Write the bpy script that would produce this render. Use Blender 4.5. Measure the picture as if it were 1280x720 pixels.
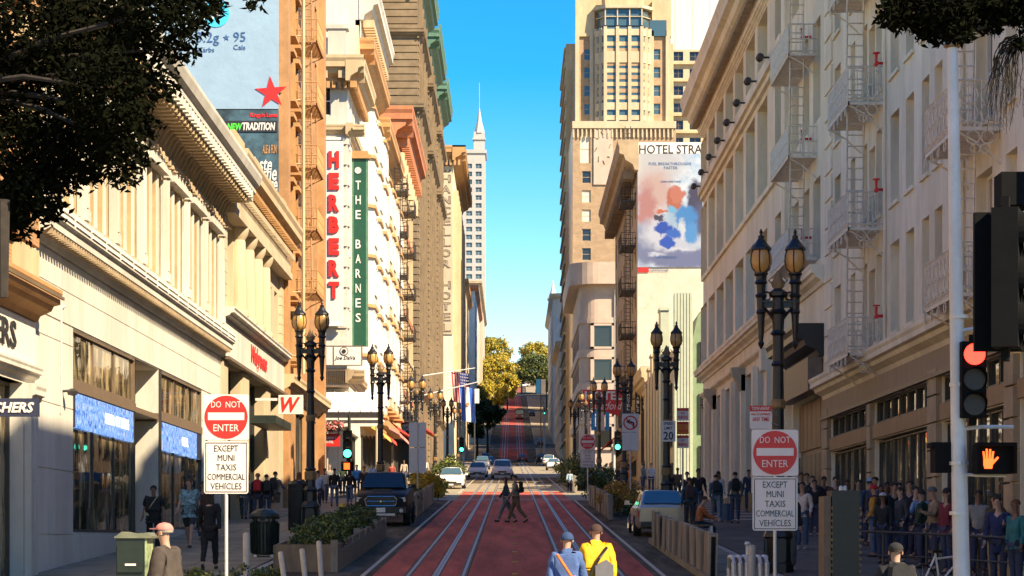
import bpy, bmesh, math, random
from mathutils import Vector, Matrix
random.seed(7)
R = math.radians
for o in list(bpy.data.objects): bpy.data.objects.remove(o)
S = bpy.context.scene
COL = S.collection
F = 2900.0                 # focal length in photo pixels
CZ = 2.8                   # camera height
# ---------------- camera ----------------
cam = bpy.data.cameras.new('camera'); co = bpy.data.objects.new('camera', cam); COL.objects.link(co)
co.location = (0, 0, CZ); co.rotation_euler = (R(90), 0, 0)
cam.lens = F/1280*36; cam.sensor_width = 36; cam.shift_y = 315/1280; cam.shift_x = 0
cam.clip_start = 0.5; cam.clip_end = 6000
S.camera = co
# ---------------- light ----------------
SUN_AZ, SUN_EL = 130, 40
az, el = R(SUN_AZ), R(SUN_EL)
dsun = Vector((math.sin(az)*math.cos(el), math.cos(az)*math.cos(el), math.sin(el)))
sl = bpy.data.lights.new('sun', 'SUN'); sl.energy = 4.0; sl.angle = R(0.5); sl.color = (1, .90, .74)
so = bpy.data.objects.new('sun', sl); COL.objects.link(so)
so.rotation_euler = dsun.to_track_quat('Z', 'Y').to_euler()
so.location = (60, -60, 90)
w = bpy.data.worlds.new('World'); S.world = w; w.use_nodes = True
wn = w.node_tree.nodes; wl = w.node_tree.links; wn.clear()
sky = wn.new('ShaderNodeTexSky'); sky.sky_type = 'NISHITA'; sky.sun_disc = False
sky.sun_elevation = el; sky.sun_rotation = az; sky.air_density = 1.0; sky.dust_density = 0.0; sky.ozone_density = 3.0; sky.altitude = 200
hs = wn.new('ShaderNodeHueSaturation'); hs.inputs['Saturation'].default_value = 1.65; hs.inputs['Value'].default_value = .76; hs.inputs['Hue'].default_value = .514
bg = wn.new('ShaderNodeBackground'); bg.inputs[1].default_value = 0.13
wo = wn.new('ShaderNodeOutputWorld')
wl.new(sky.outputs[0], hs.inputs['Color']); wl.new(hs.outputs[0], bg.inputs[0]); wl.new(bg.outputs[0], wo.inputs[0])
S.view_settings.view_transform = 'Standard'; S.view_settings.look = 'None'
S.view_settings.exposure = 1.52; S.view_settings.gamma = 1
S.view_settings.use_white_balance = True; S.view_settings.white_balance_temperature = 8000; S.view_settings.white_balance_tint = 10
S.render.engine = 'CYCLES'
S.cycles.max_bounces = 9; S.cycles.diffuse_bounces = 7; S.cycles.glossy_bounces = 3
# ---------------- materials ----------------
MATS = {}
def mat(name, col, rough=.8, var=.12, scale=3., bump=.0, bscale=20., metal=0., emit=0., streak=0., spec=.5, col2=None, dirt=0., ystreak=0.):
    if name in MATS: return MATS[name]
    m = bpy.data.materials.new(name); m.use_nodes = True; nt = m.node_tree; N = nt.nodes; L = nt.links
    b = N['Principled BSDF']; b.inputs['Roughness'].default_value = rough; b.inputs['Metallic'].default_value = metal
    b.inputs['Specular IOR Level'].default_value = spec
    b.inputs['Base Color'].default_value = (*col, 1)
    if emit:
        b.inputs['Emission Color'].default_value = (*col, 1); b.inputs['Emission Strength'].default_value = emit
    if var or bump or col2:
        geo = N.new('ShaderNodeNewGeometry')
        mp = N.new('ShaderNodeMapping'); L.new(geo.outputs['Position'], mp.inputs[0])
        if ystreak: mp.inputs['Scale'].default_value = (1.6, ystreak, 1)
        if streak: mp.inputs['Scale'].default_value = (1, 1, streak)
        n = N.new('ShaderNodeTexNoise'); n.inputs['Scale'].default_value = scale; n.inputs['Detail'].default_value = 6; n.inputs['Roughness'].default_value = .65
        L.new(mp.outputs[0], n.inputs['Vector'])
        cr = N.new('ShaderNodeValToRGB'); L.new(n.outputs[0], cr.inputs[0])
        c2 = col2 or tuple(c*(1+var) for c in col); c1 = tuple(c*(1-1.6*var) for c in col)
        cr.color_ramp.elements[0].position = .3; cr.color_ramp.elements[0].color = (*c1, 1)
        cr.color_ramp.elements[1].position = .7; cr.color_ramp.elements[1].color = (*[min(1, c) for c in c2], 1)
        out = cr.outputs[0]
        if dirt:
            n3 = N.new('ShaderNodeTexNoise'); n3.inputs['Scale'].default_value = .45; n3.inputs['Detail'].default_value = 9; n3.inputs['Roughness'].default_value = .75
            L.new(mp.outputs[0], n3.inputs['Vector'])
            r3 = N.new('ShaderNodeValToRGB'); L.new(n3.outputs[0], r3.inputs[0])
            r3.color_ramp.elements[0].position = .42; r3.color_ramp.elements[0].color = (1-dirt, 1-dirt*1.05, 1-dirt*1.15, 1)
            r3.color_ramp.elements[1].position = .6; r3.color_ramp.elements[1].color = (1, 1, 1, 1)
            mx = N.new('ShaderNodeMixRGB'); mx.blend_type = 'MULTIPLY'; mx.inputs[0].default_value = 1
            L.new(out, mx.inputs[1]); L.new(r3.outputs[0], mx.inputs[2]); out = mx.outputs[0]
        L.new(out, b.inputs['Base Color'])
        if bump:
            n2 = N.new('ShaderNodeTexNoise'); n2.inputs['Scale'].default_value = bscale; n2.inputs['Detail'].default_value = 4
            L.new(geo.outputs['Position'], n2.inputs['Vector'])
            bp = N.new('ShaderNodeBump'); bp.inputs['Strength'].default_value = bump; bp.inputs['Distance'].default_value = .02
            L.new(n2.outputs[0], bp.inputs['Height']); L.new(bp.outputs[0], b.inputs['Normal'])
    MATS[name] = m; return m
def glassmat(name, tint=(.02, .022, .02), rough=.03, wav=.04, refl=None):
    if name in MATS: return MATS[name]
    m = bpy.data.materials.new(name); m.use_nodes = True; nt = m.node_tree; N = nt.nodes; L = nt.links
    b = N['Principled BSDF']; b.inputs['Roughness'].default_value = rough; b.inputs['Base Color'].default_value = (*tint, 1)
    b.inputs['IOR'].default_value = 1.6
    geo = N.new('ShaderNodeNewGeometry')
    n = N.new('ShaderNodeTexNoise'); n.inputs['Scale'].default_value = .9; n.inputs['Detail'].default_value = 2; L.new(geo.outputs['Position'], n.inputs['Vector'])
    bp = N.new('ShaderNodeBump'); bp.inputs['Strength'].default_value = wav*2; bp.inputs['Distance'].default_value = .04
    L.new(n.outputs[0], bp.inputs['Height']); L.new(bp.outputs[0], b.inputs['Normal'])
    if refl:  # brownish street reflections painted as streaks into the glass colour
        mp = N.new('ShaderNodeMapping'); mp.inputs['Scale'].default_value = (.9, .9, .35); L.new(geo.outputs['Position'], mp.inputs[0])
        n2 = N.new('ShaderNodeTexNoise'); n2.inputs['Scale'].default_value = 2.2; n2.inputs['Detail'].default_value = 3; L.new(mp.outputs[0], n2.inputs['Vector'])
        cr = N.new('ShaderNodeValToRGB'); L.new(n2.outputs[0], cr.inputs[0])
        cr.color_ramp.elements[0].position = .45; cr.color_ramp.elements[0].color = (*tint, 1)
        cr.color_ramp.elements[1].position = .62; cr.color_ramp.elements[1].color = (*refl, 1)
        L.new(cr.outputs[0], b.inputs['Base Color'])
    MATS[name] = m; return m
def brickmat(name, c1, c2, mortar, w_=.22, h_=.075):
    m = bpy.data.materials.new(name); m.use_nodes = True; nt = m.node_tree; N = nt.nodes; L = nt.links
    b = N['Principled BSDF']; b.inputs['Roughness'].default_value = .9
    geo = N.new('ShaderNodeNewGeometry'); sp = N.new('ShaderNodeSeparateXYZ'); L.new(geo.outputs['Position'], sp.inputs[0])
    ad = N.new('ShaderNodeMath'); ad.operation = 'ADD'; L.new(sp.outputs[0], ad.inputs[0]); L.new(sp.outputs[1], ad.inputs[1])
    cb = N.new('ShaderNodeCombineXYZ'); L.new(ad.outputs[0], cb.inputs[0]); L.new(sp.outputs[2], cb.inputs[1])
    br = N.new('ShaderNodeTexBrick'); L.new(cb.outputs[0], br.inputs['Vector']); br.inputs['Scale'].default_value = 1
    br.inputs['Color1'].default_value = (*c1, 1); br.inputs['Color2'].default_value = (*c2, 1); br.inputs['Mortar'].default_value = (*mortar, 1)
    br.inputs['Brick Width'].default_value = w_; br.inputs['Row Height'].default_value = h_; br.inputs['Mortar Size'].default_value = h_*.12
    n = N.new('ShaderNodeTexNoise'); n.inputs['Scale'].default_value = .8; n.inputs['Detail'].default_value = 6; L.new(geo.outputs['Position'], n.inputs['Vector'])
    mx = N.new('ShaderNodeMixRGB'); mx.blend_type = 'MULTIPLY'; mx.inputs[0].default_value = .5; L.new(br.outputs[0], mx.inputs[1]); L.new(n.outputs[0], mx.inputs[2])
    L.new(mx.outputs[0], b.inputs['Base Color'])
    MATS[name] = m; return m
M = {}
M['white_st'] = mat('white_stucco', (.60, .57, .50), .75, .06, 1.2, .15, 30, dirt=.22, streak=.3)
M['white_pan'] = mat('white_stone_panel', (.62, .59, .52), .6, .05, 1.5, .08, 40, dirt=.16, streak=.3)
M['cream'] = mat('cream_stucco', (.52, .42, .28), .8, .06, 1.5, .2, 30, dirt=.14, streak=.3)
M['cream_b2'] = mat('pale_cream_stucco', (.87, .75, .54), .8, .07, 1.3, .15, 30, dirt=.18, streak=.3)
M['cream2'] = mat('warm_cream_stucco', (.56, .42, .25), .8, .07, 1.3, .15, 30, dirt=.18, streak=.3)
M['beige'] = mat('beige_stucco', (.86, .73, .52), .85, .07, 1.3, .25, 30, dirt=.20, streak=.3)
M['tan'] = mat('tan_stone', (.42, .31, .19), .8, .12, 1.5, .2, 20, dirt=.2)
M['orange'] = mat('orange_stucco', (.46, .24, .10), .8, .12, 1.2, .2, 20, dirt=.25)
M['ochre'] = mat('ochre_trim', (.50, .27, .11), .8, .1, 2, dirt=.15)
M['terra'] = mat('terracotta_cornice', (.56, .20, .09), .8, .12, 2, dirt=.2)
M['brown'] = mat('brown_sandstone', (.17, .12, .07), .85, .14, .8, .2, 10, dirt=.3)
M['brown2'] = mat('light_brown_sandstone', (.24, .17, .10), .85, .14, .8, dirt=.2)
M['copper'] = mat('green_copper', (.09, .20, .13), .6, .2, 2)
M['palegreen'] = mat('pale_green_tile', (.42, .46, .34), .5, .06, 2)
M['midgreen'] = mat('mid_green_tile', (.20, .27, .15), .5, .1, 2)
M['grey_st'] = mat('grey_beige_concrete', (.55, .48, .40), .85, .08, 1, dirt=.2)
M['whitewall'] = mat('white_concrete', (.62, .58, .52), .85, .04, .15, dirt=.06, streak=.1)
M['towergrey'] = mat('grey_tower_concrete', (.42, .41, .39), .85, .05, .5, dirt=.1)
M['sigblack'] = mat('matt_signal_black', (.008, .008, .008), .9, .1, 8, spec=.1)
M['pinkroof'] = mat('pink_roof', (.66, .40, .27), .9, .12, 4)
M['roofgrey'] = mat('tar_roof', (.12, .11, .10), .95, .2, 1)
M['mural_wall'] = mat('white_painted_brick', (.55, .50, .40), .9, .06, 2, .3, 20, dirt=.15)
M['white_tr'] = mat('white_paint_trim', (.74, .71, .64), .6, .04, 3)
M['frame_dk'] = mat('dark_metal_frame', (.035, .03, .026), .45, .2, 5)
M['frame_wd'] = mat('bronze_frame', (.16, .11, .07), .5, .15, 4)
M['black'] = mat('black_paint', (.012, .012, .012), .4, .2, 8)
M['blackgreen'] = mat('dark_green_paint', (.009, .018, .012), .45, .2, 8)
M['iron'] = mat('pale_painted_iron', (.70, .60, .46), .6, .15, 6)
M['galv'] = mat('galvanised_steel', (.55, .55, .53), .45, .08, 10, metal=.3)
M['glass'] = glassmat('dark_window_glass')
M['glass_refl'] = glassmat('shop_glass', (.04, .035, .022), .02, .05, (.42, .33, .18))
M['glass_blue'] = glassmat('blue_window_glass', (.05, .10, .12), .08, .05)
M['blindtan'] = mat('tan_shaded_blind', (.40, .30, .18), .8, .1, 2)  # shadow tan of the white store's window gaps put into the colour
M['blind'] = mat('cream_blind', (.62, .56, .44), .7, .1, 2)
M['blind2'] = mat('shaded_blind', (.30, .27, .21), .5, .15, 2)
M['asph'] = mat('asphalt', (.10, .082, .06), .9, .25, .9, .4, 30, dirt=.4, col2=(.16, .13, .09), spec=.1, ystreak=.2)
M['asph2'] = mat('dark_asphalt', (.05, .048, .045), .9, .2, .7, .4, 30)
M['red'] = mat('red_lane_paint', (.52, .075, .045), .7, .18, 1.1, .3, 40, dirt=.4, col2=(.66, .12, .075), spec=.08, ystreak=.12)
M['redtop'] = mat('worn_red_lane', (.42, .08, .06), .9, .2, .4, dirt=.3, spec=.08)
M['conc'] = mat('light_concrete', (.42, .38, .31), .85, .1, 1.2, .3, 30, dirt=.2)
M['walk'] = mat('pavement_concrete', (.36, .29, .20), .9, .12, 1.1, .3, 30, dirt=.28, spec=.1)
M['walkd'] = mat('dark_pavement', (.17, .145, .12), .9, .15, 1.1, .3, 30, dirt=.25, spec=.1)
M['steel'] = mat('rail_steel', (.30, .28, .26), .5, .1, 5, metal=.3)
M['yellow'] = mat('yellow_paint', (.75, .42, .03), .6, .15, 6)
M['whitep'] = mat('white_road_paint', (.45, .40, .33), .8, .12, 5)
M['redp'] = mat('red_sign_paint', (.58, .02, .015), .45, .05, 4)
M['sred'] = mat('red_letter_paint', (.72, .02, .015), .5, .05, 4)
M['signw'] = mat('white_sign_face', (.66, .62, .56), .5, .03, 4)
M['signk'] = mat('black_lettering', (.02, .02, .02), .5, 0)
M['terrain'] = mat('dry_earth', (.20, .17, .12), .95, .2, .05)
M['wood'] = mat('weathered_wood', (.22, .15, .09), .85, .25, 4, streak=.3)
M['hedge'] = mat('hedge_leaf', (.045, .07, .018), .6, .4, 6)
M['leafdk'] = mat('glossy_dark_leaf', (.02, .03, .01), .6, .4, 5, spec=.2)
M['leafgold'] = mat('golden_leaf', (.50, .34, .03), .7, .3, .5, col2=(.62, .46, .05))
M['leafgreen'] = mat('green_leaf', (.20, .22, .04), .7, .4, .5)
M['grassor'] = mat('orange_grass', (.40, .20, .06), .8, .3, 5)
M['grassye'] = mat('yellow_flowers', (.55, .38, .04), .8, .3, 5)
M['bark'] = mat('tree_bark', (.03, .022, .015), .9, .3, 8)
M['navy'] = mat('navy_sign', (.015, .02, .05), .5, .1, 4)
M['green_sign'] = mat('green_sign_paint', (.005, .065, .035), .45, .08, 4)
M['brick_or'] = brickmat('orange_brick', (.50, .24, .10), (.42, .19, .08), (.5, .36, .2))
M['brick_tan'] = brickmat('tan_brick', (.50, .33, .19), (.42, .27, .15), (.45, .33, .22), .6, .3)
M['skin'] = mat('skin', (.42, .24, .16), .6, .05, 8)
M['skin_dk'] = mat('brown_skin', (.20, .10, .06), .6, .05, 8)
def colmat(n, c, rough=.85): return mat(n, c, rough, .12, 8)
# ---------------- object helpers ----------------
def tag(o, label=None, cat=None, group=None, kind=None):
    if label: o['label'] = label
    if cat: o['category'] = cat
    if group: o['group'] = group
    if kind: o['kind'] = kind
    return o
def wloc(p):
    v = Vector((0, 0, 0))
    while p is not None: v += p.location; p = p.parent
    return v
def empty(name, loc, label=None, cat=None, group=None, rz=0):
    o = bpy.data.objects.new(name, None); COL.objects.link(o); o.location = loc; o.rotation_euler = (0, 0, rz); o.empty_display_size = .2
    return tag(o, label, cat, group)
def link(name, me, parent=None, loc=(0, 0, 0), rot=None, m=None):
    o = bpy.data.objects.new(name, me); COL.objects.link(o); o.location = loc
    if rot: o.rotation_euler = rot
    if parent: o.parent = parent
    if m:
        if not me.materials: me.materials.append(m)
        elif me.materials[0] != m:
            o.material_slots[0].link = 'OBJECT'; o.material_slots[0].material = m
    return o
class MB:
    def __init__(s): s.v = []; s.f = []; s.mi = []; s.cur = 0
    def add(s, vs, fs):
        k = len(s.v); s.v += [tuple(v) for v in vs]
        for f in fs: s.f.append(tuple(i+k for i in f)); s.mi.append(s.cur)
        return s
    def box(s, x0, x1, y0, y1, z0, z1):
        if x0 > x1: x0, x1 = x1, x0
        if y0 > y1: y0, y1 = y1, y0
        if z0 > z1: z0, z1 = z1, z0
        return s.add([(x0,y0,z0),(x1,y0,z0),(x1,y1,z0),(x0,y1,z0),(x0,y0,z1),(x1,y0,z1),(x1,y1,z1),(x0,y1,z1)],
              [(0,3,2,1),(4,5,6,7),(0,1,5,4),(1,2,6,5),(2,3,7,6),(3,0,4,7)])
    def tube(s, pts, rs, n=8, cap=True):
        pts = [Vector(p) for p in pts]
        if not isinstance(rs, (list, tuple)): rs = [rs]*len(pts)
        vs = []; fs = []
        for i, p in enumerate(pts):
            d = (pts[min(i+1, len(pts)-1)]-pts[max(i-1, 0)])
            if d.length < 1e-9: d = Vector((0, 0, 1))
            d.normalize(); a = Vector((0, 0, 1)) if abs(d.z) < .9 else Vector((1, 0, 0))
            u = d.cross(a).normalized(); v = d.cross(u)
            for k in range(n):
                t = 2*math.pi*k/n; vs.append(p+(u*math.cos(t)+v*math.sin(t))*rs[i])
        for i in range(len(pts)-1):
            for k in range(n):
                a = i*n+k; b = i*n+(k+1) % n; fs.append((a, b, b+n, a+n))
        if cap: fs.append(tuple(range(n-1, -1, -1))); fs.append(tuple(range((len(pts)-1)*n, len(pts)*n)))
        return s.add(vs, fs)
    def lathe(s, prof, x=0, y=0, z=0, n=12, sx=1, sy=1):
        vs = []; fs = []
        for (r, h) in prof:
            for k in range(n):
                t = 2*math.pi*(k+.5)/n; vs.append((x+r*math.cos(t)*sx, y+r*math.sin(t)*sy, z+h))
        for i in range(len(prof)-1):
            for k in range(n):
                a = i*n+k; b = i*n+(k+1) % n; fs.append((a, b, b+n, a+n))
        fs.append(tuple(range(n-1, -1, -1))); fs.append(tuple(range((len(prof)-1)*n, len(prof)*n)))
        return s.add(vs, fs)
    def prism(s, poly, fn):     # poly 2D -> fn(p, t) for t 0/1
        n = len(poly); vs = [fn(p, 0) for p in poly]+[fn(p, 1) for p in poly]
        fs = [(i, (i+1) % n, (i+1) % n+n, i+n) for i in range(n)]+[tuple(range(n-1, -1, -1)), tuple(range(n, 2*n))]
        return s.add(vs, fs)
    def mesh(s, name='m', off=(0, 0, 0), mats=(), smooth=False):
        me = bpy.data.meshes.new(name)
        me.from_pydata([(a-off[0], b-off[1], c-off[2]) for a, b, c in s.v], [], s.f)
        for m in mats: me.materials.append(m)
        if len(mats) > 1: me.polygons.foreach_set('material_index', s.mi)
        bm = bmesh.new(); bm.from_mesh(me); bmesh.ops.recalc_face_normals(bm, faces=bm.faces[:]); bm.to_mesh(me); bm.free()
        if smooth:
            me.polygons.foreach_set('use_smooth', [True]*len(me.polygons))
            try: me.set_sharp_from_angle(angle=R(40))
            except Exception: pass
        me.update(); return me
    def build(s, name, m, parent=None, kind=None, smooth=False):
        ms = m if isinstance(m, (list, tuple)) else [m]
        off = wloc(parent) if parent else Vector((0, 0, 0))
        o = link(name, s.mesh(name, off, ms, smooth), parent)
        if kind: o['kind'] = kind
        return o
class FR:
    """facade frame: (u, out, z) -> world"""
    def __init__(s, side, pl): s.side = side; s.pl = pl; s.rz = {'L': R(90), 'R': R(-90), 'F': 0}[side]
    def p(s, u, o, z):
        if s.side == 'L': return (s.pl+o, u, z)
        if s.side == 'R': return (s.pl-o, u, z)
        return (u, s.pl-o, z)
    def box(s, mb, u0, u1, o0, o1, z0, z1):
        a = s.p(u0, o0, z0); b = s.p(u1, o1, z1); mb.box(a[0], b[0], a[1], b[1], a[2], b[2]); return mb
    def prof(s, mb, u0, u1, poly):   # poly list of (out, z)
        return mb.prism(poly, lambda q, t: s.p(u1 if t else u0, q[0], q[1]))
    def wall(s, mb, u0, u1, z0, z1, holes, d=.25, o=0):
        us = sorted({u0, u1, *[x for h in holes for x in h[:2] if u0 < x < u1]}); zs = sorted({z0, z1, *[x for h in holes for x in h[2:4] if z0 < x < z1]})
        for i in range(len(us)-1):
            um = (us[i]+us[i+1])/2
            hh = [h for h in holes if h[0] < um < h[1]]
            run = None
            for j in range(len(zs)-1):
                zm = (zs[j]+zs[j+1])/2; solid = not any(h[2] < zm < h[3] for h in hh)
                if solid and run is None: run = zs[j]
                if (not solid) and run is not None:
                    mb.add([s.p(us[i], o, run), s.p(us[i+1], o, run), s.p(us[i+1], o, zs[j]), s.p(us[i], o, zs[j])], [(0, 1, 2, 3)]); run = None
            if run is not None:
                mb.add([s.p(us[i], o, run), s.p(us[i+1], o, run), s.p(us[i+1], o, z1), s.p(us[i], o, z1)], [(0, 1, 2, 3)])
        for a, b, c, e in [h[:4] for h in holes]:
            q = [(a, c), (b, c), (b, e), (a, e)]
            for k in range(4):
                (ua, za), (ub, zb) = q[k], q[(k+1) % 4]
                mb.add([s.p(ua, o, za), s.p(ub, o, zb), s.p(ub, o-d, zb), s.p(ua, o-d, za)], [(0, 1, 2, 3)])
    def place(s, name, me, u0, u1, o, z, parent, m=None):
        """mesh local: x = along, -y = out; origin at low-u (L,F) or high-u (R)"""
        u = u1 if s.side == 'R' else u0
        pos = Vector(s.p(u, o, z))-wloc(parent)
        return link(name, me, parent, pos, (0, 0, s.rz), m)
WC = {}
def window(fr, parent, u0, u1, z0, z1, d=.25, style='sash', fm=None, pm=None, name='window', shade=0):
    w_ = round(abs(u1-u0), 2); h_ = round(z1-z0, 2); k = (w_, h_, style)
    fm = fm or M['white_tr']; pm = pm or M['glass']
    if k not in WC:
        a = MB(); t = .07 if style != 'thin' else .04; dd = .07
        a.box(0, t, -dd, .03, 0, h_); a.box(w_-t, w_, -dd, .03, 0, h_); a.box(t, w_-t, -dd, .03, 0, t); a.box(t, w_-t, -dd, .03, h_-t, h_)
        if style == 'sash': a.box(t, w_-t, -dd+.02, .02, h_*.5-.03, h_*.5+.03)
        elif style == 'tri':
            for q in (1/3., 2/3.): a.box(w_*q-.04, w_*q+.04, -dd, .02, t, h_-t)
            a.box(t, w_-t, -dd+.02, .02, h_*.52-.03, h_*.52+.03)
        elif style == 'pair':
            a.box(w_*.5-.05, w_*.5+.05, -dd, .02, t, h_-t); a.box(t, w_-t, -dd+.02, .02, h_*.5-.03, h_*.5+.03)
        elif style == 'shop':
            n = max(1, round(w_/1.6))
            for i in range(1, n): a.box(w_*i/n-.03, w_*i/n+.03, -dd, .02, t, h_-t)
        elif style == 'shop2':
            n = max(1, round(w_/3.0))
            for i in range(1, n): a.box(w_*i/n-.02, w_*i/n+.02, -.03, .02, t, h_-t)
        elif style == 'grid':
            for i in (1, 2): a.box(w_*i/3-.02, w_*i/3+.02, -dd+.02, .02, t, h_-t)
            for i in (1, 2, 3): a.box(t, w_-t, -dd+.02, .02, h_*i/4-.02, h_*i/4+.02)
        b = MB(); b.add([(t*.5, 0, t*.5), (w_-t*.5, 0, t*.5), (w_-t*.5, 0, h_-t*.5), (t*.5, 0, h_-t*.5)], [(0, 1, 2, 3)])
        WC[k] = (a.mesh('window_frame'), b.mesh('window_pane'))
    fme, pme = WC[k]
    if not fme.materials: fme.materials.append(M['white_tr']); pme.materials.append(M['glass'])
    o = fr.place(name, fme, u0, u1, -d, z0, parent, fm)
    link('pane', pme, o, (0, .01, 0), None, pm)
    if shade and random.random() < shade:
        hh = random.choice((.25, .4, .5, .65, .85)); k2 = ('sh', w_, h_, hh)
        if k2 not in WC:
            b = MB(); b.add([(.06, -.012, h_-.06), (w_-.06, -.012, h_-.06), (w_-.06, -.012, h_*(1-hh)), (.06, -.012, h_*(1-hh))], [(0, 1, 2, 3)]); WC[k2] = b.mesh('shade', mats=[M['blind']])
        link('shade', WC[k2], o, (0, 0, 0), None, random.choice((M['blind'], M['blind2'], M['blindtan'])))
    return o
def sillmesh(fr, mb, u0, u1, z, o=.1, h=.1): fr.box(mb, u0-.08, u1+.08, -.02, o, z-h, z-.003)
TC = {}
def textmesh(t, bold=0., shear=0.):
    k = (t, bold, shear)
    if k in TC: return TC[k]
    cu = bpy.data.curves.new('txt', 'FONT'); cu.body = t; cu.size = 1; cu.extrude = .5; cu.offset = bold; cu.shear = shear; cu.resolution_u = 2
    if 'TS' not in globals(): globals()['TS'] = bpy.data.scenes.new('txt_tmp')
    ob = bpy.data.objects.new('txt', cu); TS.collection.objects.link(ob)
    TS.view_layers[0].update(); dg = TS.view_layers[0].depsgraph; me = bpy.data.meshes.new_from_object(ob.evaluated_get(dg))
    bpy.data.objects.remove(ob)
    xs = [v.co.x for v in me.vertices] or [0]; ys = [v.co.y for v in me.vertices] or [0]
    x0, x1, y0, y1 = min(xs), max(xs), min(ys), max(ys)
    for v in me.vertices: v.co = ((v.co.x-x0)/(x1-x0), -v.co.z, (v.co.y-y0)/(y1-y0))
    me.materials.clear(); TC[k] = me; me['ar'] = (x1-x0)/(y1-y0); return me
def text(t, fr, parent, u0, u1, z0, z1, o, m, bold=.0, shear=0., name='lettering', th=.02):
    """fills the rectangle u0..u1, z0..z1 on facade frame at offset o"""
    me = textmesh(t, bold, shear)
    pos = Vector(fr.p(u1 if fr.side == 'R' else u0, o, z0))-wloc(parent)
    me2 = me
    ob = link(name, me2, parent, pos, (0, 0, fr.rz), m); ob.scale = (abs(u1-u0), th, z1-z0)
    return ob
def gz(y):
    P = [(-400, -16), (0, 0), (455, 18.2), (480, 19.3), (510, 21.3), (560, 25.9), (725, 41.5), (1000, 71.8), (1090, 80.5), (1150, 83), (3000, 84)]
    for (a, za), (b, zb) in zip(P, P[1:]):
        if y <= b: return za+(zb-za)*(y-a)/(b-a)
    return 84
XS = [(121.5, 141), (225, 246), (330, 351), (471, 485), (540, 560), (645, 665), (750, 770), (855, 875)]   # cross streets
# ================= GROUND =================
def strip(name, x0, x1, Y0, Y1, dz, m, step=15, kind='structure', parent=None, th=0):
    mb = MB(); ys = [Y0]
    brk = sorted([b for b in (455, 480, 510, 560, 725, 1000, 1090, 1150) if Y0 < b < Y1])
    ys += brk+[Y1]
    vs = []
    for y in ys: vs += [(x0, y, gz(y)+dz), (x1, y, gz(y)+dz)]
    mb.add(vs, [(2*i, 2*i+1, 2*i+3, 2*i+2) for i in range(len(ys)-1)])
    o = mb.build(name, m, parent)
    if kind: o['kind'] = kind
    return o
strip('ground', -2500, 2500, -390, 2990, -.03, M['terrain'])
strip('road', -5.6, 5.6, -60, 1150, 0, M['asph'])
for (a, b) in XS:
    for sx in (-1, 1):
        strip('cross_street', 5.6 if sx > 0 else -150, 150 if sx > 0 else -5.6, a, b, 0, M['asph'])
blocks = [(-60, XS[0][0])]+[(XS[i][1], XS[i+1][0]) for i in range(len(XS)-1)]+[(XS[-1][1], 1140)]
for bi, (a, b) in enumerate(blocks):
    for sx in (-1, 1):
        xa, xb = (5.62, 10.6)
        mb = MB()
        pts = [a]+[q for q in (455, 480, 510, 560, 725, 1000, 1090) if a < q < b]+[b]
        for y0, y1 in zip(pts, pts[1:]):
            z0, z1 = gz(y0), gz(y1)
            mb.add([(sx*xa, y0, z0-.2), (sx*xb, y0, z0-.2), (sx*xb, y0, z0+.13), (sx*xa, y0, z0+.13), (sx*xa, y1, z1-.2), (sx*xb, y1, z1-.2), (sx*xb, y1, z1+.13), (sx*xa, y1, z1+.13)],
                   [(0, 1, 2, 3), (3, 2, 6, 7), (0, 3, 7, 4), (4, 7, 6, 5), (1, 5, 6, 2)])
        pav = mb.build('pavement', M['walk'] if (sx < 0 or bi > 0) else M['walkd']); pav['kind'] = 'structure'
        # kerb stone
        kb = MB()
        for y0, y1 in zip(pts, pts[1:]):
            z0, z1 = gz(y0), gz(y1)
            kb.add([(sx*5.44, y0, z0-.1), (sx*5.615, y0, z0-.1), (sx*5.615, y0, z0+.15), (sx*5.46, y0, z0+.15), (sx*5.44, y1, z1-.1), (sx*5.615, y1, z1-.1), (sx*5.615, y1, z1+.15), (sx*5.46, y1, z1+.15)],
                   [(0, 1, 2, 3), (3, 2, 6, 7), (0, 3, 7, 4), (4, 7, 6, 5)])
        k = kb.build('kerb', M['conc']); k['kind'] = 'structure'
        if bi == 0:   # paving slabs one by one where they show
            me = MB(); me.box(0, 1.5, 0, 1.94, 0, .03); me = me.mesh('slab')
            for i in range(36):
                y = 42+i*2
                for c in range(3):
                    x = (5.66+c*1.53) if sx > 0 else (-5.66-1.5-c*1.53)
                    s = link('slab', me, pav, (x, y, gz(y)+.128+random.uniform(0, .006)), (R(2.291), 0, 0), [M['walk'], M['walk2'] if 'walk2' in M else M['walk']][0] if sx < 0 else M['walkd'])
# red transit lanes
lane = bpy.data.objects.new('red_lane', None); COL.objects.link(lane); lane['kind'] = 'structure'
sm = {}
def laneslab(x0, x1, Y0, Y1, m, dz=.006):
    k = (round(x1-x0, 3), round(Y1-Y0, 3))
    if k not in sm:
        b = MB(); L_ = Y1-Y0-.03; b.add([(0, 0, 0), (k[0], 0, 0), (k[0], L_, L_*.04), (0, L_, L_*.04)], [(0, 1, 2, 3)]); sm[k] = b.mesh('lane_slab')
    link('lane_slab', sm[k], lane, (x0, Y0, gz(Y0)+dz), None, m)
TR = (-1.66, 1.80); G = .60
xs = [-3.05, TR[0]-G-.09, TR[0]-.085, TR[0]+.085, TR[0]+G+.09, TR[1]-G-.09, TR[1]-.085, TR[1]+.085, TR[1]+G+.09, 3.1]
redst = [(xs[0], xs[1]), (xs[1]+.16, xs[2]), (xs[3], xs[4]-.16), (xs[4], xs[5]), (xs[5]+.16, xs[6]), (xs[7], xs[8]-.16), (xs[8], xs[9])]
y = 33.
while y < 140:
    for (a, b) in redst: laneslab(a+.012, b-.012, y, y+5.35, M['red'])
    y += 5.35
strip('upper_red_lane', -2.9, 3.3, 470, 1100, .008, M['redtop'])
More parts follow.
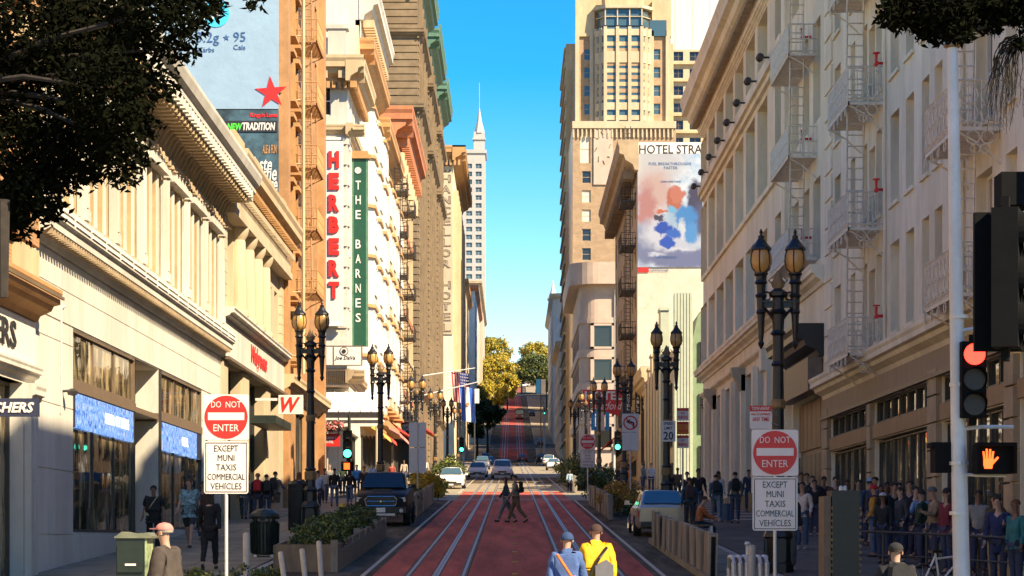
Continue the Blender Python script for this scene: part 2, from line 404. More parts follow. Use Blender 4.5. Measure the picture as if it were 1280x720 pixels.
M['railbed'] = mat('rail_bed_concrete', (.17, .11, .085), .85, .25, 1.5, dirt=.4)
# rails and cable slots
for ti, tx in enumerate(TR):
    t = bpy.data.objects.new('cable_car_track', None); COL.objects.link(t); t['kind'] = 'structure'
    for dx in (-G, G):
        strip('rail_bed', tx+dx-.08, tx+dx+.08, 20, 1100, .010, M['railbed'], kind=None, parent=t)
        strip('rail', tx+dx-.03, tx+dx+.03, 20, 1100, .016, M['steel'], kind=None, parent=t)
    strip('cable_slot_plate', tx-.07, tx+.07, 20, 1100, .012, M['steel'], kind=None, parent=t)
    strip('cable_slot', tx-.015, tx+.015, 20, 1100, .018, M['black'], kind=None, parent=t)
# white edge lines, concrete gutter line, yellow centre dots, crosswalk
for x in (-3.25, 3.3):
    strip('edge_line', x-.05, x+.05, 20, 122, .006, M['whitep'])
    strip('edge_line', x-.05, x+.05, 141, 225, .006, M['whitep'])
dots = bpy.data.objects.new('road_marker_row', None); COL.objects.link(dots); dots['kind'] = 'structure'
dm = MB(); dm.box(-.07, .07, 0, .42, 0, .02); dm = dm.mesh('marker', mats=[mat('worn_yellow_paint', (.45, .25, .04), .8, .25, 8)])
for i in range(14): link('marker', dm, dots, (.07, 40+i*5.35, gz(40+i*5.35)+.008), (R(2.29), 0, 0))
for (a, b) in ((118, 120.5), (142, 144.5)):
    for x in (-5.2, 5.2): pass
M['roadc'] = mat('sunlit_pale_concrete', (.34, .29, .21), .9, .15, .8, .3, 20, dirt=.3, spec=.1)
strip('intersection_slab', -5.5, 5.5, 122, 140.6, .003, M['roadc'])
strip('sun_patch_concrete', -5.42, 5.42, 140.7, 179, .003, M['roadc'])  # pale concrete laid along the sun patches, their brightness put into the colour
strip('sun_patch_concrete', -5.42, 5.42, 212, 335, .003, M['roadc'])
for Y in (121.6, 124.2, 138.4, 224, 227, 244, 330, 334, 349, 540, 558, 645, 664):
    strip('crosswalk_line', -5.3, 5.3, Y, Y+.45, .024, M['whitep'])
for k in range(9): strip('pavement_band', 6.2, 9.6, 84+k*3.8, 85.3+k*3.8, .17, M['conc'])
for Y in (600, 625, 690, 705, 720, 740): strip('hill_crossing_line', -3, 3.4, Y, Y+.8, .03, M['conc'])
# ================= LEFT SIDE =================
M['walk2'] = mat('pavement_concrete_b', (.37, .33, .27), .85, .12, 1.1, .3, 30, dirt=.28)
FL = FR('L', -10)
def dent(fr, parent, u0, u1, step, wid, o0, o1, z0, z1, m, name='dentil', limit=300):
    b = MB(); w_ = wid; b.box(0, w_, -(o1-o0), 0, 0, z1-z0); me = b.mesh(name); n = int((u1-u0)/step)
    if n > limit:
        mb = MB()
        for i in range(n): fr.box(mb, u0+i*step, u0+i*step+wid, o0, o1, z0, z1)
        mb.build(name+'_row', m, parent, kind='stuff'); return
    for i in range(n): fr.place(name, me, u0+i*step, u0+i*step+wid, o0, z0, parent, m)
def blockbld(name, label, fr, Y0, Y1, ztop, m, depth=16, holes=(), group=None, gd=.3, side_holes=(), base=None, x_out=0, roofm=None):
    """empty + street wall, camera-facing side wall, far side, roof"""
    sx = -1 if fr.side == 'L' else 1
    e = empty(name, (sx*(10), Y0, gz(Y0)), label, 'building', group)
    mb = MB(); fr.wall(mb, Y0, Y1, gz(Y0)-1.2, ztop, holes, gd); mb.build('wall', m, e)
    xin = fr.pl+sx*depth
    ff = FR('F', Y0); mb = MB(); a, b = sorted((fr.pl, xin)); ff.wall(mb, a, b, gz(Y0)-1.2, ztop, list(side_holes), .25); mb.build('side_wall', base or m, e)
    mb = MB()
    mb.add([(fr.pl, Y1, gz(Y0)-1.2), (xin, Y1, gz(Y0)-1.2), (xin, Y1, ztop), (fr.pl, Y1, ztop)], [(0, 1, 2, 3)])
    mb.add([(xin, Y0, gz(Y0)-1.2), (xin, Y1, gz(Y0)-1.2), (xin, Y1, ztop), (xin, Y0, ztop)], [(0, 1, 2, 3)]); mb.build('rear_wall', m, e)
    mb = MB(); mb.box(min(fr.pl, xin)+.01, max(fr.pl, xin)-.01, Y0+.01, Y1-.01, ztop-.4, ztop-.05); mb.build('roof', roofm or M['roofgrey'], e)
    return e, ff
def cornice(fr, e, u0, u1, z0, z1, proj, m, name='cornice', back=-.05):
    h = z1-z0; mb = MB()
    fr.prof(mb, u0, u1, [(back, z0), (proj*.15, z0), (proj*.25, z0+h*.18), (proj*.62, z0+h*.34), (proj*.7, z0+h*.5), (proj*.92, z0+h*.55), (proj*.92, z0+h*.75), (proj, z0+h*.88), (proj, z1), (back, z1)])
    return mb.build(name, m, e)
# --- A0 brick corner shop building ---
hs0 = [(44.3, 47.3, 1.9, 6.0)]
A0, f0 = blockbld('brick_shop', 'brick upper floor with pale quoin blocks over a cream shopfront at far left', FL, 20, 48.3, 16, M['brick_or'], 14, hs0, gd=.4)
mb = MB(); FL.wall(mb, 20, 48.3, -1, 7.4, [(44.3, 47.25, 1.9, 6.0)], .4, .04); mb.build('shopfront_wall', M['white_st'], A0)
window(FL, A0, 44.3, 47.25, 1.9, 6.0, .3, 'shop', M['frame_dk'], M['glass_refl'], 'shop_window')
cornice(FL, A0, 30, 48.45, 7.35, 8.0, .62, M['ochre'])
mb = MB(); FL.box(mb, 30, 48.45, .62, .66, 7.8, 7.86); FL.box(mb, 30, 48.4, .04, .5, 8.0, 8.06); mb.build('cornice_fillet', M['brown'], A0)
mb = MB(); FL.box(mb, 30, 48.2, .05, .10, 6.42, 7.3); mb.build('fascia_board', M['signw'], A0)
cornice(FL, A0, 30, 48.3, 6.05, 6.38, .25, M['white_st'], 'lower_moulding')
text('SKECHERS', FL, A0, 40.3, 46.25, 6.6, 7.15, .12, M['signk'], .02)
mb = MB()
for (a, b) in ((47.45, 47.75), (47.85, 48.15)): FL.box(mb, a, b, .04, .17, 1.4, 5.5)
FL.box(mb, 47.35, 48.25, .04, .14, 1.4, 2.1); mb.build('pilaster', M['white_st'], A0)
cornice(FL, A0, 47.3, 48.3, 5.5, 6.0, .32, M['white_st'], 'capital')
qm = {}
for i in range(10):
    lg = i % 2; z = 8.1+i*.78; L_ = 2.6 if lg else 1.9
    b = MB(); b.box(0, L_, -.16, 0, 0, .7)
    FL.place('quoin', b.mesh('quoin'), 48.3-L_, 48.3, .0, z, A0, M['brick_or'] if lg else M['cream2'])
    if lg: 
        b = MB(); b.box(0, .8, -.1, 0, 0, .7); FL.place('quoin', b.mesh('quoin'), 44.3, 45.1, 0, z, A0, M['cream2'])
# blade sign
fb = FR('F', 41.9)
bs = empty('blade_sign', (-9.9, 42, 5.2), 'dark navy shop blade sign lettered in white italics at the left edge', 'sign')
mb = MB(); mb.box(-9.88, -8.55, 41.9, 42.0, 5.03, 5.36); mb.build('board', M['navy'], bs)
text('SKECHERS', fb, bs, -9.8, -8.63, 5.10, 5.29, .012, M['signw'], .03, .25)
mb = MB(); mb.box(-10.2, -9.85, 41.93, 41.97, 5.15, 5.22); mb.build('bracket', M['frame_dk'], bs)
# --- A1 white department building ---
ends = (52.75, 61.6, 65.0, 66.0, 74.8)
H1 = [(52.75, 61.6, 2.98, 7.62), (61.6, 65.6, 1.6, 7.62), (66.1, 74.8, 3.12, 7.62)]
bays = []; u = 50.0
up = []
nb = 7; bw = (79.2-49.6)/nb
for i in range(nb):
    c = 49.6+i*bw
    for (a, b) in ((.75, 1.55), (1.75, 2.75), (2.95, 3.75)): up.append((c+a, c+b, 10.3, 13.1 if (a, b) != (1.75, 2.75) else 13.3))
A1, f1 = blockbld('white_store_building', 'white stone store with big shop windows, fluted upper floor and bracketed cornice', FL, 48.32, 79.6, 14.6, M['white_st'], 18, H1+up, gd=.6)
for (a, b, c, d) in up: window(FL, A1, a, b, c, d, .4, 'sash', M['cream'], M['blindtan'])
mb = MB(); FL.wall(mb, 48.34, 79.58, 10.1, 13.9, [(a+.012, b-.012, c+.012, d-.012) for a, b, c, d in up], .36, .012); mb.build('upper_infill', mat('tan_infill', (.50, .36, .20), .8, .1, 2, .2, 20, dirt=.2), A1)  # recess faces tan between the white pilasters
# pilasters and fluted mullions
mb_p = MB(); mb_p.box(0, .42, -.15, 0, 0, 3.2); mb_p.box(-.05, .47, -.19, 0, 0, .25); mb_p.box(-.05, .47, -.22, 0, 2.95, 3.2); mb_p.box(.12, .3, -.18, -.15, .3, 2.9); mep = mb_p.mesh('pilaster')
mm = MB(); mm.box(0, .16, -.07, 0, 0, 2.8); mem = mm.mesh('mullion')
hd = MB(); hd.box(0, 3.2, -.26, 0, 0, .16); hd.prism([(0, .16), (3.2, .16), (1.6, .5)], lambda q, t: (q[0], -.24*t, q[1])); heh = hd.mesh('window_hood')
bz = MB(); bz.lathe([(.0, 0), (.09, .02), (.11, .1), (.05, .18), (0, .2)], n=6)
for i in range(nb+1):
    c = 49.6+i*bw
    FL.place('pilaster', mep, c-.2, c+.2, 0, 10.2, A1, M['white_st'])
    if i < nb:
        for a in (.62, 1.58, 2.78, 3.72): FL.place('mullion', mem, c+a, c+a+.14, 0, 10.25, A1, M['white_st'])
        FL.place('window_hood', heh, c+.45, c+3.65, 0, 13.15, A1, M['white_st'])
# stone panels, joints recessed
pc = {}
def panel(fr, par, u0, u1, z0, z1, m=None, o=.0, th=.025, name='stone_panel'):
    k = (round(u1-u0, 2), round(z1-z0, 2), th)
    if k not in pc:
        b = MB(); g = .012; b.box(g, k[0]-g, -th, .01, g, k[1]-g); pc[k] = b.mesh(name)
    fr.place(name, pc[k], u0, u1, o, z0, par, m or M['white_pan'])
for (za, zb) in ((7.64, 8.36), (8.36, 9.08)):
    for i in range(10): panel(FL, A1, 48.34+i*3.12, 48.34+(i+1)*3.12, za, zb)
for (ua, ub, z0) in ((48.34, 50.5, 1.5), (50.5, 52.73, 1.5), (74.82, 77.2, 2.4), (77.2, 79.55, 2.4)):
    z = z0
    while z < 7.5:
        z2 = min(z+1.42, 7.62) if z+1.42 < 7.2 else 7.62
        panel(FL, A1, ua, ub, z, z2); z = z2
for i in range(3): panel(FL, A1, 52.75+i*2.95, 52.75+(i+1)*2.95, 1.5, 2.95)
for i in range(3): panel(FL, A1, 66.1+i*2.9, 66.1+(i+1)*2.9, 2.2, 3.1)
# shop windows: transom, display band, glass
for (a, b, c) in ((52.75, 61.6, 2.98), (66.1, 74.8, 3.12)):
    window(FL, A1, a, b, 6.42, 7.62, .08, 'shop2', M['frame_wd'], M['glass_refl'], 'transom_window')
    window(FL, A1, a, b, c, 6.20, .08, 'shop2', M['frame_dk'], M['glass_refl'], 'shop_window')
    mb = MB(); FL.box(mb, a, b, -.2, .02, 6.2, 6.42); mb.build('transom_bar', M['frame_wd'], A1)
# entrance recess
mb = MB()
mb.add([(-10.02, 61.615, 1.4), (-12.6, 61.615, 1.4), (-12.6, 61.615, 7.6), (-10.02, 61.615, 7.6)], [(0, 1, 2, 3)])
mb.add([(-12.58, 61.6, 1.4), (-12.58, 65.6, 1.4), (-12.58, 65.6, 7.6), (-12.58, 61.6, 7.6)], [(0, 1, 2, 3)])
mb.add([(-10.01, 65.585, 1.4), (-12.6, 65.585, 1.4), (-12.6, 65.585, 7.6), (-10.01, 65.585, 7.6)], [(0, 1, 2, 3)])
mb.add([(-10.02, 61.6, 7.595), (-12.6, 61.6, 7.595), (-12.6, 65.6, 7.595), (-10.02, 65.6, 7.595)], [(0, 1, 2, 3)])
mb.build('entrance_recess', M['white_st'], A1)
mb = MB(); mb.box(-10.28, -9.98, 65.62, 66.08, 1.6, 7.62); mb.build('corner_post', M['frame_dk'], A1)
mb = MB(); mb.box(-12.5, -9.99, 65.42, 65.58, 6.15, 6.38); mb.box(-12.3, -9.99, 61.62, 65.4, 6.2, 6.34); mb.build('recess_beam', M['frame_wd'], A1)
# belt course
mb = MB(); FL.prof(mb, 48.3, 79.62, [(-.05, 9.08), (.10, 9.08), (.16, 9.2), (.42, 9.34), (.42, 9.5), (.50, 9.55), (.50, 9.9), (.38, 9.95), (.1, 10.1), (-.05, 10.1)]); mb.build('belt_course', M['white_st'], A1)
dent(FL, A1, 48.4, 79.5, .30, .14, .10, .40, 9.2, 9.32, M['tan'], 'belt_dentil')
for k in range(16):
    mb = MB(); a = 48.6+k*1.95; FL.box(mb, a, a+1.75, .50, .53, 9.62, 9.68); FL.box(mb, a, a+1.75, .50, .53, 9.76, 9.82); mb.build('belt_rib', M['white_tr'], A1)
# consoles + cornice
cb = MB()
cb.prism([(0, 0), (.12, 0), (.22, .15), (.16, .35), (.35, .75), (.55, .95), (.55, 1.02), (0, 1.02)], lambda q, t: (.28*t, -q[0], q[1]))
cb.lathe([(.02, -.14), (.12, -.1), (.12, .1), (.02, .14)], .14, -.2, .12, 8); mec = cb.mesh('console')
n = int((79.5-48.5)/.62)
for i in range(n): FL.place('console', mec, 48.5+i*.62, 48.78+i*.62, 0, 13.42, A1, M['tan'])
mb = MB(); FL.prof(mb, 48.3, 80.2, [(-.05, 14.42), (1.05, 14.5), (1.05, 14.72), (1.15, 14.76), (1.15, 14.92), (1.28, 15.02), (1.36, 15.25), (1.36, 15.36), (.9, 15.42), (-.05, 15.5)]); mb.build('cornice', M['white_st'], A1)
sb = MB(); sb.box(0, .30, -.98, -.12, 0, .14); sb.box(.03, .27, -.9, -.2, -.05, 0); msb = sb.mesh('modillion')
tb = MB(); tb.prism([(0, 0), (.30, 0), (.24, .2), (.15, .26), (.06, .2)], lambda q, t: (q[0], -1.05-.14*t, q[1]-.02)); mtb = tb.mesh('antefix')
n = int((79.8-48.5)/.56)
for i in range(n):
    FL.place('modillion', msb, 48.5+i*.56, 48.8+i*.56, 0, 14.33, A1, M['cream2'])
    FL.place('antefix', mtb, 48.5+i*.56, 48.8+i*.56, 0, 14.46, A1, M['white_st'])
# conduit and small lamp
mb = MB(); mb.tube([FL.p(51.2, .05, 5.6), FL.p(51.2, .05, 7.9), FL.p(51.6, .05, 8.0)], .03, 6); mb.build('conduit', M['galv'], A1)
mb = MB(); mb.tube([FL.p(51.5, 0, 6.1), FL.p(51.5, .22, 6.12)], .03, 6); mb.lathe([(.0, 0), (.1, .02), (.12, .1), (.05, .16)], -9.76, 51.5, 6.0, 8); mb.build('security_camera', M['frame_dk'], A1)
# LED display bands (lit screens) hang behind the glass
def ledmat():
    m = bpy.data.materials.new('lit_blue_screen'); m.use_nodes = True; nt = m.node_tree; N = nt.nodes; L = nt.links
    b = N['Principled BSDF']; b.inputs['Base Color'].default_value = (.01, .01, .03, 1); b.inputs['Roughness'].default_value = .4
    geo = N.new('ShaderNodeNewGeometry'); mp = N.new('ShaderNodeMapping'); mp.inputs['Scale'].default_value = (1, 2.6, 1.1); L.new(geo.outputs['Position'], mp.inputs[0])
    n = N.new('ShaderNodeTexNoise'); n.inputs['Scale'].default_value = 5; n.inputs['Detail'].default_value = 6; n.inputs['Roughness'].default_value = .8; L.new(mp.outputs[0], n.inputs['Vector'])
    cr = N.new('ShaderNodeValToRGB'); L.new(n.outputs[0], cr.inputs[0]); e = cr.color_ramp.elements
    e[0].position = .40; e[0].color = (.0, .005, .10, 1); e[1].position = .68; e[1].color = (.75, .8, .95, 1)
    for p_, c in ((.46, (.01, .07, .55)), (.50, (.02, .30, .80)), (.54, (.35, .65, .95)), (.58, (.30, .22, .65))):
        q = e.new(p_); q.color = (*c, 1)
    L.new(cr.outputs[0], b.inputs['Emission Color']); b.inputs['Emission Strength'].default_value = .6
    return m
M['led'] = ledmat(); M['lit'] = mat('lit_white_letter', (.6, .7, .9), .5, 0, emit=.55)
for (a, b, lab, words) in ((53.1, 61.3, 'long blue lit display band in the nearer shop window of the white store', ('METAL', 'ON', 'TRADE')), (66.4, 74.5, 'blue lit display band in the farther shop window of the white store', ('METAL',))):
    e = empty('led_display', FL.p(a, -.05, 5.38), lab, 'display', 'lit display bands in the white store')
    mb = MB(); FL.box(mb, a, b-.0, -.06, -.0, 5.38, 6.17); mb.build('screen', M['led'], e)
    u = a+(b-a)*.48
    for wd in words:
        L_ = .25*len(wd); text(wd, FL, e, u, u+L_, 5.66, 5.92, .015, M['lit'], .03); u += L_+.2
    mb = MB(); FL.box(mb, b-.9 if len(words) == 1 else a-.3, b+.25 if len(words) == 1 else a, -.06, .005, 5.38, 6.17); mb.build('end_panel', M['navy'], e)
# --- A2 columned bank-like building ---
cols2 = [(81.0, 83.1), (84.2, 86.0), (87.1, 88.9), (90.0, 91.8)]
H2 = [(a, b, 11.0, 13.9) for a, b in cols2]+[(95.4, 96.6, 11.2, 13.3), (97.6, 98.8, 11.2, 13.3)]+[(81.0, 85.5, 2.9, 9.0), (87.5, 93.5, 3.2, 9.0), (95.2, 99.6, 3.5, 9.0)]
A2, f2 = blockbld('columned_shop_building', 'cream building with four giant upstairs columns above a dark drugstore front', FL, 79.62, 100.5, 16.4, M['cream'], 18, H2, gd=.5)
for a, b in cols2: window(FL, A2, a, b, 11.0, 13.9, .48, 'pair', M['cream'], M['blind2'])
for a in (95.4, 97.6): window(FL, A2, a, a+1.2, 11.2, 13.3, .3, 'sash', M['cream'], M['glass'])
for (a, b, c) in ((81.0, 85.5, 2.9), (87.5, 93.5, 3.2), (95.2, 99.6, 3.5)): window(FL, A2, a, b, c, 9.0, .45, 'shop', M['frame_dk'], M['glass'], 'shop_window')
cm = MB()
cm.lathe([(.42, 0), (.42, .15), (.34, .2), (.33, 1), (.29, 2.7), (.27, 2.75), (.38, 2.95), (.42, 3.12), (.42, 3.2)], n=16); mcol = cm.mesh('column', smooth=True)
for u in (83.65, 86.55, 89.45, 92.2): 
    FL.place('column', mcol, u, u, .1, 10.85, A2, M['cream'])
for u0, u1 in ((79.7, 80.6), (93.2, 94.7), (99.4, 100.4)):
    for k in range(8): panel(FL, A2, u0, u1, 10.85+k*.4, 11.25+k*.4, M['cream'], 0, .12, 'rustic_block')
mb = MB(); FL.box(mb, 79.65, 100.45, 0, .5, 14.05, 14.3); FL.box(mb, 79.65, 100.45, 0, .42, 14.3, 14.8); mb.build('architrave', M['cream'], A2)
dent(FL, A2, 79.8, 100.4, .42, .2, .42, .62, 14.85, 15.05, M['cream'])
cornice(FL, A2, 79.63, 100.9, 15.05, 16.25, .95, M['cream2'])
dent(FL, A2, 79.8, 100.6, .5, .22, .3, .75, 15.28, 15.42, M['ochre'], 'modillion')
mb = MB(); FL.box(mb, 79.7, 82.5, .1, .5, 16.26, 16.9); FL.box(mb, 82.5, 100.3, .15, .45, 16.27, 16.65)
for u in (86, 91, 96): FL.box(mb, u, u+1.6, .08, .52, 16.26, 16.95)
mb.build('parapet', M['cream2'], A2)
cornice(FL, A2, 79.65, 100.5, 10.4, 10.82, .5, M['white_st'], 'sill_course')
mb = MB(); FL.box(mb, 79.64, 100.48, .02, .14, 9.1, 10.38); mb.build('fascia', M['white_st'], A2)
mb = MB(); FL.box(mb, 79.64, 100.48, .02, .3, 9.02, 9.12); mb.build('fascia_trim', M['frame_wd'], A2)
for (a, b) in ((79.7, 80.9), (85.6, 87.4), (93.6, 95.1), (99.7, 100.4)):
    mb = MB(); FL.box(mb, a, b, .0, .1, 2.2, 9.0); mb.build('pier', M['cream'], A2)
text('Walgreens', FL, A2, 87.6, 93.2, 9.3, 10.2, .16, M['sred'], .03, .35)
mb = MB(); FL.box(mb, 87.4, 93.5, .1, 1.1, 7.2, 7.5); mb.build('awning', M['blackgreen'], A2)
# W blade sign
e = empty('blade_sign', (-9.9, 90, 7.9), 'white blade sign with a red script W on the left drugstore', 'sign')
mb = MB(); mb.box(-9.05, -8.1, 89.9, 90.05, 7.68, 8.42); mb.box(-9.95, -9.05, 89.94, 90.0, 8.2, 8.3); mb.build('board', M['signw'], e)
text('W', FR('F', 89.9), e, -8.95, -8.2, 7.76, 8.34, .01, M['sred'], .03, .3)
e = empty('blade_sign', (-9.9, 93, 7.0), 'small dark green blade sign below the red script W sign', 'sign')
mb = MB(); mb.box(-9.98, -9.2, 92.9, 93.0, 7.2, 7.6); mb.build('board', M['blackgreen'], e)
# --- A3 orange building with fire escapes, billboard on its side ---
H3 = []
for k in range(11):
    z = 10.9+2.85*k
    for u in (102.0, 104.5, 107.5, 111.5, 114.5, 117.6): H3.append((u, u+1.2, z, z+1.9))
H3 += [(102, 106, 4.4, 8.8), (107.2, 112, 4.4, 8.8), (113.2, 118.5, 4.6, 8.8)]
A3, f3 = blockbld('orange_apartment_block', 'tall orange stuccoed block with stacked fire escapes beyond the columned building', FL, 100.52, 121, 41, M['orange'], 16, H3, gd=.25, base=M['orange'])
for (a, b, c, d) in H3[:-3]: window(FL, A3, a, b, c, d, .2, 'sash', M['ochre'], M['glass'])
for (a, b, c, d) in H3[-3:]: window(FL, A3, a, b, c, d, .2, 'shop', M['frame_dk'], M['glass_refl'], 'shop_window')
for k in range(11):
    z = 10.9+2.85*k
    mb = MB()
    for u in (102.0, 104.5): FL.box(mb, u-.3, u+1.5, 0, .5, z-.25, z-.08); FL.box(mb, u-.15, u+1.35, 0, .42, z+1.95, z+2.15); FL.box(mb, u-.15, u, 0, .25, z-.08, z+1.95); FL.box(mb, u+1.2, u+1.35, 0, .25, z-.08, z+1.95)
    mb.build('window_surround', M['ochre'], A3)
cornice(FL, A3, 100.5, 121.1, 9.2, 10.0, .6, M['cream2'], 'belt_course')
mb = MB(); FL.box(mb, 100.55, 101.6, 0, .3, 3.4, 41); FL.box(mb, 119.9, 121, 0, .3, 3.4, 41); mb.build('pilaster', M['orange'], A3)
def fire_escape(fr, label, u0, u1, proj, levels, ladder_top, m, style='bars', slat=None, lad=(0.35, .9), grp='fire escapes on the left facades', rail=.95, far=False):
    e = empty('fire_escape', fr.p(u0, 0, levels[0]), label, 'fire escape', grp)
    for z in levels:
        b = MB()
        n = int((u1-u0)/.16)
        fr.box(b, u0, u1, proj-.05, proj, z-.08, z); fr.box(b, u0, u0+.05, 0, proj, z-.08, z); fr.box(b, u1-.05, u1, 0, proj, z-.08, z)
        for i in range(1, n): fr.box(b, u0+i*(u1-u0)/n-.05, u0+i*(u1-u0)/n+.05, .02, proj-.06, z-.05, z-.015)
        for u in (u0+.1, u1-.1): b.tube([fr.p(u, 0, z-.75), fr.p(u, proj*.5, z-.32), fr.p(u, proj-.05, z-.08)], .025, 5)
        b.build('platform', slat or m, e)
        b = MB(); t = .022
        for zz in (z+rail, z+rail*.5, z+.08):
            if style == 'scroll' and zz == z+rail*.5: continue
            b.tube([fr.p(u0, 0, zz), fr.p(u0, proj, zz)], t, 4); b.tube([fr.p(u1, 0, zz), fr.p(u1, proj, zz)], t, 4); b.tube([fr.p(u0, proj, zz), fr.p(u1, proj, zz)], t, 4)
        st = .14 if not far else .3
        for i in range(int((u1-u0)/st)+1): b.tube([fr.p(u0+i*st, proj, z), fr.p(u0+i*st, proj, z+rail)], t*.7, 4, False)
        for i in range(int(proj/st)+1):
            for u in (u0, u1): b.tube([fr.p(u, i*st, z), fr.p(u, i*st, z+rail)], t*.7, 4, False)
        if style == 'scroll':
            def circ(cu, cz, r, side):
                pts = []
                for k in range(9):
                    a = 2*math.pi*k/8
                    pts.append(fr.p(cu+r*math.cos(a), proj+.01, cz+r*math.sin(a)) if side is None else fr.p(side, cu+r*math.cos(a), cz+r*math.sin(a)))
                b.tube(pts, .016, 4, False)
            for i in range(int((u1-u0)/.42)): circ(u0+.21+i*.42, z+rail*.68, .19, None); circ(u0+.21+i*.42, z+rail*.3, .19, None)
            for i in range(2): 
                circ(.25+i*.44, z+rail*.68, .2, u0-.01); circ(.25+i*.44, z+rail*.3, .2, u0-.01)
                circ(.3+i*.3, z-.22, .14, u0-.01); circ(.35+i*.2, z-.45, .1, u0-.01)
            for i in range(5): circ(u0+.4+i*.75, z-.2, .12, None)
        b.build('railing', m, e)
    zs = list(levels)+[ladder_top]
    for i in range(len(zs)-1):
        b = MB(); la, lb = u0+lad[0], u0+lad[0]+.5
        o_ = proj*.75
        oa, ob_ = proj*.35, proj*.35+.45
        for o2 in (oa, ob_): b.tube([fr.p(la+.3, o2, zs[i]), fr.p(la-.1, o2, zs[i+1]+.2)], .03, 4)
        nr = int((zs[i+1]-zs[i])/.3)
        for k in range(1, nr):
            sh = .3-.4*k/nr; b.tube([fr.p(la+sh, oa, zs[i]+k*.3), fr.p(la+sh, ob_, zs[i]+k*.3)], .02, 4)
        b.build('ladder', m, e)
    return e
fire_escape(FL, 'orange slatted fire escape on the tall orange block', 105.4, 109.0, 1.15, [14.1+2.85*k for k in range(6)], 31.2, M['ochre'], slat=M['orange'])
mb = MB(); mb.tube([FL.p(103.4, .7, 10.2), FL.p(103.4, .7, 33)], .09, 6); 
for k in range(8): mb.tube([FL.p(103.4, 0, 11+2.85*k), FL.p(103.4, .7, 11+2.85*k)], .04, 5)
tag(mb.build('drain_pipe', M['cream2']), 'tall pale vertical pipe held off the orange block', 'pipe')
# billboard
fbb = FR('F', 100.5)
bb = empty('billboard', (-14, 100.4, 21.4), 'huge pale blue painted advertisement with a red star on the orange block side wall', 'billboard')
M['bbblue'] = mat('pale_blue_ad_paint', (.25, .38, .48), .8, .05, 1.2, .6, 4)
M['bbcyan'] = mat('cyan_ad_paint', (.02, .50, .72), .7, .03, 2)
M['bbnavy'] = mat('navy_ad_paint', (.03, .10, .25), .7, .03, 2)
M['bbteal'] = mat('dark_teal_ad_paint', (.035, .10, .14), .8, .5, 1.2, .6, 4, col2=(.07, .17, .22))
M['bbgreen'] = mat('bright_green_ad', (.05, .62, .05), .7, .03, 2)
mb = MB(); mb.box(-24, -10.1, 100.36, 100.5, 21.45, 32); mb.build('upper_ad', M['bbblue'], bb)
mb = MB(); mb.box(-24, -10.1, 100.34, 100.48, 15, 21.4); mb.build('lower_ad', M['bbteal'], bb)
def W(px, py, Y): return (px-640)/F*Y, CZ+(675-py)/F*Y
def disc(px, py, r, Y, m, par, name, n=24, th=.02):
    x, z = W(px, py, Y); rr = r/F*Y; b = MB()
    b.prism([(x+rr*math.cos(2*math.pi*k/n), z+rr*math.sin(2*math.pi*k/n)) for k in range(n)], lambda q, t: (q[0], Y-th*t, q[1])); return b.build(name, m, par)
def star(px, py, r, Y, m, par):
    x, z = W(px, py, Y); rr = r/F*Y; b = MB(); pts = []
    for k in range(10):
        a = R(90+36*k+4); q = rr if k % 2 == 0 else rr*.39; pts.append((x+q*math.cos(a), z+q*math.sin(a)))
    b.prism(pts, lambda q, t: (q[0], Y-.02*t, q[1])); return b.build('star', m, par)
def ptext(t, par, x0, y0, x1, y1, Y, m, bold=0, shear=0, o=.012):
    a, zt = W(x0, y0, Y); b, zb = W(x1, y1, Y)
    return text(t, FR('F', Y), par, a, b, zb, zt, o, m, bold, shear, th=.01)
YB = 100.35
disc(270, 17, 17, YB, M['bbcyan'], bb, 'badge'); ptext('new', bb, 254, 10, 278, 25, YB-.03, M['signw'], .02)
ptext('3.2g', bb, 246, 40, 274, 57, YB, M['bbnavy']); ptext('95', bb, 292, 40, 307, 52, YB, M['bbnavy']); ptext('Carbs', bb, 248, 51, 268, 57, YB, M['bbnavy']) if False else ptext('Carbs', bb, 248, 59, 268, 65, YB, M['bbnavy'])
ptext('Cals', bb, 292, 56, 307, 62, YB, M['bbnavy']); star(283, 47, 4, YB, M['bbnavy'], bb); star(339, 116, 21, YB, M['redp'], bb)
YB2 = 100.33
mb = MB(); a, zt = W(282, 151, YB2); b_, zb = W(347, 165, YB2); mb.box(a, b_, YB2-.03, YB2, zb, zt); mb.build('ad_strip', M['signk'], bb)
ptext('NEW', bb, 284, 154, 303, 163, YB2-.03, M['bbgreen'], .04, .15); ptext('TRADITION', bb, 303, 153, 344, 163, YB2-.03, M['signw'], .04, .15)
ptext('Kingpin Lanes', bb, 313, 141, 347, 148, YB2, M['sred'], .02)
ptext('ALE & FUN', bb, 328, 181, 346, 192, YB2, M['ochre'], .02, .2)
ptext('Taste', bb, 311, 196, 340, 214, YB2, M['signw'], .02, .2); ptext('some', bb, 316, 212, 346, 226, YB2, M['signw'], .02, .2); ptext('more', bb, 322, 226, 347, 240, YB2, M['signw'], .02, .2)
# ================= LEFT, BEYOND ELLIS =================
def grid(u0, u1, nu, wfrac, z0, dz, nz, hfrac, off=0):
    H = []; bw = (u1-u0)/nu
    for k in range(nz):
        for i in range(nu): H.append((u0+bw*(i+(1-wfrac)/2), u0+bw*(i+(1+wfrac)/2), z0+k*dz, z0+k*dz+dz*hfrac))
    return H
def wins(fr, e, H, d, style='sash', fm=None, pms=(None,)):
    for h in H: window(fr, e, *h, d, style, fm, random.choice(pms))
def side_wall_windows(e, Y, H, d=.2, style='sash', fm=None, pms=(None,)): wins(FR('F', Y), e, H, d, style, fm, pms)
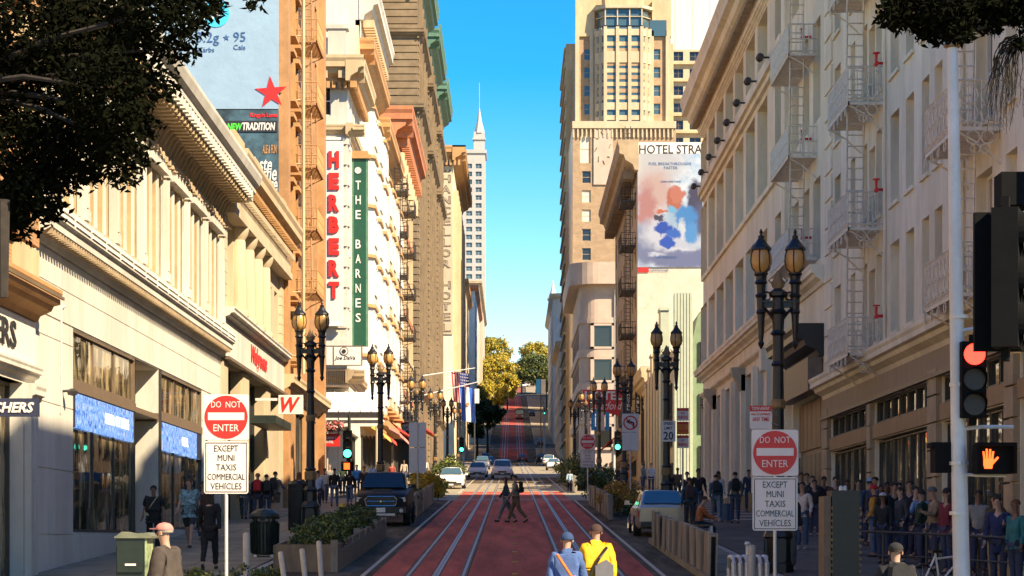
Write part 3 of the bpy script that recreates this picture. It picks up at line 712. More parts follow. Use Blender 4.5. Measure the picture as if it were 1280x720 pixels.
# A4
sh = [(-13.4, -12.6, 28.6, 30.4), (-11.8, -11.0, 28.6, 30.4), (-14.2, -12.9, 21.5, 25.5), (-15.8, -14.8, 16, 19)]
H4 = grid(142, 152, 4, .42, 15.0, 3.3, 4, .6)+grid(142, 152, 4, .42, 28.4, 2, 1, .8)+[(142, 151.4, 6.5, 9.5)]
A4, f4 = blockbld('hotel_block', 'white corner hotel block with heavy dentil cornice carrying the red vertical hotel sign', FL, 141, 152.4, 31.6, M['white_st'], 16, H4, side_holes=sh)
wins(FL, A4, H4[:-1], .25, 'sash', M['white_tr'], (M['glass'], M['blind2'])); window(FL, A4, 142, 151.4, 6.5, 9.5, .3, 'shop', M['frame_dk'], M['glass_refl'], 'shop_window')
wins(f4, A4, sh, .2, 'sash', M['white_tr'], (M['glass'],))
for k in range(24):
    for fr, u0, u1 in ((f4, -11.3, -10.0), (FL, 141, 142)):
        if k % 2 == 0: panel(fr, A4, u0, u1, 13.2+k*.62, 13.78+k*.62, M['white_st'], .0, .1, 'rustic_block')
for fr, u0, u1 in ((f4, -26, -8.95), (FL, 140.0, 153.0)):
    cornice(fr, A4, u0, u1, 30.55, 32.1, 1.05, M['cream2'])
    cornice(fr, A4, u0, u1, 27.3, 28.0, .4, M['cream2'], 'belt_course')
    cornice(fr, A4, u0, u1, 12.3, 13.1, .5, M['tan'], 'belt_course')
dent(f4, A4, -16, -9.3, .34, .2, .2, .5, 30.2, 30.6, M['ochre']); dent(FL, A4, 140.4, 152.4, .34, .2, .2, .6, 30.2, 30.6, M['ochre'])
dent(f4, A4, -16, -9.3, 1.1, .45, .3, .8, 30.75, 31.2, M['cream2'], 'modillion')
# roof parapet, hip roof
mb = MB(); mb.box(-13.5, -10.2, 141.2, 141.7, 31.9, 33.4); mb.box(-11.2, -10.1, 141.1, 142, 31.9, 34.1); mb.box(-11.35, -9.95, 141.0, 142.1, 33.9, 34.15); mb.build('parapet', M['white_st'], A4)
mb = MB(); mb.add([(-14.5, 144, 32), (-9.8, 144, 32), (-9.8, 152, 32), (-14.5, 152, 32), (-13.6, 150, 36.4), (-10, 151.5, 36.4)], [(0, 1, 5, 4), (1, 2, 5), (0, 4, 3), (3, 4, 5, 2)]); mb.build('hip_roof', M['pinkroof'], A4)
# HERBERT sign
fh = FR('F', 140.4)
e = empty('vertical_sign', (-10.9, 140.5, 15.9), 'tall white sign panel with red vertical letters HERBERT', 'sign')
xa, _ = W(402, 0, 140.4); xb, _ = W(429, 0, 140.4)
mb = MB(); mb.box(xa, xb, 140.3, 140.6, 15.9, 27.0); mb.build('panel', M['signw'], e)
mb = MB(); mb.box(xa-.05, xb+.05, 140.25, 140.65, 27.0, 27.15); mb.build('edge_trim', M['white_tr'], e); mb = MB(); mb.box(xa-.05, xb+.05, 140.25, 140.65, 15.75, 15.9); mb.build('edge_trim', M['white_tr'], e); mb = MB(); mb.box(xa+.1, xa+.2, 140.6, 141.1, 18, 18.2); mb.box(xa+.1, xa+.2, 140.6, 141.1, 25, 25.2); mb.build('wall_bracket', M['white_tr'], e, kind='stuff')
for i, ch in enumerate('HERBERT'):
    yt = 189+i*27.2; x0, zt = W(411, yt, 140.3); x1, zb = W(424, yt+21, 140.3)
    text(ch, FR('F', 140.3), e, x0, x1, zb, zt, .04, M['sred'], .055, name='letter', th=.14)
# THE BARNES sign
e = empty('vertical_sign', (-9.9, 145, 15), 'dark green vertical blade sign reading THE BARNES in white letters', 'sign')
mb = MB(); mb.box(-9.9, -9.12, 144.9, 145.3, 14.9, 26.6); mb.build('blade', M['green_sign'], e)
mb = MB(); mb.box(-10.1, -8.85, 144.75, 145.4, 26.62, 26.85); mb.box(-10.0, -9.0, 144.85, 145.35, 26.87, 27.1); mb.build('cap', M['ochre'], e)
mb = MB(); mb.box(-9.12, -9.0, 144.9, 145.3, 14.9, 26.6); mb.box(-10.02, -9.9, 144.9, 145.3, 14.9, 26.6); mb.build('edge', M['copper'], e)
i = 0
for k, ch in enumerate('THE BARNES'):
    if ch == ' ': continue
    yt = 226+k*18.4; x0, zt = W(444.5, yt, 144.9); x1, zb = W(451, yt+11, 144.9)
    text(ch, FR('F', 144.9), e, x0, x1, zb, zt, .02, M['signw'], .01, name='letter')
disc(447.5, 213, 4.2, 144.88, M['galv'], e, 'emblem')
# dark little marquee + cafe sign board + canopy
e = empty('cafe_sign', (-11, 139.9, 13.4), 'white cafe sign board with round emblem below the red hotel sign', 'sign')
x0, z1 = W(408, 433, 139.9); x1, z0 = W(452, 456, 139.9)
mb = MB(); mb.box(x0, x1, 139.9, 140.05, z0, z1); mb.build('board', M['signw'], e)
mb = MB(); t = .05
mb.box(x0-t, x1+t, 139.88, 140.06, z1, z1+t); mb.box(x0-t, x1+t, 139.88, 140.06, z0-t, z0); mb.box(x0-t, x0, 139.88, 140.06, z0, z1); mb.box(x1, x1+t, 139.88, 140.06, z0, z1); xm = x0+.42; mb.box(xm, xm+.04, 139.86, 139.9, z0, z1)
mb.build('frame', M['frame_wd'], e)
disc(430, 439, 5.6, 139.9, M['frame_wd'], e, 'emblem'); disc(430, 439, 4.4, 139.87, M['signw'], e, 'emblem'); disc(430, 439, 2.6, 139.84, M['signk'], e, 'emblem')
ptext('Joe DaVa', e, 418, 445, 444, 451, 139.9, M['signk'], .02, .3)
e = empty('iron_balcony', (-11, 140, 12), 'dark balcony with potted flowers under the cafe sign', 'balcony')
mb = MB(); mb.box(-11.6, -9.9, 139.6, 141, 12.0, 12.12); mb.build('floor', M['frame_wd'], e)
mb = MB()
for i in range(15): mb.box(-11.6+i*.12, -11.58+i*.12, 139.6, 139.63, 12.12, 13)
mb.box(-11.6, -9.9, 139.58, 139.64, 13, 13.05); mb.build('railing', M['frame_wd'], e)
e = empty('awning_canopy', (-10, 139, 9.7), 'large white tent canopy with a dark band across the cross street corner', 'canopy')
x0, z0 = W(406, 515, 138); x1, z1 = W(474, 490, 138)
M['canvas'] = mat('white_canvas', (.72, .66, .55), .8, .05, 2)
mb = MB(); mb.prism([(0, 0), (3, 0), (3, 1.25), (1.2, 1.25)], lambda q, t: ((x1 if t else x0), 138+q[0], z0+q[1])); mb.build('canopy_top', M['canvas'], e)
mb = MB(); mb.box(x0-.1, x1+.1, 137.9, 141, z0-.35, z0); mb.build('dark_band', M['frame_dk'], e)
mb = MB(); mb.box(x0-.15, x1+.15, 137.85, 141, z0-.48, z0-.36); mb.box(x0-.05, x1+.05, 138.0, 138.05, z0-.85, z0-.49); mb.build('valance', M['canvas'], e)
mb = MB()
for i in range(5): mb.tube([(x0+.2+i*(x1-x0)/5, 137.95, z0+.05), (x0+.5+i*(x1-x0)/5, 139.15, z0+1.27)], .03, 5)
mb.build('rib', M['white_tr'], e)
mb = MB()
for x in (x0+.15, x1-.15): mb.tube([(x, 138.1, gz(138)+.1), (x, 138.1, z0-.4)], .08, 8)
mb.build('post', M['cream'], e)
e = empty('shop_sign', (-10.6, 137.5, 8.4), 'red rectangular shop sign under pink flowers', 'sign')
x0, z1 = W(397, 542, 137.5); x1, z0 = W(425, 558, 137.5)
mb = MB(); mb.box(x0, x1, 137.5, 137.6, z0, z1); mb.build('board', M['redp'], e)
ptext('HERBERT', e, 401, 546, 421, 549, 137.5, M['signw'], .02); ptext('HOTEL', e, 405, 551, 417, 554, 137.5, M['signw'], .02)
mb = MB(); mb.tube([(x0+.1, 137.55, gz(137)), (x0+.1, 137.55, z1+1)], .04, 6); mb.tube([(x1-.1, 137.55, gz(137)), (x1-.1, 137.55, z1+1)], .04, 6); mb.build('post', M['frame_dk'], e)
# A5 with bays
def bays_bld(name, label, Y0, Y1, ztop, m, trim, nb, zb0, dzs, glass=M['glass'], mcol=None, crown=None, dp=14):
    H = grid(Y0+.5, Y1-.5, nb*2, .4, zb0, dzs, int((ztop-zb0-1.5)/dzs), .6)
    e, f = blockbld(name, label, FL, Y0, Y1, ztop, m, dp, H)
    wins(FL, e, H, .2, 'sash', trim, (M['glass'], M['blind2']))
    bw = (Y1-Y0)/nb; nz = int((ztop-zb0-1.5)/dzs)
    for i in range(nb):
        c = Y0+bw*(i+.5)
        mb = MB(); poly = [(-1.5, 0), (-.9, .85), (.9, .85), (1.5, 0)]
        mb.prism(poly, lambda q, t: FL.p(c+q[0]*bw/3.6, q[1], zb0-.8+(nz*dzs+.3)*t)); mb.build('bay', m, e)
        for k in range(nz+1):
            mb = MB(); mb.prism([(q[0]*1.12, q[1]+.12) for q in poly], lambda q, t: FL.p(c+q[0]*bw/3.6, q[1], zb0-.9+k*dzs+.22*t)); mb.build('bay_ledge', trim, e)
        for k in range(nz):
            window(FL, e, c-.75*bw/3.6, c+.75*bw/3.6, zb0+k*dzs, zb0+k*dzs+dzs*.58, -.88, 'pair', M['white_tr'], M['glass'])
    cornice(FL, e, Y0-.02, Y1, ztop-1, ztop+.6, 1.0, crown or trim); cornice(f, e, -10-dp, -9.0, ztop-1, ztop+.6, 1.0, crown or trim)
    mb = MB(); FL.box(mb, Y0+.02, Y1, 0, .7, zb0-2.2, zb0-1.7); mb.build('belt_course', trim, e)
    return e, f
A5, f5 = bays_bld('bay_window_building', 'white block with orange ledged bay windows behind the green vertical sign', 152.42, 172, 35.0, M['white_st'], M['ochre'], 3, 12.5, 3.3)
# white tall parapet block above it
mb = MB(); mb.box(-13.2, -9.95, 152.5, 153.2, 35.6, 38.6); mb.box(-13.4, -9.7, 152.45, 153.3, 38.6, 39.0); mb.build('roof_screen', M['white_st'], A5)
cornice(FL, A5, 152.45, 171.9, 37.0, 38.9, 1.3, M['white_st']); dent(FL, A5, 153, 171.5, .8, .4, .2, .9, 36.6, 37.1, M['cream2'], 'modillion')
mb = MB(); FL.box(mb, 152.5, 171.9, -.3, .0, 35.6, 37.0); mb.build('frieze', M['white_st'], A5)
A5b, f5b = bays_bld('balcony_hotel', 'ornate cream block with dark balconies beyond the bay window building', 172.02, 195, 33.4, M['cream'], M['ochre'], 4, 13.5, 3.4)
fire_escape(FL, 'dark iron balcony stack on the ornate cream block', 187, 190.4, 1.5, [14+3.4*k for k in range(6)], 34, M['frame_dk'], grp='dark fire escapes on the left far facades', far=True)
mb = MB()
for (px, py) in ((492, 95), ): pass
# A6 terracotta cornice
H6 = grid(195.5, 224.5, 8, .4, 13, 3.6, 6, .6)
A6, f6 = blockbld('terracotta_cornice_building', 'ornate block crowned by a deep terracotta orange cornice', FL, 195.02, 224.9, 38.5, M['cream'], 15, H6, side_holes=[(-12.4, -11.4, 34, 36)])
wins(FL, A6, H6, .25, 'sash', M['cream2'], (M['glass'],))
for fr, a, b in ((FL, 193.6, 225.5), (f6, -25, -8.3)):
    cornice(fr, A6, a, b, 36.6, 39.0, 1.75, M['terra'])
dent(FL, A6, 195.5, 224.5, 1.0, .45, .1, 1.3, 35.9, 36.8, M['terra'], 'modillion'); dent(f6, A6, -14, -10.2, .6, .3, .1, .6, 36.0, 36.6, M['terra'])
for i in range(9):
    u = 196+i*3.45; mb = MB(); FL.box(mb, u-.35, u+.35, .02, .45, 12.2, 35.8); mb.tube([FL.p(u, .5, 34), FL.p(u, .5, 35.5)], .45, 8); mb.build('pilaster', M['cream2'], A6)
for k in range(7): 
    mb = MB(); FL.box(mb, 195.1, 224.8, .02, .5, 12.0+k*3.6, 12.45+k*3.6); mb.build('belt_course', M['terra'] if k % 2 else M['cream2'], A6)
fire_escape(FL, 'dark balcony stack below the terracotta cornice', 199, 203, 1.6, [13+3.6*k for k in range(6)], 34, M['frame_dk'], grp='dark fire escapes on the left far facades', far=True)
for (u, z, n_) in ((198, 14, 5),):
    pass
# second small green vertical sign
e = empty('vertical_sign', (-9.9, 185, 13), 'small green vertical sign farther along the left facades', 'sign')
xa, z1 = W(485, 386, 185); xb, z0 = W(494, 470, 185)
mb = MB(); mb.box(xa, xb, 185, 185.3, z0, z1); mb.build('blade', M['green_sign'], e); disc(489.5, 395, 2.5, 184.98, M['signw'], e, 'emblem')
for i, ch in enumerate('HOTEL'):
    yt = 408+i*11; x0, zt = W(487.5, yt, 185); x1, zb = W(491.5, yt+7, 185); text(ch, FR('F', 185), e, x0, x1, zb, zt, .02, M['signw'], .02, name='letter')
# wavy dark fire-escape sculpture -> dark bay
# A7 brown grand hotel in three wings
for wi, (Ya, Yb) in enumerate(((246.2, 268), (276, 300), (308, 329.8))):
    H = grid(Ya+1, Yb-1, 4, .38, 12, 3.9, 12, .55)
    sh = [(-22+2.9*i, -20.9+2.9*i, z, z+2.2) for i in range(5) for z in [60.3]+[14+3.9*k for k in range(11)]] if wi == 0 else ()
    if wi == 0: sh = [s for s in sh if s[1] < -10.4]
    lab = ('nearest wing of the brown grand hotel, with rusticated bands and green cornice', 'middle wing of the brown grand hotel with a green copper cornice', 'farthest wing of the brown grand hotel with a green copper cornice')[wi]
    e, f = blockbld('grand_hotel_wing', lab, FL, Ya, Yb, 64, M['brown'], 26, H, side_holes=sh, base=M['brown2'], group='wings of the brown grand hotel')
    wins(FL, e, H, .3, 'sash', M['brown2'], (M['glass_blue'], M['glass']))
    if sh: wins(f, e, sh, .25, 'sash', M['brown2'], (M['glass_blue'],))
    for fr, a, b in ((FL, Ya-1.2, Yb+.8), (f, -36, -8.6)):
        cornice(fr, e, a, b, 61.2, 63.4, 1.55, M['copper']); mb = MB()
        n = int((b-a)/1.1)
        for i in range(n): fr.box(mb, a+i*1.1, a+i*1.1+.4, 1.3, 1.62, 63.4, 63.9)
        mb.build('cresting', M['copper'], e, kind='stuff')
    for z in (56, 48, 18): cornice(FL, e, Ya-.4, Yb+.4, z, z+1.1, .8, M['brown2'], 'belt_course'); cornice(f, e, -36, -9.3, z, z+1.1, .8, M['brown2'], 'belt_course')
    for fr, segs in ((f, ((-15.5, -10.0),)), (FL, ((Ya, Ya+2.5), (Yb-2.5, Yb)))):
        for a, b in segs:
            for k in range(66 if fr is f else 60):
                z = 12+k*.76
                if z < 60: panel(fr, e, a, b, z, z+.66, M['brown2'], .0, .14, 'rustic_band')
    for k in range(4):
        u = Ya+3.5+k*(Yb-Ya-7)/3; mb = MB(); FL.box(mb, u-.4, u+.4, 0, .35, 12, 61); mb.build('pilaster', M['brown2'], e)
mb = MB(); mb.box(-30, -13, 262, 330, gz(250)-1, 60); e = mb.build('hotel_core', M['brown']); tag(e, 'plain rear mass joining the wings of the brown grand hotel', 'building')
# A8 Chancellor
H8 = grid(392.5, 455, 10, .4, 30, 3.7, 10, .55)
A8, f8 = blockbld('tower_hotel', 'slim beige hotel tower with vertical outlined lettering on its side wall', FL, 392, 456, 68.5, M['tan2'] if 'tan2' in M else M['beige'], 12, H8, base=M['beige'])
wins(FL, A8, H8, .3, 'sash', M['cream2'], (M['glass'],))
cornice(FL, A8, 390.6, 456, 66.8, 69.3, 2.2, M['ochre']); cornice(f8, A8, -22, -7.8, 66.8, 69.3, 1.4, M['ochre'])
dent(f8, A8, -14, -8, .7, .35, .2, 1.1, 66.0, 66.9, M['ochre'])
for k in range(10):
    mb = MB(); FL.box(mb, 393+k*6.2, 395+k*6.2, 0, .9, 29, 62); mb.build('bay', M['cream2'], A8)
x0, z1 = W(549, 199, 391.9); x1, z0 = W(566, 418, 391.9)
mb = MB(); mb.box(x0, x1, 391.8, 391.95, z0, z1); mb.build('sign_field', M['cream'], A8)
for i, ch in enumerate('CHANCELLOR HOTEL'):
    if ch == ' ': continue
    yt = 205+i*13.3; a, zt = W(551.5, yt, 391.8); b, zb = W(563.5, yt+10.5, 391.8)
    text(ch, FR('F', 391.8), A8, a, b, zb, zt, .03, M['frame_wd'], .04, name='letter'); text(ch, FR('F', 391.75), A8, a+.25, b-.25, zb+.2, zt-.2, .03, M['cream'], -.02, name='letter_inlay')
# small buildings farther up left
def small(name, label, side, Y0, Y1, zt, m, trim, nb, dz=3.6, dp=14, pl=10, group=None):
    fr = FR(side, -pl if side == 'L' else pl)
    g0 = gz(Y0); nz = max(1, int((zt-g0-5)/dz)); H = grid(Y0+.5, Y1-.5, nb, .45, g0+4.2, dz, nz, .58)
    xi = (-pl-dp, -pl) if side == 'L' else (pl, pl+dp)
    sh = grid(xi[0]+.5, xi[1]-.5, max(2, int(dp/3)), .4, g0+4.2, dz, nz, .55)
    e, f = blockbld(name, label, fr, Y0, Y1, zt, m, dp, H, side_holes=sh, group=group)
    wins(fr, e, H, .25, 'sash', trim, (M['glass'], M['blind2'])); wins(f, e, sh, .2, 'sash', trim, (M['glass'], M['glass_blue']))
    cornice(fr, e, Y0-.3, Y1, zt-1, zt+.4, .9, trim); cornice(f, e, xi[0], xi[1]+(.9 if side == 'L' else 0), zt-1, zt+.4, .9, trim)
    return e, f
small('corner_block', 'pale corner building just before the golden trees on the left', 'L', 485.5, 539, 57, M['cream'], M['ochre'], 8)
small('corner_block', 'white stepped building beside the golden trees on the left', 'L', 561, 644, 64, M['white_st'], M['terra'], 8, pl=9)
e, _ = small('corner_block', 'small whitish house top near the foot of the distant spired tower', 'L', 668, 748, 77, M['cream'], M['cream2'], 8, pl=9.5)
small('corner_block', 'grey block behind the golden trees near the hill top', 'L', 772, 853, 82, M['grey_st'], M['cream2'], 8)
# A10 spired tower
YT = 1000
ft = FR('F', YT)
Ht = []
for k in range(26):
    for i in range(4):
        x = -29+i*4.1+1.0; Ht.append((x, x+2.6, 78+k*3.4, 80+k*3.4))
e = empty('spired_tower', (-20, YT, gz(YT)), 'distant white high rise grid tower topped by a thin spire', 'building')
x0, x1 = -29, -11.6
mb = MB(); ft.wall(mb, x0, x1, 60, 170, Ht, .8); mb.add([(x1, YT, 60), (x1, YT+20, 60), (x1, YT+20, 170), (x1, YT, 170)], [(0, 1, 2, 3)]); mb.add([(x0, YT, 170), (x1, YT, 170), (x1, YT+20, 170), (x0, YT+20, 170)], [(0, 1, 2, 3)]); mb.add([(x0, YT, 60), (x0, YT+20, 60), (x0, YT+20, 170), (x0, YT, 170)], [(0, 1, 2, 3)]); mb.add([(x0, YT+20, 60), (x1, YT+20, 60), (x1, YT+20, 170), (x0, YT+20, 170)], [(0, 1, 2, 3)])
mb.build('wall', M['towergrey'], e)
wins(ft, e, Ht, .5, 'pair', M['towergrey'], (M['glass_blue'],))
mb = MB(); mb.box(-30, -11, YT-.6, YT+21, 169.5, 171); mb.build('cornice', M['towergrey'], e)
fr_ = FR('L', -11.6); 
mb = MB(); mb.box(-16.5, -11.8, YT+1, YT+6, 171, 179); mb.box(-17, -11.4, YT+.5, YT+6.4, 175.5, 176.3); mb.build('turret', M['towergrey'], e)
mb = MB(); mb.lathe([(2.6, 0), (2.2, 1.5), (1.2, 5), (.5, 9), (.12, 11.5), (.1, 22)], -14.1, YT+3, 178.5, 8); mb.build('spire', M['towergrey'], e)
# ================= RIGHT SIDE =================
FRt = FR('R', 10)
# B1 beige building with scroll fire escapes
Hb = []
cols = [(53.9, 54.9), (55.6, 56.6), (57.7, 58.9), (59.9, 61.3), (62.7, 63.7), (65.3, 66.3), (67.6, 68.5), (70.6, 71.9), (48.3, 50.0), (45.9, 47.0), (43.0, 44.4), (38.0, 39.5)]
for k in range(6):
    zb = 8.25+3.38*k
    for (a, b) in cols:
        hz = 2.35
        Hb.append((a, b, zb, zb+hz))
doors = [(63.9, 65.0, 7.85+3.38*k, 10.3+3.38*k) for k in range(6)]
Hs = [(64.6, 72.6, 2.9, 5.55), (55.2, 63.9, 2.45, 5.55), (46.6, 53.9, 2.1, 5.55), (38, 45.6, 1.8, 5.55)]
Htr = [(64.6, 72.6, 5.98, 6.6), (55.2, 63.9, 5.98, 6.6), (46.6, 53.9, 5.98, 6.6), (38, 45.6, 5.98, 6.6)]
B1 = empty('fire_escape_building', (10, 28.5, gz(28.5)), 'beige stucco building with scrolled fire escapes above a dark shopfront at right', 'building')
mb = MB(); FRt.wall(mb, 28.5, 73.95, 6.62, 27.2, Hb+doors, .35); FRt.wall(mb, 28.5, 73.95, -2, 6.62, Hs+Htr, .35); mb.build('wall', M['beige'], B1)
mb = MB(); mb.add([(10, 73.95, -2), (26, 73.95, -2), (26, 73.95, 27.2), (10, 73.95, 27.2)], [(0, 1, 2, 3)]); mb.add([(10, 28.5, -2), (26, 28.5, -2), (26, 28.5, 27.2), (10, 28.5, 27.2)], [(0, 1, 2, 3)]); mb.add([(26, 28.5, -2), (26, 73.95, -2), (26, 73.95, 27.2), (26, 28.5, 27.2)], [(0, 1, 2, 3)]); mb.build('rear_wall', M['beige'], B1)
mb = MB(); mb.box(10.02, 25.9, 28.6, 73.9, 26.8, 27.15); mb.build('roof', M['roofgrey'], B1)
for h in Hb+doors: window(FRt, B1, *h, .3, 'sash', M['white_tr'], M['glass'], shade=.75)
for k in range(6):
    for (a, b) in cols: 
        z = 8.25+3.38*k; bb_ = MB(); bb_.box(0, b-a+.16, -.07, 0, 0, .1); FRt.place('sill', bb_.mesh('sill'), a-.08, b+.08, 0, z-.1, B1, M['beige'])
# raised ashlar panels between escapes (left part near px1035)
for k in range(20):
    panel(FRt, B1, 72.3, 73.9, 8.4+k*.85, 9.15+k*.85, M['beige'], 0, .06, 'ashlar_block')
cornice(FRt, B1, 28.5, 73.98, 7.25, 7.9, .55, M['beige'], 'belt_course')
mb = MB(); FRt.box(mb, 28.5, 73.96, .02, .12, 6.68, 7.24); mb.build('fascia', M['bfascia'] if 'bfascia' in M else mat('ribbed_tan_fascia', (.34, .24, .14), .8, .12, 6, .3, 30, streak=.05), B1)
mb = MB(); FRt.box(mb, 28.5, 73.96, .12, .2, 6.6, 6.7); mb.build('fascia_trim', M['frame_wd'], B1)
wm = mat('brown_wood_panel', (.26, .15, .075), .6, .15, 3, streak=.4)
def trwin(a, b):
    n = max(2, round((b-a)/1.3)); s = (b-a)/n
    for i in range(n): window(FRt, B1, a+i*s+.04, a+(i+1)*s-.04, 6.0, 6.58, .12, 'thin', M['frame_dk'], M['glass'], 'transom_window')
    for i in range(n): window(FRt, B1, a+i*s+.04, a+(i+1)*s-.04, {64.6: 2.95, 55.2: 2.5, 46.6: 2.15, 38: 1.85}[a], 5.5, .18, 'thin', M['frame_dk'], M['glass_refl'], 'shop_window')
    mb = MB(); FRt.box(mb, a, b, .0, .08, 5.58, 5.96); mb.build('spandrel_panel', wm, B1)
for h in Hs: trwin(h[0], h[1])
for (a, b) in ((72.65, 73.9), (63.95, 64.55), (53.95, 55.15), (45.65, 46.55)):
    z = gz(a)+.2
    while z < 6.5:
        panel(FRt, B1, a, b, z, z+.62, M['tan'], 0, .14, 'pier_block'); z += .64
# red standpipe valves, drain pipes
def valve(fr, u, z, par, o=.25):
    e = empty('standpipe_valve', fr.p(u, 0, z), None, None)
    mb = MB(); mb.tube([fr.p(u, 0, z), fr.p(u, o, z), fr.p(u, o, z+.24)], .045, 8); mb.tube([fr.p(u-.14, o, z-.02), fr.p(u+.06, o, z-.02)], .06, 8); mb.build('pipe', M['sred'], e)
    mb = MB(); mb.lathe([(.02, 0), (.1, .01), (.1, .04), (.02, .05)], *[fr.p(u, o, 0)[i] for i in (0, 1)], z+.25, 10); mb.build('hand_wheel', M['sred'], e)
    return e
levB = [7.85+3.38*k for k in range(5)]
e2 = fire_escape(FRt, 'pale scrolled iron fire escape with balconies, the middle one on the right facades', 62.5, 66.5, .95, levB, 25, M['iron'], 'scroll', grp='pale fire escapes on the right facades', lad=(1.3, 2))
e3 = fire_escape(FRt, 'pale scrolled iron fire escape nearest the camera behind the white signal pole', 47.3, 50.9, .95, levB[:4], 21, M['iron'], 'scroll', grp='pale fire escapes on the right facades', lad=(1.2, 2))
e1 = fire_escape(FRt, 'plain pale fire escape on the cream building between window columns', 76.0, 81.2, .95, [12.05, 15.4, 18.75, 22.1], 27, M['iron'], grp='pale fire escapes on the right facades', lad=(.9, 2))
for k in range(5):
    o_ = valve(FRt, 62.1, levB[k]+.95, None); tag(o_, ('red standpipe valve at the lowest balcony of the middle fire escape', 'red standpipe valve at the second balcony of the middle fire escape', 'red standpipe valve at the third balcony of the middle fire escape', 'red standpipe valve at the fourth balcony of the middle fire escape', 'red standpipe valve at the top balcony of the middle fire escape')[k], 'valve', 'red standpipe valves')
for k, z in enumerate((12.9, 16.2, 19.6)):
    o_ = valve(FRt, 77.5, z, None, .3); tag(o_, ('red standpipe valve at the lowest balcony of the plain fire escape', 'red standpipe valve at the second balcony of the plain fire escape', 'red standpipe valve at the third balcony of the plain fire escape')[k], 'valve', 'red standpipe valves')
mb = MB(); mb.tube([FRt.p(61.9, .06, 8), FRt.p(61.9, .06, 27)], .04, 6); mb.tube([FRt.p(51.2, .06, 8), FRt.p(51.2, .06, 27)], .05, 6); mb.build('drain_pipe', M['beige'], B1)
# B2 cream building
Hc = []
ub = [90.3+i*4.72 for i in range(7)]
for (za, zb) in ((12.05, 15.05), (16.65, 20.25), (21.45, 23.75)):
    for u in ub: Hc.append((u+.55, u+4.2, za, zb))
    for (a, b) in ((85.8, 88.2),): Hc.append((a, b, za, zb))
    for (a, b) in ((75.2, 77.0), (78.0, 79.6), (80.9, 82.8)): Hc.append((a, b, za-.1, zb-.4))
Hg = [(u+.55, u+4.2, gz(u)+.6, 9.8) for u in ub]+[(84.5, 88.6, gz(85)+.6, 9.8)]
B2 = empty('cream_store_building', (10, 74, gz(74)), 'long cream store building with deep window recesses and dentil cornice at right', 'building')
mb = MB(); FRt.wall(mb, 73.97, 121.3, 2, 25, Hc+Hg+[(74.5, 82.6, 2.5, 8.6)], .75); mb.build('wall', M['cream_b2'], B2)
mb = MB(); mb.add([(10, 121.3, 2), (30, 121.3, 2), (30, 121.3, 25), (10, 121.3, 25)], [(0, 1, 2, 3)]); mb.add([(30, 74, 2), (30, 121.3, 2), (30, 121.3, 25), (30, 74, 25)], [(0, 1, 2, 3)]); mb.build('rear_wall', M['cream_b2'], B2)
mb = MB(); mb.box(10.02, 29.9, 74, 121.2, 24.6, 24.95); mb.build('roof', M['roofgrey'], B2)
for h in Hc: window(FRt, B2, *h, .7, 'tri', M['cream'], random.choice((M['blind2'], M['glass'], M['blindtan'])), shade=.6)
for h in Hg: window(FRt, B2, *h, .7, 'tri', M['frame_wd'], M['glass_refl'], 'tall_window')
cornice(FRt, B2, 73.98, 122.2, 24.2, 25.9, 1.15, M['cream_b2'])
dent(FRt, B2, 74.2, 121.8, .42, .22, .3, .62, 24.3, 24.55, M['tan'])
cornice(FRt, B2, 73.98, 121.4, 23.85, 24.15, .25, M['cream_b2'], 'architrave')
mb = MB(); FRt.box(mb, 84.2, 121.3, .0, .3, 20.75, 21.2); FRt.box(mb, 84.2, 121.3, .0, .16, 20.5, 20.75); mb.build('belt_course', M['cream_b2'], B2)
mb = MB(); FRt.box(mb, 84.2, 121.3, 0, .12, 16.3, 16.5); FRt.box(mb, 84.2, 121.3, 0, .12, 11.8, 12.0); mb.build('sill_course', M['cream_b2'], B2)
cornice(FRt, B2, 73.98, 121.5, 11.0, 11.6, .5, M['cream_b2'], 'belt_course')
cornice(FRt, B2, 83.5, 121.4, 10.2, 10.4, .2, M['cream_b2'], 'belt_course')
mb = MB(); FRt.box(mb, 88.85, 89.9, 0, .25, 3, 10.2); FRt.box(mb, 83.0, 84.1, 0, .25, 3, 25); FRt.box(mb, 88.9, 89.8, .25, .45, 9.3, 10.2); mb.build('pilaster', M['cream_b2'], B2)
for u in ub[1:]:
    mb = MB(); FRt.box(mb, u-.3, u+.3, .0, .18, 3.3, 9.9); mb.build('pilaster', M['cream_b2'], B2)
for u in (ub[2], ub[5]):
    mb = MB(); mb.prism([(0, 9.2), (.2, 9.2), (.55, 9.9), (.6, 10.2), (0, 10.2)], lambda q, t: FRt.p(u-.3+.6*t, q[0], q[1])); mb.build('scroll_bracket', M['cream'], B2)
# green base
mb = MB(); FRt.box(mb, 83, 121.4, .02, .3, 3, gz(100)-.2+.9); mb.build('base', M['blackgreen'], B2)
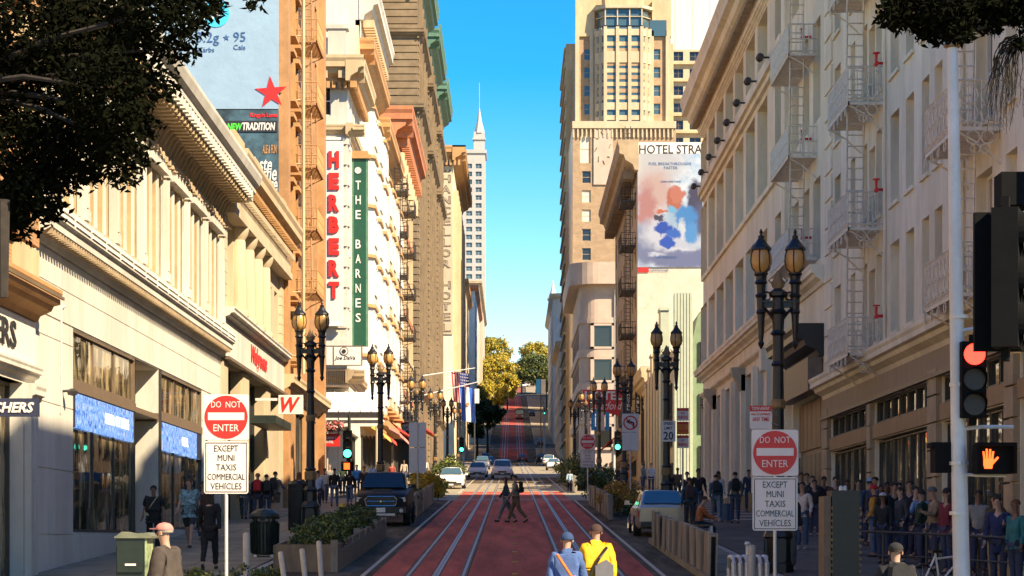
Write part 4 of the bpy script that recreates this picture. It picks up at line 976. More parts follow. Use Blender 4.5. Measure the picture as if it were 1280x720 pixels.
# spotlights on the belt course
sp = MB(); sp.tube([(0, 0, 0), (0, -.45, .05)], .03, 6); sp.lathe([(.0, -.28), (.13, -.22), (.16, -.05), (.08, 0), (.08, .02), (.16, .07), (.13, .24), (0, .3)], 0, 0, 0, 8); 
spm = MB(); spm.tube([(0, 0, 0), (0, -.3, 0)], .04, 6); spm.tube([(-.28, -.35, 0), (-.16, -.35, 0), (-.06, -.35, 0), (.06, -.35, 0), (.16, -.35, 0), (.28, -.35, 0)], [.10, .15, .06, .06, .15, .10], 8); spm = spm.mesh('spotlight')
for i in range(8):
    u = 87.5+i*4.55; o_ = FRt.place('wall_spotlight', spm, u, u, .3, 21.0, None, M['frame_dk'])
    tag(o_, 'dark twin wall spotlight on the cream building, %s' % ('nearest the camera', 'second nearest the camera', 'third from the camera', 'fourth from the camera', 'fifth from the camera', 'sixth from the camera', 'second from the far end', 'at the far end')[i], 'spotlight', 'twin spotlights on the cream building')
# B2 entrance marquee and dark shopfront panel
e = empty('black_marquee', (10, 75, 8.7), 'black corniced shop marquee between the cream and beige buildings', 'canopy')
cornice(FRt, e, 74.3, 82.9, 8.7, 9.75, .95, M['black'])
mb = MB(); FRt.box(mb, 74.5, 82.6, .05, .5, 7.6, 8.68); mb.build('frieze', M['frame_wd'], e)
mb = MB(); FRt.box(mb, 74.5, 82.6, -.5, -.3, 2.6, 7.6); mb.build('board_wall', M['frame_wd'], e)
for i in range(7):
    mb = MB(); FRt.box(mb, 74.6+i*1.14, 75.64+i*1.14, -.3, -.22, 5.9, 7.5); mb.build('upper_board', wm, e)
    mb = MB(); FRt.box(mb, 74.6+i*1.14, 75.64+i*1.14, -.3, -.2, 2.8, 5.7); mb.build('lower_board', M['frame_dk'], e)
# B3 art deco
B3 = empty('art_deco_shop', (10, 143, gz(143)), 'low art deco shop with stepped fins and pale green pylon', 'building')
mb = MB(); mb.box(10, 24, 143.2, 184.8, 3, 14.6); mb.build('wall', M['cream'], B3)
for i, (a, b, zt) in enumerate(((147.5, 149.5, 17.4), (150.5, 152.5, 16.8), (153.6, 155.6, 16.0), (156.8, 158.8, 15.2), (160, 162, 14.5), (163.5, 165.5, 13.6))):
    mb = MB(); FRt.box(mb, a, b, 0, .55, 5, zt); FRt.box(mb, a-.1, b+.1, -.02, .62, zt, zt+.18); mb.build('fin', M['cream'] if i else M['palegreen'], B3)
mb = MB()
for i in range(6): mb.box(9.98+i*.19, 10.13+i*.19, 142.55, 143.2, 4.5, 18.0)
mb.box(9.97, 11.12, 142.7, 143.3, 4.5, 17.9); mb.build('pylon', M['palegreen'], B3)
mb = MB(); mb.prism([(0, 4), (0, 15.2), (.3, 16.6), (.8, 17.3), (3, 17.6), (3, 4)], lambda q, t: (11.15+q[0], 143+5*t, q[1])); mb.build('curved_wing', M['midgreen'], B3)
for k in range(3):
    window(FR('F', 142.98), B3, 11.5, 13.4, 6.2+k*3.2, 8.6+k*3.2, -.02, 'grid', M['frame_dk'], M['glass'])
wins(FRt, B3, [(144.5+i*5.2, 147+i*5.2, 8.6, 12.6) for i in range(7)], -.02, 'tri', M['frame_dk'], (M['glass'],))
wins(FRt, B3, [(144+i*7, 149.5+i*7, gz(150)+.4, 7.6) for i in range(5)], -.02, 'shop', M['frame_dk'], (M['glass_refl'],))
cornice(FRt, B3, 166, 184.5, 13.6, 15.2, .8, M['cream2']); 
# B4 Stratford
H = [(186+i*4.9+1, 186+i*4.9+2.9, 10.8+k*3.6, 13+k*3.6) for i in range(8) for k in range(6)]
B4, fb4 = blockbld('mural_hotel', 'hotel block with dark fire escapes whose white side wall carries a large mural', FRt, 185, 224.8, 33.8, M['tan2'] if 'tan2' in M else M['cream'], 18, H, base=M['mural_wall'])
wins(FRt, B4, H, .3, 'sash', M['cream2'], (M['glass'],))
cornice(FRt, B4, 184.2, 225.4, 32.2, 34.6, 1.6, M['tan']); dent(FRt, B4, 185.5, 224, .9, .4, .2, 1.1, 31.7, 32.4, M['brown2'], 'modillion')
cornice(FRt, B4, 184.9, 225, 9.2, 10.2, .6, M['cream2'], 'belt_course')
fire_escape(FRt, 'black iron fire escape with solid balconies on the mural hotel facade', 187, 192, 1.2, [12.2+3.6*k for k in range(6)], 36, M['frame_dk'], grp='dark fire escapes on the right far facade', far=True, rail=1.0)
YM = 184.95
e = empty('mural', (12.5, YM, 24.4), 'painted wall advertisement with surgeon figures in blue under black letters HOTEL STRA', 'mural')
x0, zt = W(797, 178, YM); x1, zb = W(905, 178, YM); _, zb2 = W(0, 334, YM); _, zs = W(0, 192, YM)
M['mural_sky'] = mat('mural_pale_blue', (.34, .46, .62), .85, .2, .5, .3, 8, col2=(.66, .64, .66))
mb = MB(); mb.box(x0, x1, YM-.06, YM, zs, zt); mb.build('white_band', M['signw'], e)
def mural_mat():
    m = bpy.data.materials.new('mural_painting'); m.use_nodes = True; N = m.node_tree.nodes; L = m.node_tree.links; bs = N['Principled BSDF']; bs.inputs['Roughness'].default_value = .85
    g = N.new('ShaderNodeNewGeometry'); n = N.new('ShaderNodeTexNoise'); n.inputs['Scale'].default_value = 1.6; n.inputs['Detail'].default_value = 8; n.inputs['Roughness'].default_value = .6; L.new(g.outputs['Position'], n.inputs['Vector'])
    v1 = N.new('ShaderNodeVectorMath'); v1.operation = 'SUBTRACT'; v1.inputs[1].default_value = (.5, .5, .5); L.new(n.outputs['Color'], v1.inputs[0])
    v2 = N.new('ShaderNodeVectorMath'); v2.operation = 'SCALE'; v2.inputs['Scale'].default_value = 1.1; L.new(v1.outputs[0], v2.inputs[0])
    v3 = N.new('ShaderNodeVectorMath'); v3.operation = 'ADD'; L.new(g.outputs['Position'], v3.inputs[0]); L.new(v2.outputs[0], v3.inputs[1])
    cur = None
    rg = N.new('ShaderNodeValToRGB'); L.new(n.outputs[0], rg.inputs[0]); rg.color_ramp.elements[0].position = .35; rg.color_ramp.elements[0].color = (.22, .33, .45, 1); rg.color_ramp.elements[1].position = .65; rg.color_ramp.elements[1].color = (.42, .46, .50, 1); cur = rg.outputs[0]
    E = [(822, 205, 34, 26, (.50, .52, .52), .5), (818, 240, 22, 26, (.50, .36, .32), .5), (808, 262, 12, 30, (.42, .20, .19), .4), (805, 305, 16, 26, (.16, .20, .32), .3), (850, 322, 46, 15, (.14, .17, .30), .3), (832, 292, 30, 20, (.50, .54, .60), .4), (858, 300, 20, 14, (.44, .50, .58), .3), (846, 270, 14, 18, (.30, .44, .56), .4),
         (843, 250, 11, 15, (.42, .13, .08), .2), (847, 243, 9, 10, (.48, .17, .12), .2), (870, 250, 11, 24, (.05, .05, .10), .2), (875, 275, 8, 20, (.08, .09, .16), .3), (858, 272, 13, 15, (.04, .22, .50), .25), (864, 292, 9, 13, (.06, .26, .55), .3), (853, 288, 4, 12, (.52, .58, .62), .4), (829, 285, 11, 9, (.01, .07, .38), .2), (834, 303, 10, 7, (.01, .08, .42), .2), (842, 292, 9, 6, (.02, .12, .45), .3), (824, 272, 7, 4, (.05, .05, .09), .3), (828, 264, 7, 2.2, (.48, .14, .08), .2), (841, 262, 6, 4, (.12, .40, .60), .3), (820, 318, 10, 2, (.45, .5, .6), .5), (850, 312, 18, 2, (.5, .55, .62), .5)]
    for (px, py, rx, ry, c, soft) in E:
        X_, Z_ = W(px, py, YM); a_, b_ = rx/F*YM, ry/F*YM
        s1 = N.new('ShaderNodeVectorMath'); s1.operation = 'SUBTRACT'; s1.inputs[1].default_value = (X_, YM-.05, Z_); L.new(v3.outputs[0], s1.inputs[0])
        s2 = N.new('ShaderNodeVectorMath'); s2.operation = 'MULTIPLY'; s2.inputs[1].default_value = (1/a_, 0, 1/b_); L.new(s1.outputs[0], s2.inputs[0])
        ln = N.new('ShaderNodeVectorMath'); ln.operation = 'LENGTH'; L.new(s2.outputs[0], ln.inputs[0])
        mr = N.new('ShaderNodeMapRange'); mr.inputs['From Min'].default_value = 1+soft; mr.inputs['From Max'].default_value = 1-soft; mr.interpolation_type = 'SMOOTHSTEP'; L.new(ln.outputs['Value'], mr.inputs['Value'])
        mx = N.new('ShaderNodeMixRGB'); L.new(mr.outputs[0], mx.inputs[0]); L.new(cur, mx.inputs[1]); mx.inputs[2].default_value = (c[0]*.62, c[1]*.62, c[2]*.66, 1); cur = mx.outputs[0]
    L.new(cur, bs.inputs['Base Color']); return m
mb = MB(); mb.box(x0, x1, YM-.05, YM, zb2, zs); mb.build('painting', mural_mat(), e)
ptext('HOTEL STRATFORD', e, 799, 181, 922, 192, YM-.06, M['signk'], .01)
ptext('FUEL BREAKTHROUGHS', e, 811, 203, 864, 206.5, YM-.05, M['bbnavy'], 0); ptext('FASTER', e, 830, 208, 847, 211.5, YM-.05, M['bbnavy'], 0)
ptext('LEARN MORE TODAY', e, 826, 226, 852, 228, YM-.05, M['bbnavy'], 0); ptext('LAM RESEARCH', e, 820, 320, 846, 323, YM-.05, M['bbnavy'], 0)
ptext('OUTDOOR', e, 813, 335.5, 836, 339.5, YM-.02, M['bbnavy'], 0); 
mb = MB(); a, z1 = W(798, 334.5, YM); b, z0 = W(811, 340.5, YM); mb.box(a, b, YM-.03, YM, z0, z1); mb.build('red_badge', M['redp'], e)
# HOTEL sign (red)
YH = 190
e = empty('hotel_sign', (8, YH, 11.5), 'red hotel sign with big white capitals over script lettering', 'sign')
x0, z1 = W(728, 487, YH); x1, z0 = W(781, 518, YH)
mb = MB(); mb.prism([(x0, z1), (x1, z1), (x1, z0-.3), ((x0+x1)/2, z0+.3), (x0, z0+.7)], lambda q, t: (q[0], YH+.25*t, q[1])); mb.build('board', M['redp'], e)
ptext('HOTEL', e, 731, 489, 778, 500, YH, M['signw'], .03); ptext('Stratford', e, 738, 502, 778, 512, YH, M['signw'], .0, .3)
mb = MB(); mb.box(x1-.1, 10.1, YH+.05, YH+.15, z1-.4, z1-.25); mb.box(x1-.1, 10.1, YH+.05, YH+.15, z0, z0+.15); mb.build('bracket', M['frame_dk'], e)
def vsign(word, label, px0, px1, py0, py1, Y, m=None, lm=None):
    e = empty('vertical_sign', W(px0, 0, Y)[:1]+(Y, W(0, py1, Y)[1]), label, 'sign')
    x0, z1 = W(px0, py0, Y); x1, z0 = W(px1, py1, Y); mb = MB(); mb.box(x0, x1, Y, Y+.2, z0, z1); mb.build('blade', m or M['black'], e)
    mb = MB(); mb.box(x1-.05, 10.2, Y+.05, Y+.12, z1-.6, z1-.5); mb.build('bracket', M['frame_dk'], e)
    st = (py1-py0-4)/len(word); wd = (px1-px0)
    for i, ch in enumerate(word):
        if ch == ' ': continue
        a, zt = W(px0+wd*.25, py0+2+i*st, Y); b, zb = W(px1-wd*.25, py0+2+i*st+st*.75, Y); text(ch, FR('F', Y), e, a, b, zb, zt, .02, lm or M['signw'], .02, name='letter')
vsign('WINE SHOP', 'black vertical sign reading WINE SHOP on the right', 801.5, 811, 458, 514, 176)
vsign('COCKTAILS', 'narrow black vertical sign reading COCKTAILS on the right', 794, 800.5, 468, 518, 178)
vsign('HOTEL', 'small black vertical sign just left of the cocktail sign', 782, 789, 490, 516, 180)
e = empty('blue_banner', W(733, 0, 200)[:1]+(200, 8), 'bright blue and white banner below the red hotel sign', 'banner')
M['bblue'] = mat('bright_blue_banner', (.03, .35, .75), .7, .1, 3)
for i in range(5):
    a, z1 = W(733+i*6, 512+i % 2*3, 200); b, z0 = W(738+i*6, 538, 200); mb = MB(); mb.box(a, b, 200+.1*i, 200.05+.1*i, z0, z1); mb.build('strip', M['bblue'] if i % 3 else M['signw'], e)
mb = MB(); a, z1 = W(732, 511, 200.7); b, z0 = W(766, 513, 200.7); mb.box(a, 10.1, 200.6, 200.8, z1-.15, z1); mb.build('rail', M['frame_dk'], e)
# B5 rounded corner
B5 = empty('rounded_corner_building', (10, 340, gz(340)), 'pinkish white building with a rounded corner and big square windows', 'building')
def rc(o=0, r=2.6, n=8):
    pts = [(26, 340-o), (10+r, 340-o)]
    for k in range(1, n+1):
        a = R(90*k/n); pts.append((10+r-(r+o)*math.sin(a), 340+r-(r+o)*math.cos(a)))
    pts += [(10-o, 384), (26, 384)]
    return pts
M['pinkw'] = mat('pinkish_white_stone', (.50, .38, .30), .8, .05, .6, dirt=.12)
mb = MB(); mb.prism(rc(), lambda q, t: (q[0], q[1], 12+29.5*t)); mb.build('wall', M['pinkw'], B5)
for (za, zb, o) in ((40.2, 43.4, 1.6), (34.6, 35.4, .25), (29.6, 30.8, .3), (24.7, 25.9, .3), (19.8, 21, .3)):
    mb = MB(); mb.prism(rc(o), lambda q, t: (q[0], q[1], za+(zb-za)*t)); mb.build('belt_band' if o < 1 else 'cornice', M['pinkw'], B5)
f5_ = FR('F', 340)
for k in range(4):
    z = 31.1-4.93*k
    window(f5_, B5, 12.0, 14.6, z, z+3.1, -.12, 'thin', M['pinkw'], M['glass']); window(f5_, B5, 15.6, 18.2, z, z+3.1, -.12, 'thin', M['pinkw'], M['glass'])
    mb = MB(); f5_.box(mb, 11.5, 12.0, 0, .4, z-.3, z+3.4); f5_.box(mb, 14.6, 14.9, 0, .4, z-.3, z+3.4); f5_.box(mb, 11.5, 14.9, 0, .4, z+3.1, z+3.4); f5_.box(mb, 11.5, 14.9, 0, .4, z-.3, z); mb.build('window_surround', M['pinkw'], B5)
    for i in range(6): window(FR('R', 10), B5, 346+i*6, 349+i*6, z, z+3, -.03, 'pair', M['pinkw'], M['glass'])
mb = MB(); mb.tube([(15.15, 339.8, 14), (15.15, 339.8, 39.5)], .22, 10); mb.build('downpipe', M['white_tr'], B5)
# building between: O'Farrell to Geary on the right
# B6 tower hotel (tan brick)
YD = 400
B6 = empty('brick_tower_hotel', (14, YD, gz(YD)), 'tall tan brick tower with a projecting bay and blue glass top storey', 'building')
fd = FR('F', YD)
lowH = [(W(725, 0, YD)[0], W(738, 0, YD)[0], W(0, 204, YD)[1], W(0, 168, YD)[1])]
for k in range(7):
    z = W(0, 229, YD)[1]-k*3.32; lowH.append((W(727.5, 0, YD)[0], W(738.5, 0, YD)[0], z, z+2.1))
for k in range(5):
    z = W(0, 190, YD)[1]-k*3.32; 
    for px in (776, 790, 805, 822): lowH.append((W(px, 0, YD)[0], W(px+9, 0, YD)[0], z-1, z+1.2))
xl, ztp = W(716, 152, YD); xr = W(845, 0, YD)[0]
mb = MB(); fd.wall(mb, xl, xr, 12, ztp, lowH, .3); mb.build('lower_wall', M['brick_tan'], B6)
wins(fd, B6, lowH, .25, 'sash', M['cream2'], (M['glass'], M['blind']))
mb = MB(); mb.box(xl+.01, xr, YD+.35, YD+66, 12, ztp-.2); mb.build('lower_mass', M['beige'], B6)
mb = MB(); fd.box(mb, xl-.1, xr, .02, .5, ztp-1.2, ztp); n = 24
for i in range(n): fd.box(mb, xl+i*(xr-xl)/n, xl+(i+.35)*(xr-xl)/n, .05, .35, ztp-2.8, ztp-1.2)
mb.build('gothic_frieze', M['cream'], B6)
a, z1 = W(742, 160, YD); b, z0 = W(766, 231, YD); mb = MB(); fd.box(mb, a, b, .02, .25, z0, z1); mb.build('relief_panel', M['pinkw'], B6)
for i in range(16):
    ang = i*.785; r1 = 1.05; cx, cz_ = (a+b)/2, z1-3.4; mb = MB(); mb.tube([(cx+r1*math.cos(ang), YD-.3, cz_+2.2*math.sin(ang)), (cx+(r1+.35)*math.cos(ang+.2), YD-.32, cz_+2.9*math.sin(ang+.2))], .09, 5); mb.build('relief_ray', M['tan'], B6)
# upper tower
xu0, xu1 = W(722, 0, YD)[0], W(838, 0, YD)[0]; YU = YD+3
fu = FR('F', YU); Hu = []
for k in range(4):
    z = W(0, 143, YU)[1]+k*3.16+.0
    for px in (730, 816): Hu.append((W(px, 0, YU)[0], W(px+9.5, 0, YU)[0], z, z+1.9))
zu0, zu1 = ztp-.5, W(0, 46, YU)[1]
mb = MB(); fu.wall(mb, xu0, xu1, zu0, zu1, Hu, .3); mb.build('upper_wall', M['brick_tan'], B6); wins(fu, B6, Hu, .25, 'sash', M['cream2'], (M['glass_blue'],))
mb = MB(); mb.box(xu0+.01, xu1-.01, YU+.35, YU+40, zu0, zu1-.1); mb.build('upper_mass', M['brick_tan'], B6)
for px in (719, 737, 812, 832): mb = MB(); fu.box(mb, W(px, 0, YU)[0], W(px+5, 0, YU)[0], .02, .5, zu0, zu1+1); mb.build('corner_pier', M['cream'], B6)
# bay (octagonal)
cx0, cx1 = W(745, 0, YU)[0], W(812, 0, YU)[0]; bwid = cx1-cx0; cxm = (cx0+cx1)/2
def oct_(o): return [(cx0-o, YU), (cx0-o, YU-.8-o), (cx0+1.5, YU-2.8-o), (cx1-1.5, YU-2.8-o), (cx1+o, YU-.8-o), (cx1+o, YU)]
zb0, zb1 = zu0, W(0, 38, YU)[1]
mb = MB(); mb.prism(oct_(0), lambda q, t: (q[0], q[1], zb0+(zb1-zb0)*t)); mb.build('bay_core', M['blue_core'] if 'blue_core' in M else M['glass_blue'], B6)
fbay = FR('F', YU-2.8)
mb = MB()
for i in range(4):
    x = cx0+1.5+(bwid-3)*i/3; fbay.box(mb, x-.28, x+.28, 0, .45, zb0, zb1)
for (x, y) in ((cx0, YU-.8), (cx1, YU-.8), (cx0+.7, YU-1.8), (cx1-.7, YU-1.8)): mb.box(x-.3, x+.3, y-.35, y+.1, zb0, zb1)
mb.build('bay_mullion', M['cream'], B6)
for (ya, yb) in ((150, 144), (137, 128), (78, 64), (44, 36)):
    za = W(0, ya, YU-3)[1]; zb_ = W(0, yb, YU-3)[1]; mb = MB(); mb.prism(oct_(.25), lambda q, t: (q[0], q[1], za+(zb_-za)*t)); mb.build('bay_spandrel', M['cream'], B6)
for k in range(9):
    za = W(0, 122-k*8.4+2, YU-3)[1]; mb = MB(); mb.prism(oct_(.08), lambda q, t: (q[0], q[1], za+.7*t)); mb.build('bay_spandrel', M['brick_tan'] if k % 2 else M['cream2'], B6)
# penthouse glass
zc0, zc1 = W(0, 36, YU)[1], W(0, 15, YU)[1]
mb = MB(); mb.prism(oct_(-.2), lambda q, t: (q[0], q[1], zc0+(zc1-zc0)*t)); mb.box(cx1, xu1-.5, YU-.5, YU+2, W(0, 46, YU)[1], W(0, 26, YU)[1]); mb.build('sky_lounge_glass', M['glass_blue'], B6)
mb = MB(); mb.prism(oct_(.5), lambda q, t: (q[0], q[1], zc1+.5*t)); mb.prism(oct_(.1), lambda q, t: (q[0], q[1], (zc0+zc1)/2+.12*t))
for i in range(4):
    x = cx0+1.5+(bwid-3)*i/3; fbay.box(mb, x-.1, x+.1, 0, .2, zc0, zc1)
mb.build('lounge_frame', M['cream'], B6)
mb = MB(); mb.prism(oct_(-1.0), lambda q, t: (q[0], q[1], zc1+.5+2*t)); mb.box(xu0+1, xu1-1, YU+1, YU+20, zc1, zc1+12); mb.box(xu0-.3, xu0+3, YU-.4, YU+2, zu1, zc1+2); mb.box(xu1-3, xu1+.3, YU-.4, YU+2, zu1, zc1+2); mb.build('crown_block', M['cream2'], B6)
for i in range(3): 
    window(FR('F', YU+1), B6, 18+i*3, 19.6+i*3, zc1+2.6, zc1+6.5, -.02, 'sash', M['brown2'], M['glass'])
# long street side of the tower with dark windows
Hd = grid(432, 470, 5, .5, 22, 3.3, 22, .55)
e = empty('slab_tower', (10, 430, gz(430)), 'narrow side of a pale tower lined with dark windows at the street edge', 'building')
f_ = FR('R', 10); mb = MB(); f_.wall(mb, 431, 470, 12, 95, Hd, .5); mb.add([(10, 431, 12), (16, 431, 12), (16, 431, 95), (10, 431, 95)], [(0, 1, 2, 3)]); mb.box(10.6, 30, 431.1, 470, 12, 95); mb.build('wall', M['cream2'], e)
wins(f_, e, Hd, .3, 'pair', M['frame_wd'], (M['glass'],))
for k in range(23): mb = MB(); f_.box(mb, 431, 470, .02, .35, 21.2+3.3*k, 21.7+3.3*k); mb.build('balcony_slab', M['cream'], e)
# white plain tower and grid tower
YG = 480; x0, zt = W(838, 62, YG); x1 = W(892, 0, YG)[0]; fg = FR('F', YG)
Hg2 = []
for k in range(14):
    for (pa, pb) in ((842, 854), (862, 876), (880, 890)): 
        z = W(0, 76+k*21.5, YG)[1]; Hg2.append((W(pa, 0, YG)[0], W(pb, 0, YG)[0], z, z+1.9))
e = empty('grid_block', (x0, YG, gz(YG)), 'beige gridded apartment block right of the brick tower', 'building')
mb = MB(); fg.wall(mb, x0, x1+4, 20, zt, Hg2, .6); mb.add([(x0, YG, zt), (x1+4, YG, zt), (x1+4, YG+15, zt), (x0, YG+15, zt)], [(0, 1, 2, 3)]); mb.build('wall', M['cream'], e); wins(fg, e, Hg2, .4, 'pair', M['frame_wd'], (M['glass'],))
for k in range(14): mb = MB(); z = W(0, 78+k*21.5, YG)[1]; fg.box(mb, x0, x1+4, .02, .7, z-.5, z-.1); mb.build('balcony_slab', M['cream2'], e)
e = empty('plain_tower', (40, 520, gz(520)), 'plain windowless white concrete tower wall against the sky', 'building')
mb = MB(); a = W(838, 0, 520)[0]; mb.box(a, a+24, 520, 540, 20, 160); mb.build('wall', M['whitewall'], e)
mb = MB()
for i in range(6): mb.box(a+1+i*3.9, a+1.06+i*3.9, 519.95, 520.02, 20, 160)
mb.build('joint_strip', M['pinkw'], e)
# far right row
for (Y0, Y1, zt, m, tr, lab) in ((485.5, 539, 44, M['grey_st'], M['cream2'], 'grey block right of the far road with dark windows'), (561, 644, 62, M['white_st'], M['cream'], 'ornate white building with a pointed turret beside the far trees'), (668, 748, 66, M['grey_st'], M['white_st'], 'pale building beyond the turreted one up the hill'), (772, 853, 72, M['cream'], M['tan'], 'cream block near the hill top on the right')):
    e, _ = small('hillside_block', lab, 'R', Y0, Y1, zt, m, tr, 8, pl=10 if Y0 < 650 else 14)
    if zt == 62:
        mb = MB(); mb.lathe([(1.3, 0), (1.3, 3.6), (1.6, 3.8), (1.6, 4.2), (.9, 5.6), (.35, 7.4), (.06, 9)], 10.6, 600, 61, 8); mb.build('turret', M['white_st'], e)
# ================= STREET FURNITURE =================
def copy_tree(o, parent=None):
    c = o.copy(); COL.objects.link(c); c.parent = parent
    for ch in list(o.children): copy_tree(ch, c)
    return c
def sw(y): return gz(y)+.15
# ---- twin lantern lamp post ----
M['lampglass'] = mat('amber_lantern_glass', (.55, .30, .10), .25, .1, 6)
M['gilt'] = mat('gilt_ornament', (.22, .13, .05), .5, .2, 10)
def make_lamp():
    e = empty('street_lamp', (0, 0, 0))
    mb = MB()
    mb.lathe([(.34, 0), (.34, .18), (.30, .22), (.29, .72), (.33, .76), (.30, .84), (.22, .95), (.21, 1.25), (.25, 1.3), (.17, 1.42), (.15, 1.9), (.19, 1.95), (.14, 2.02)], n=8); mb.build('base', M['black'], e)
    mb = MB(); mb.lathe([(.19, 1.62), (.2, 1.64), (.2, 1.86), (.17, 1.9)], n=8); mb.build('ornament_ring', M['gilt'], e)
    mb = MB()
    for k in range(8):
        a = R(22.5+45*k); mb.box(.28*math.cos(a)-.03, .28*math.cos(a)+.03, .28*math.sin(a)-.03, .28*math.sin(a)+.03, .25, .7)
    mb.build('base_rib', M['black'], e, kind='stuff')
    mb = MB(); pr = [(.135, 2.0), (.125, 3.5), (.115, 4.35), (.15, 4.4), (.12, 4.46), (.115, 5.0), (.17, 5.05), (.12, 5.12), (.14, 5.45), (.19, 5.5), (.13, 5.56), (.12, 5.8), (.2, 5.84), (.2, 5.92), (.08, 6.0)]
    mb.lathe(pr, n=12); mb.build('column', M['black'], e)
    mb = MB(); mb.lathe([(.14, 3.46), (.155, 3.5), (.155, 3.62), (.13, 3.66)], n=12); mb.build('ornament_ring', M['gilt'], e)
    mb = MB(); mb.box(-.42, .42, -.06, .06, 5.6, 5.7); mb.box(-.42, .42, -.09, .09, 5.7, 5.74)
    for s in (-1, 1):
        pts = [(s*(.1+.3*t), 0, 5.35+.28*math.sin(math.pi*t/2)) for t in (0, .25, .5, .75, 1)]; mb.tube(pts, .035, 6)
        mb.tube([(s*(.24+.09*math.cos(a)), 0, 5.84+.09*math.sin(a)) for a in [R(45*k) for k in range(9)]], .022, 5)
    mb.build('crossarm', M['black'], e)
    mb = MB(); mb.lathe([(.02, 5.92), (.1, 6.0), (.13, 6.12), (.07, 6.28), (.02, 6.38)], n=8, sy=.5)
    for s in (-1, 1):
        for q in (.7, 1.1): mb.tube([(0, 0, 5.95), (s*.12, 0, 5.98+.1*q), (s*.18*q, 0, 6.05+.12*q), (s*.12*q, 0, 6.12+.1*q)], .018, 5)
    mb.build('centre_ornament', M['gilt'], e)
    for s in (-1, 1):
        x = s*.36
        mb = MB(); mb.lathe([(.01, 4.72), (.045, 4.78), (.07, 4.84), (.045, 4.9), (.06, 5.0), (.085, 5.45), (.11, 5.5), (.09, 5.56), (.1, 5.8), (.13, 5.85), (.09, 5.9), (.1, 6.08), (.14, 6.12), (.11, 6.18), (.12, 6.26), (.15, 6.3), (.15, 6.33)], x, 0, 0, 10); st = mb.build('stem', M['black'], e)
        mb = MB(); mb.lathe([(.10, 6.335), (.19, 6.42), (.225, 6.55), (.215, 6.7), (.18, 6.8)], x, 0, 0, 12); mb.build('lantern_glass', M['lampglass'], e, smooth=True)
        mb = MB(); mb.lathe([(.185, 6.8), (.225, 6.81), (.215, 6.86), (.13, 6.95), (.09, 7.02), (.06, 7.06), (.07, 7.1), (.02, 7.14), (.04, 7.19), (.01, 7.26)], x, 0, 0, 12)
        for k in range(6):
            a = R(60*k+15); c, s2 = math.cos(a), math.sin(a)
            mb.tube([(x+.105*c, .105*s2, 6.33), (x+.197*c, .197*s2, 6.42), (x+.232*c, .232*s2, 6.55), (x+.222*c, .222*s2, 6.7), (x+.19*c, .19*s2, 6.81)], .013, 4)
        mb.build('lantern_cap', M['black'], e)
    return e
lamp0 = make_lamp()
lampspots = [(5.62, 49, 'black twin lantern lamp post rising behind the right do not enter sign'), (5.66, 85, 'black twin lantern lamp post beside the speed limit sign'), (-6.34, 73, 'black twin lantern lamp post nearest the camera on the left pavement'),
             (-5.84, 103, 'black twin lantern lamp post beyond the pickup on the left'), (-6.0, 146, 'twin lantern lamp post just past the left cross street'), (-5.9, 178, 'twin lantern lamp post by the far left shop awnings'), (-5.9, 212, 'small twin lantern lamp post near the left flags'),
             (-5.9, 252, 'smallest twin lantern lamp post seen on the left'), (5.8, 120, 'twin lantern lamp post just before the right cross street'), (5.7, 152, 'twin lantern lamp post right of the small do not enter sign'), (5.8, 182, 'twin lantern lamp post in front of the red hotel sign'), (5.8, 215, 'small twin lantern lamp post left of the red hotel sign')]
for i, (x, y, lab) in enumerate(lampspots):
    o = lamp0 if i == 0 else copy_tree(lamp0)
    o.location = (x, y, sw(y)); tag(o, lab, 'street lamp', 'twin lantern street lamps')
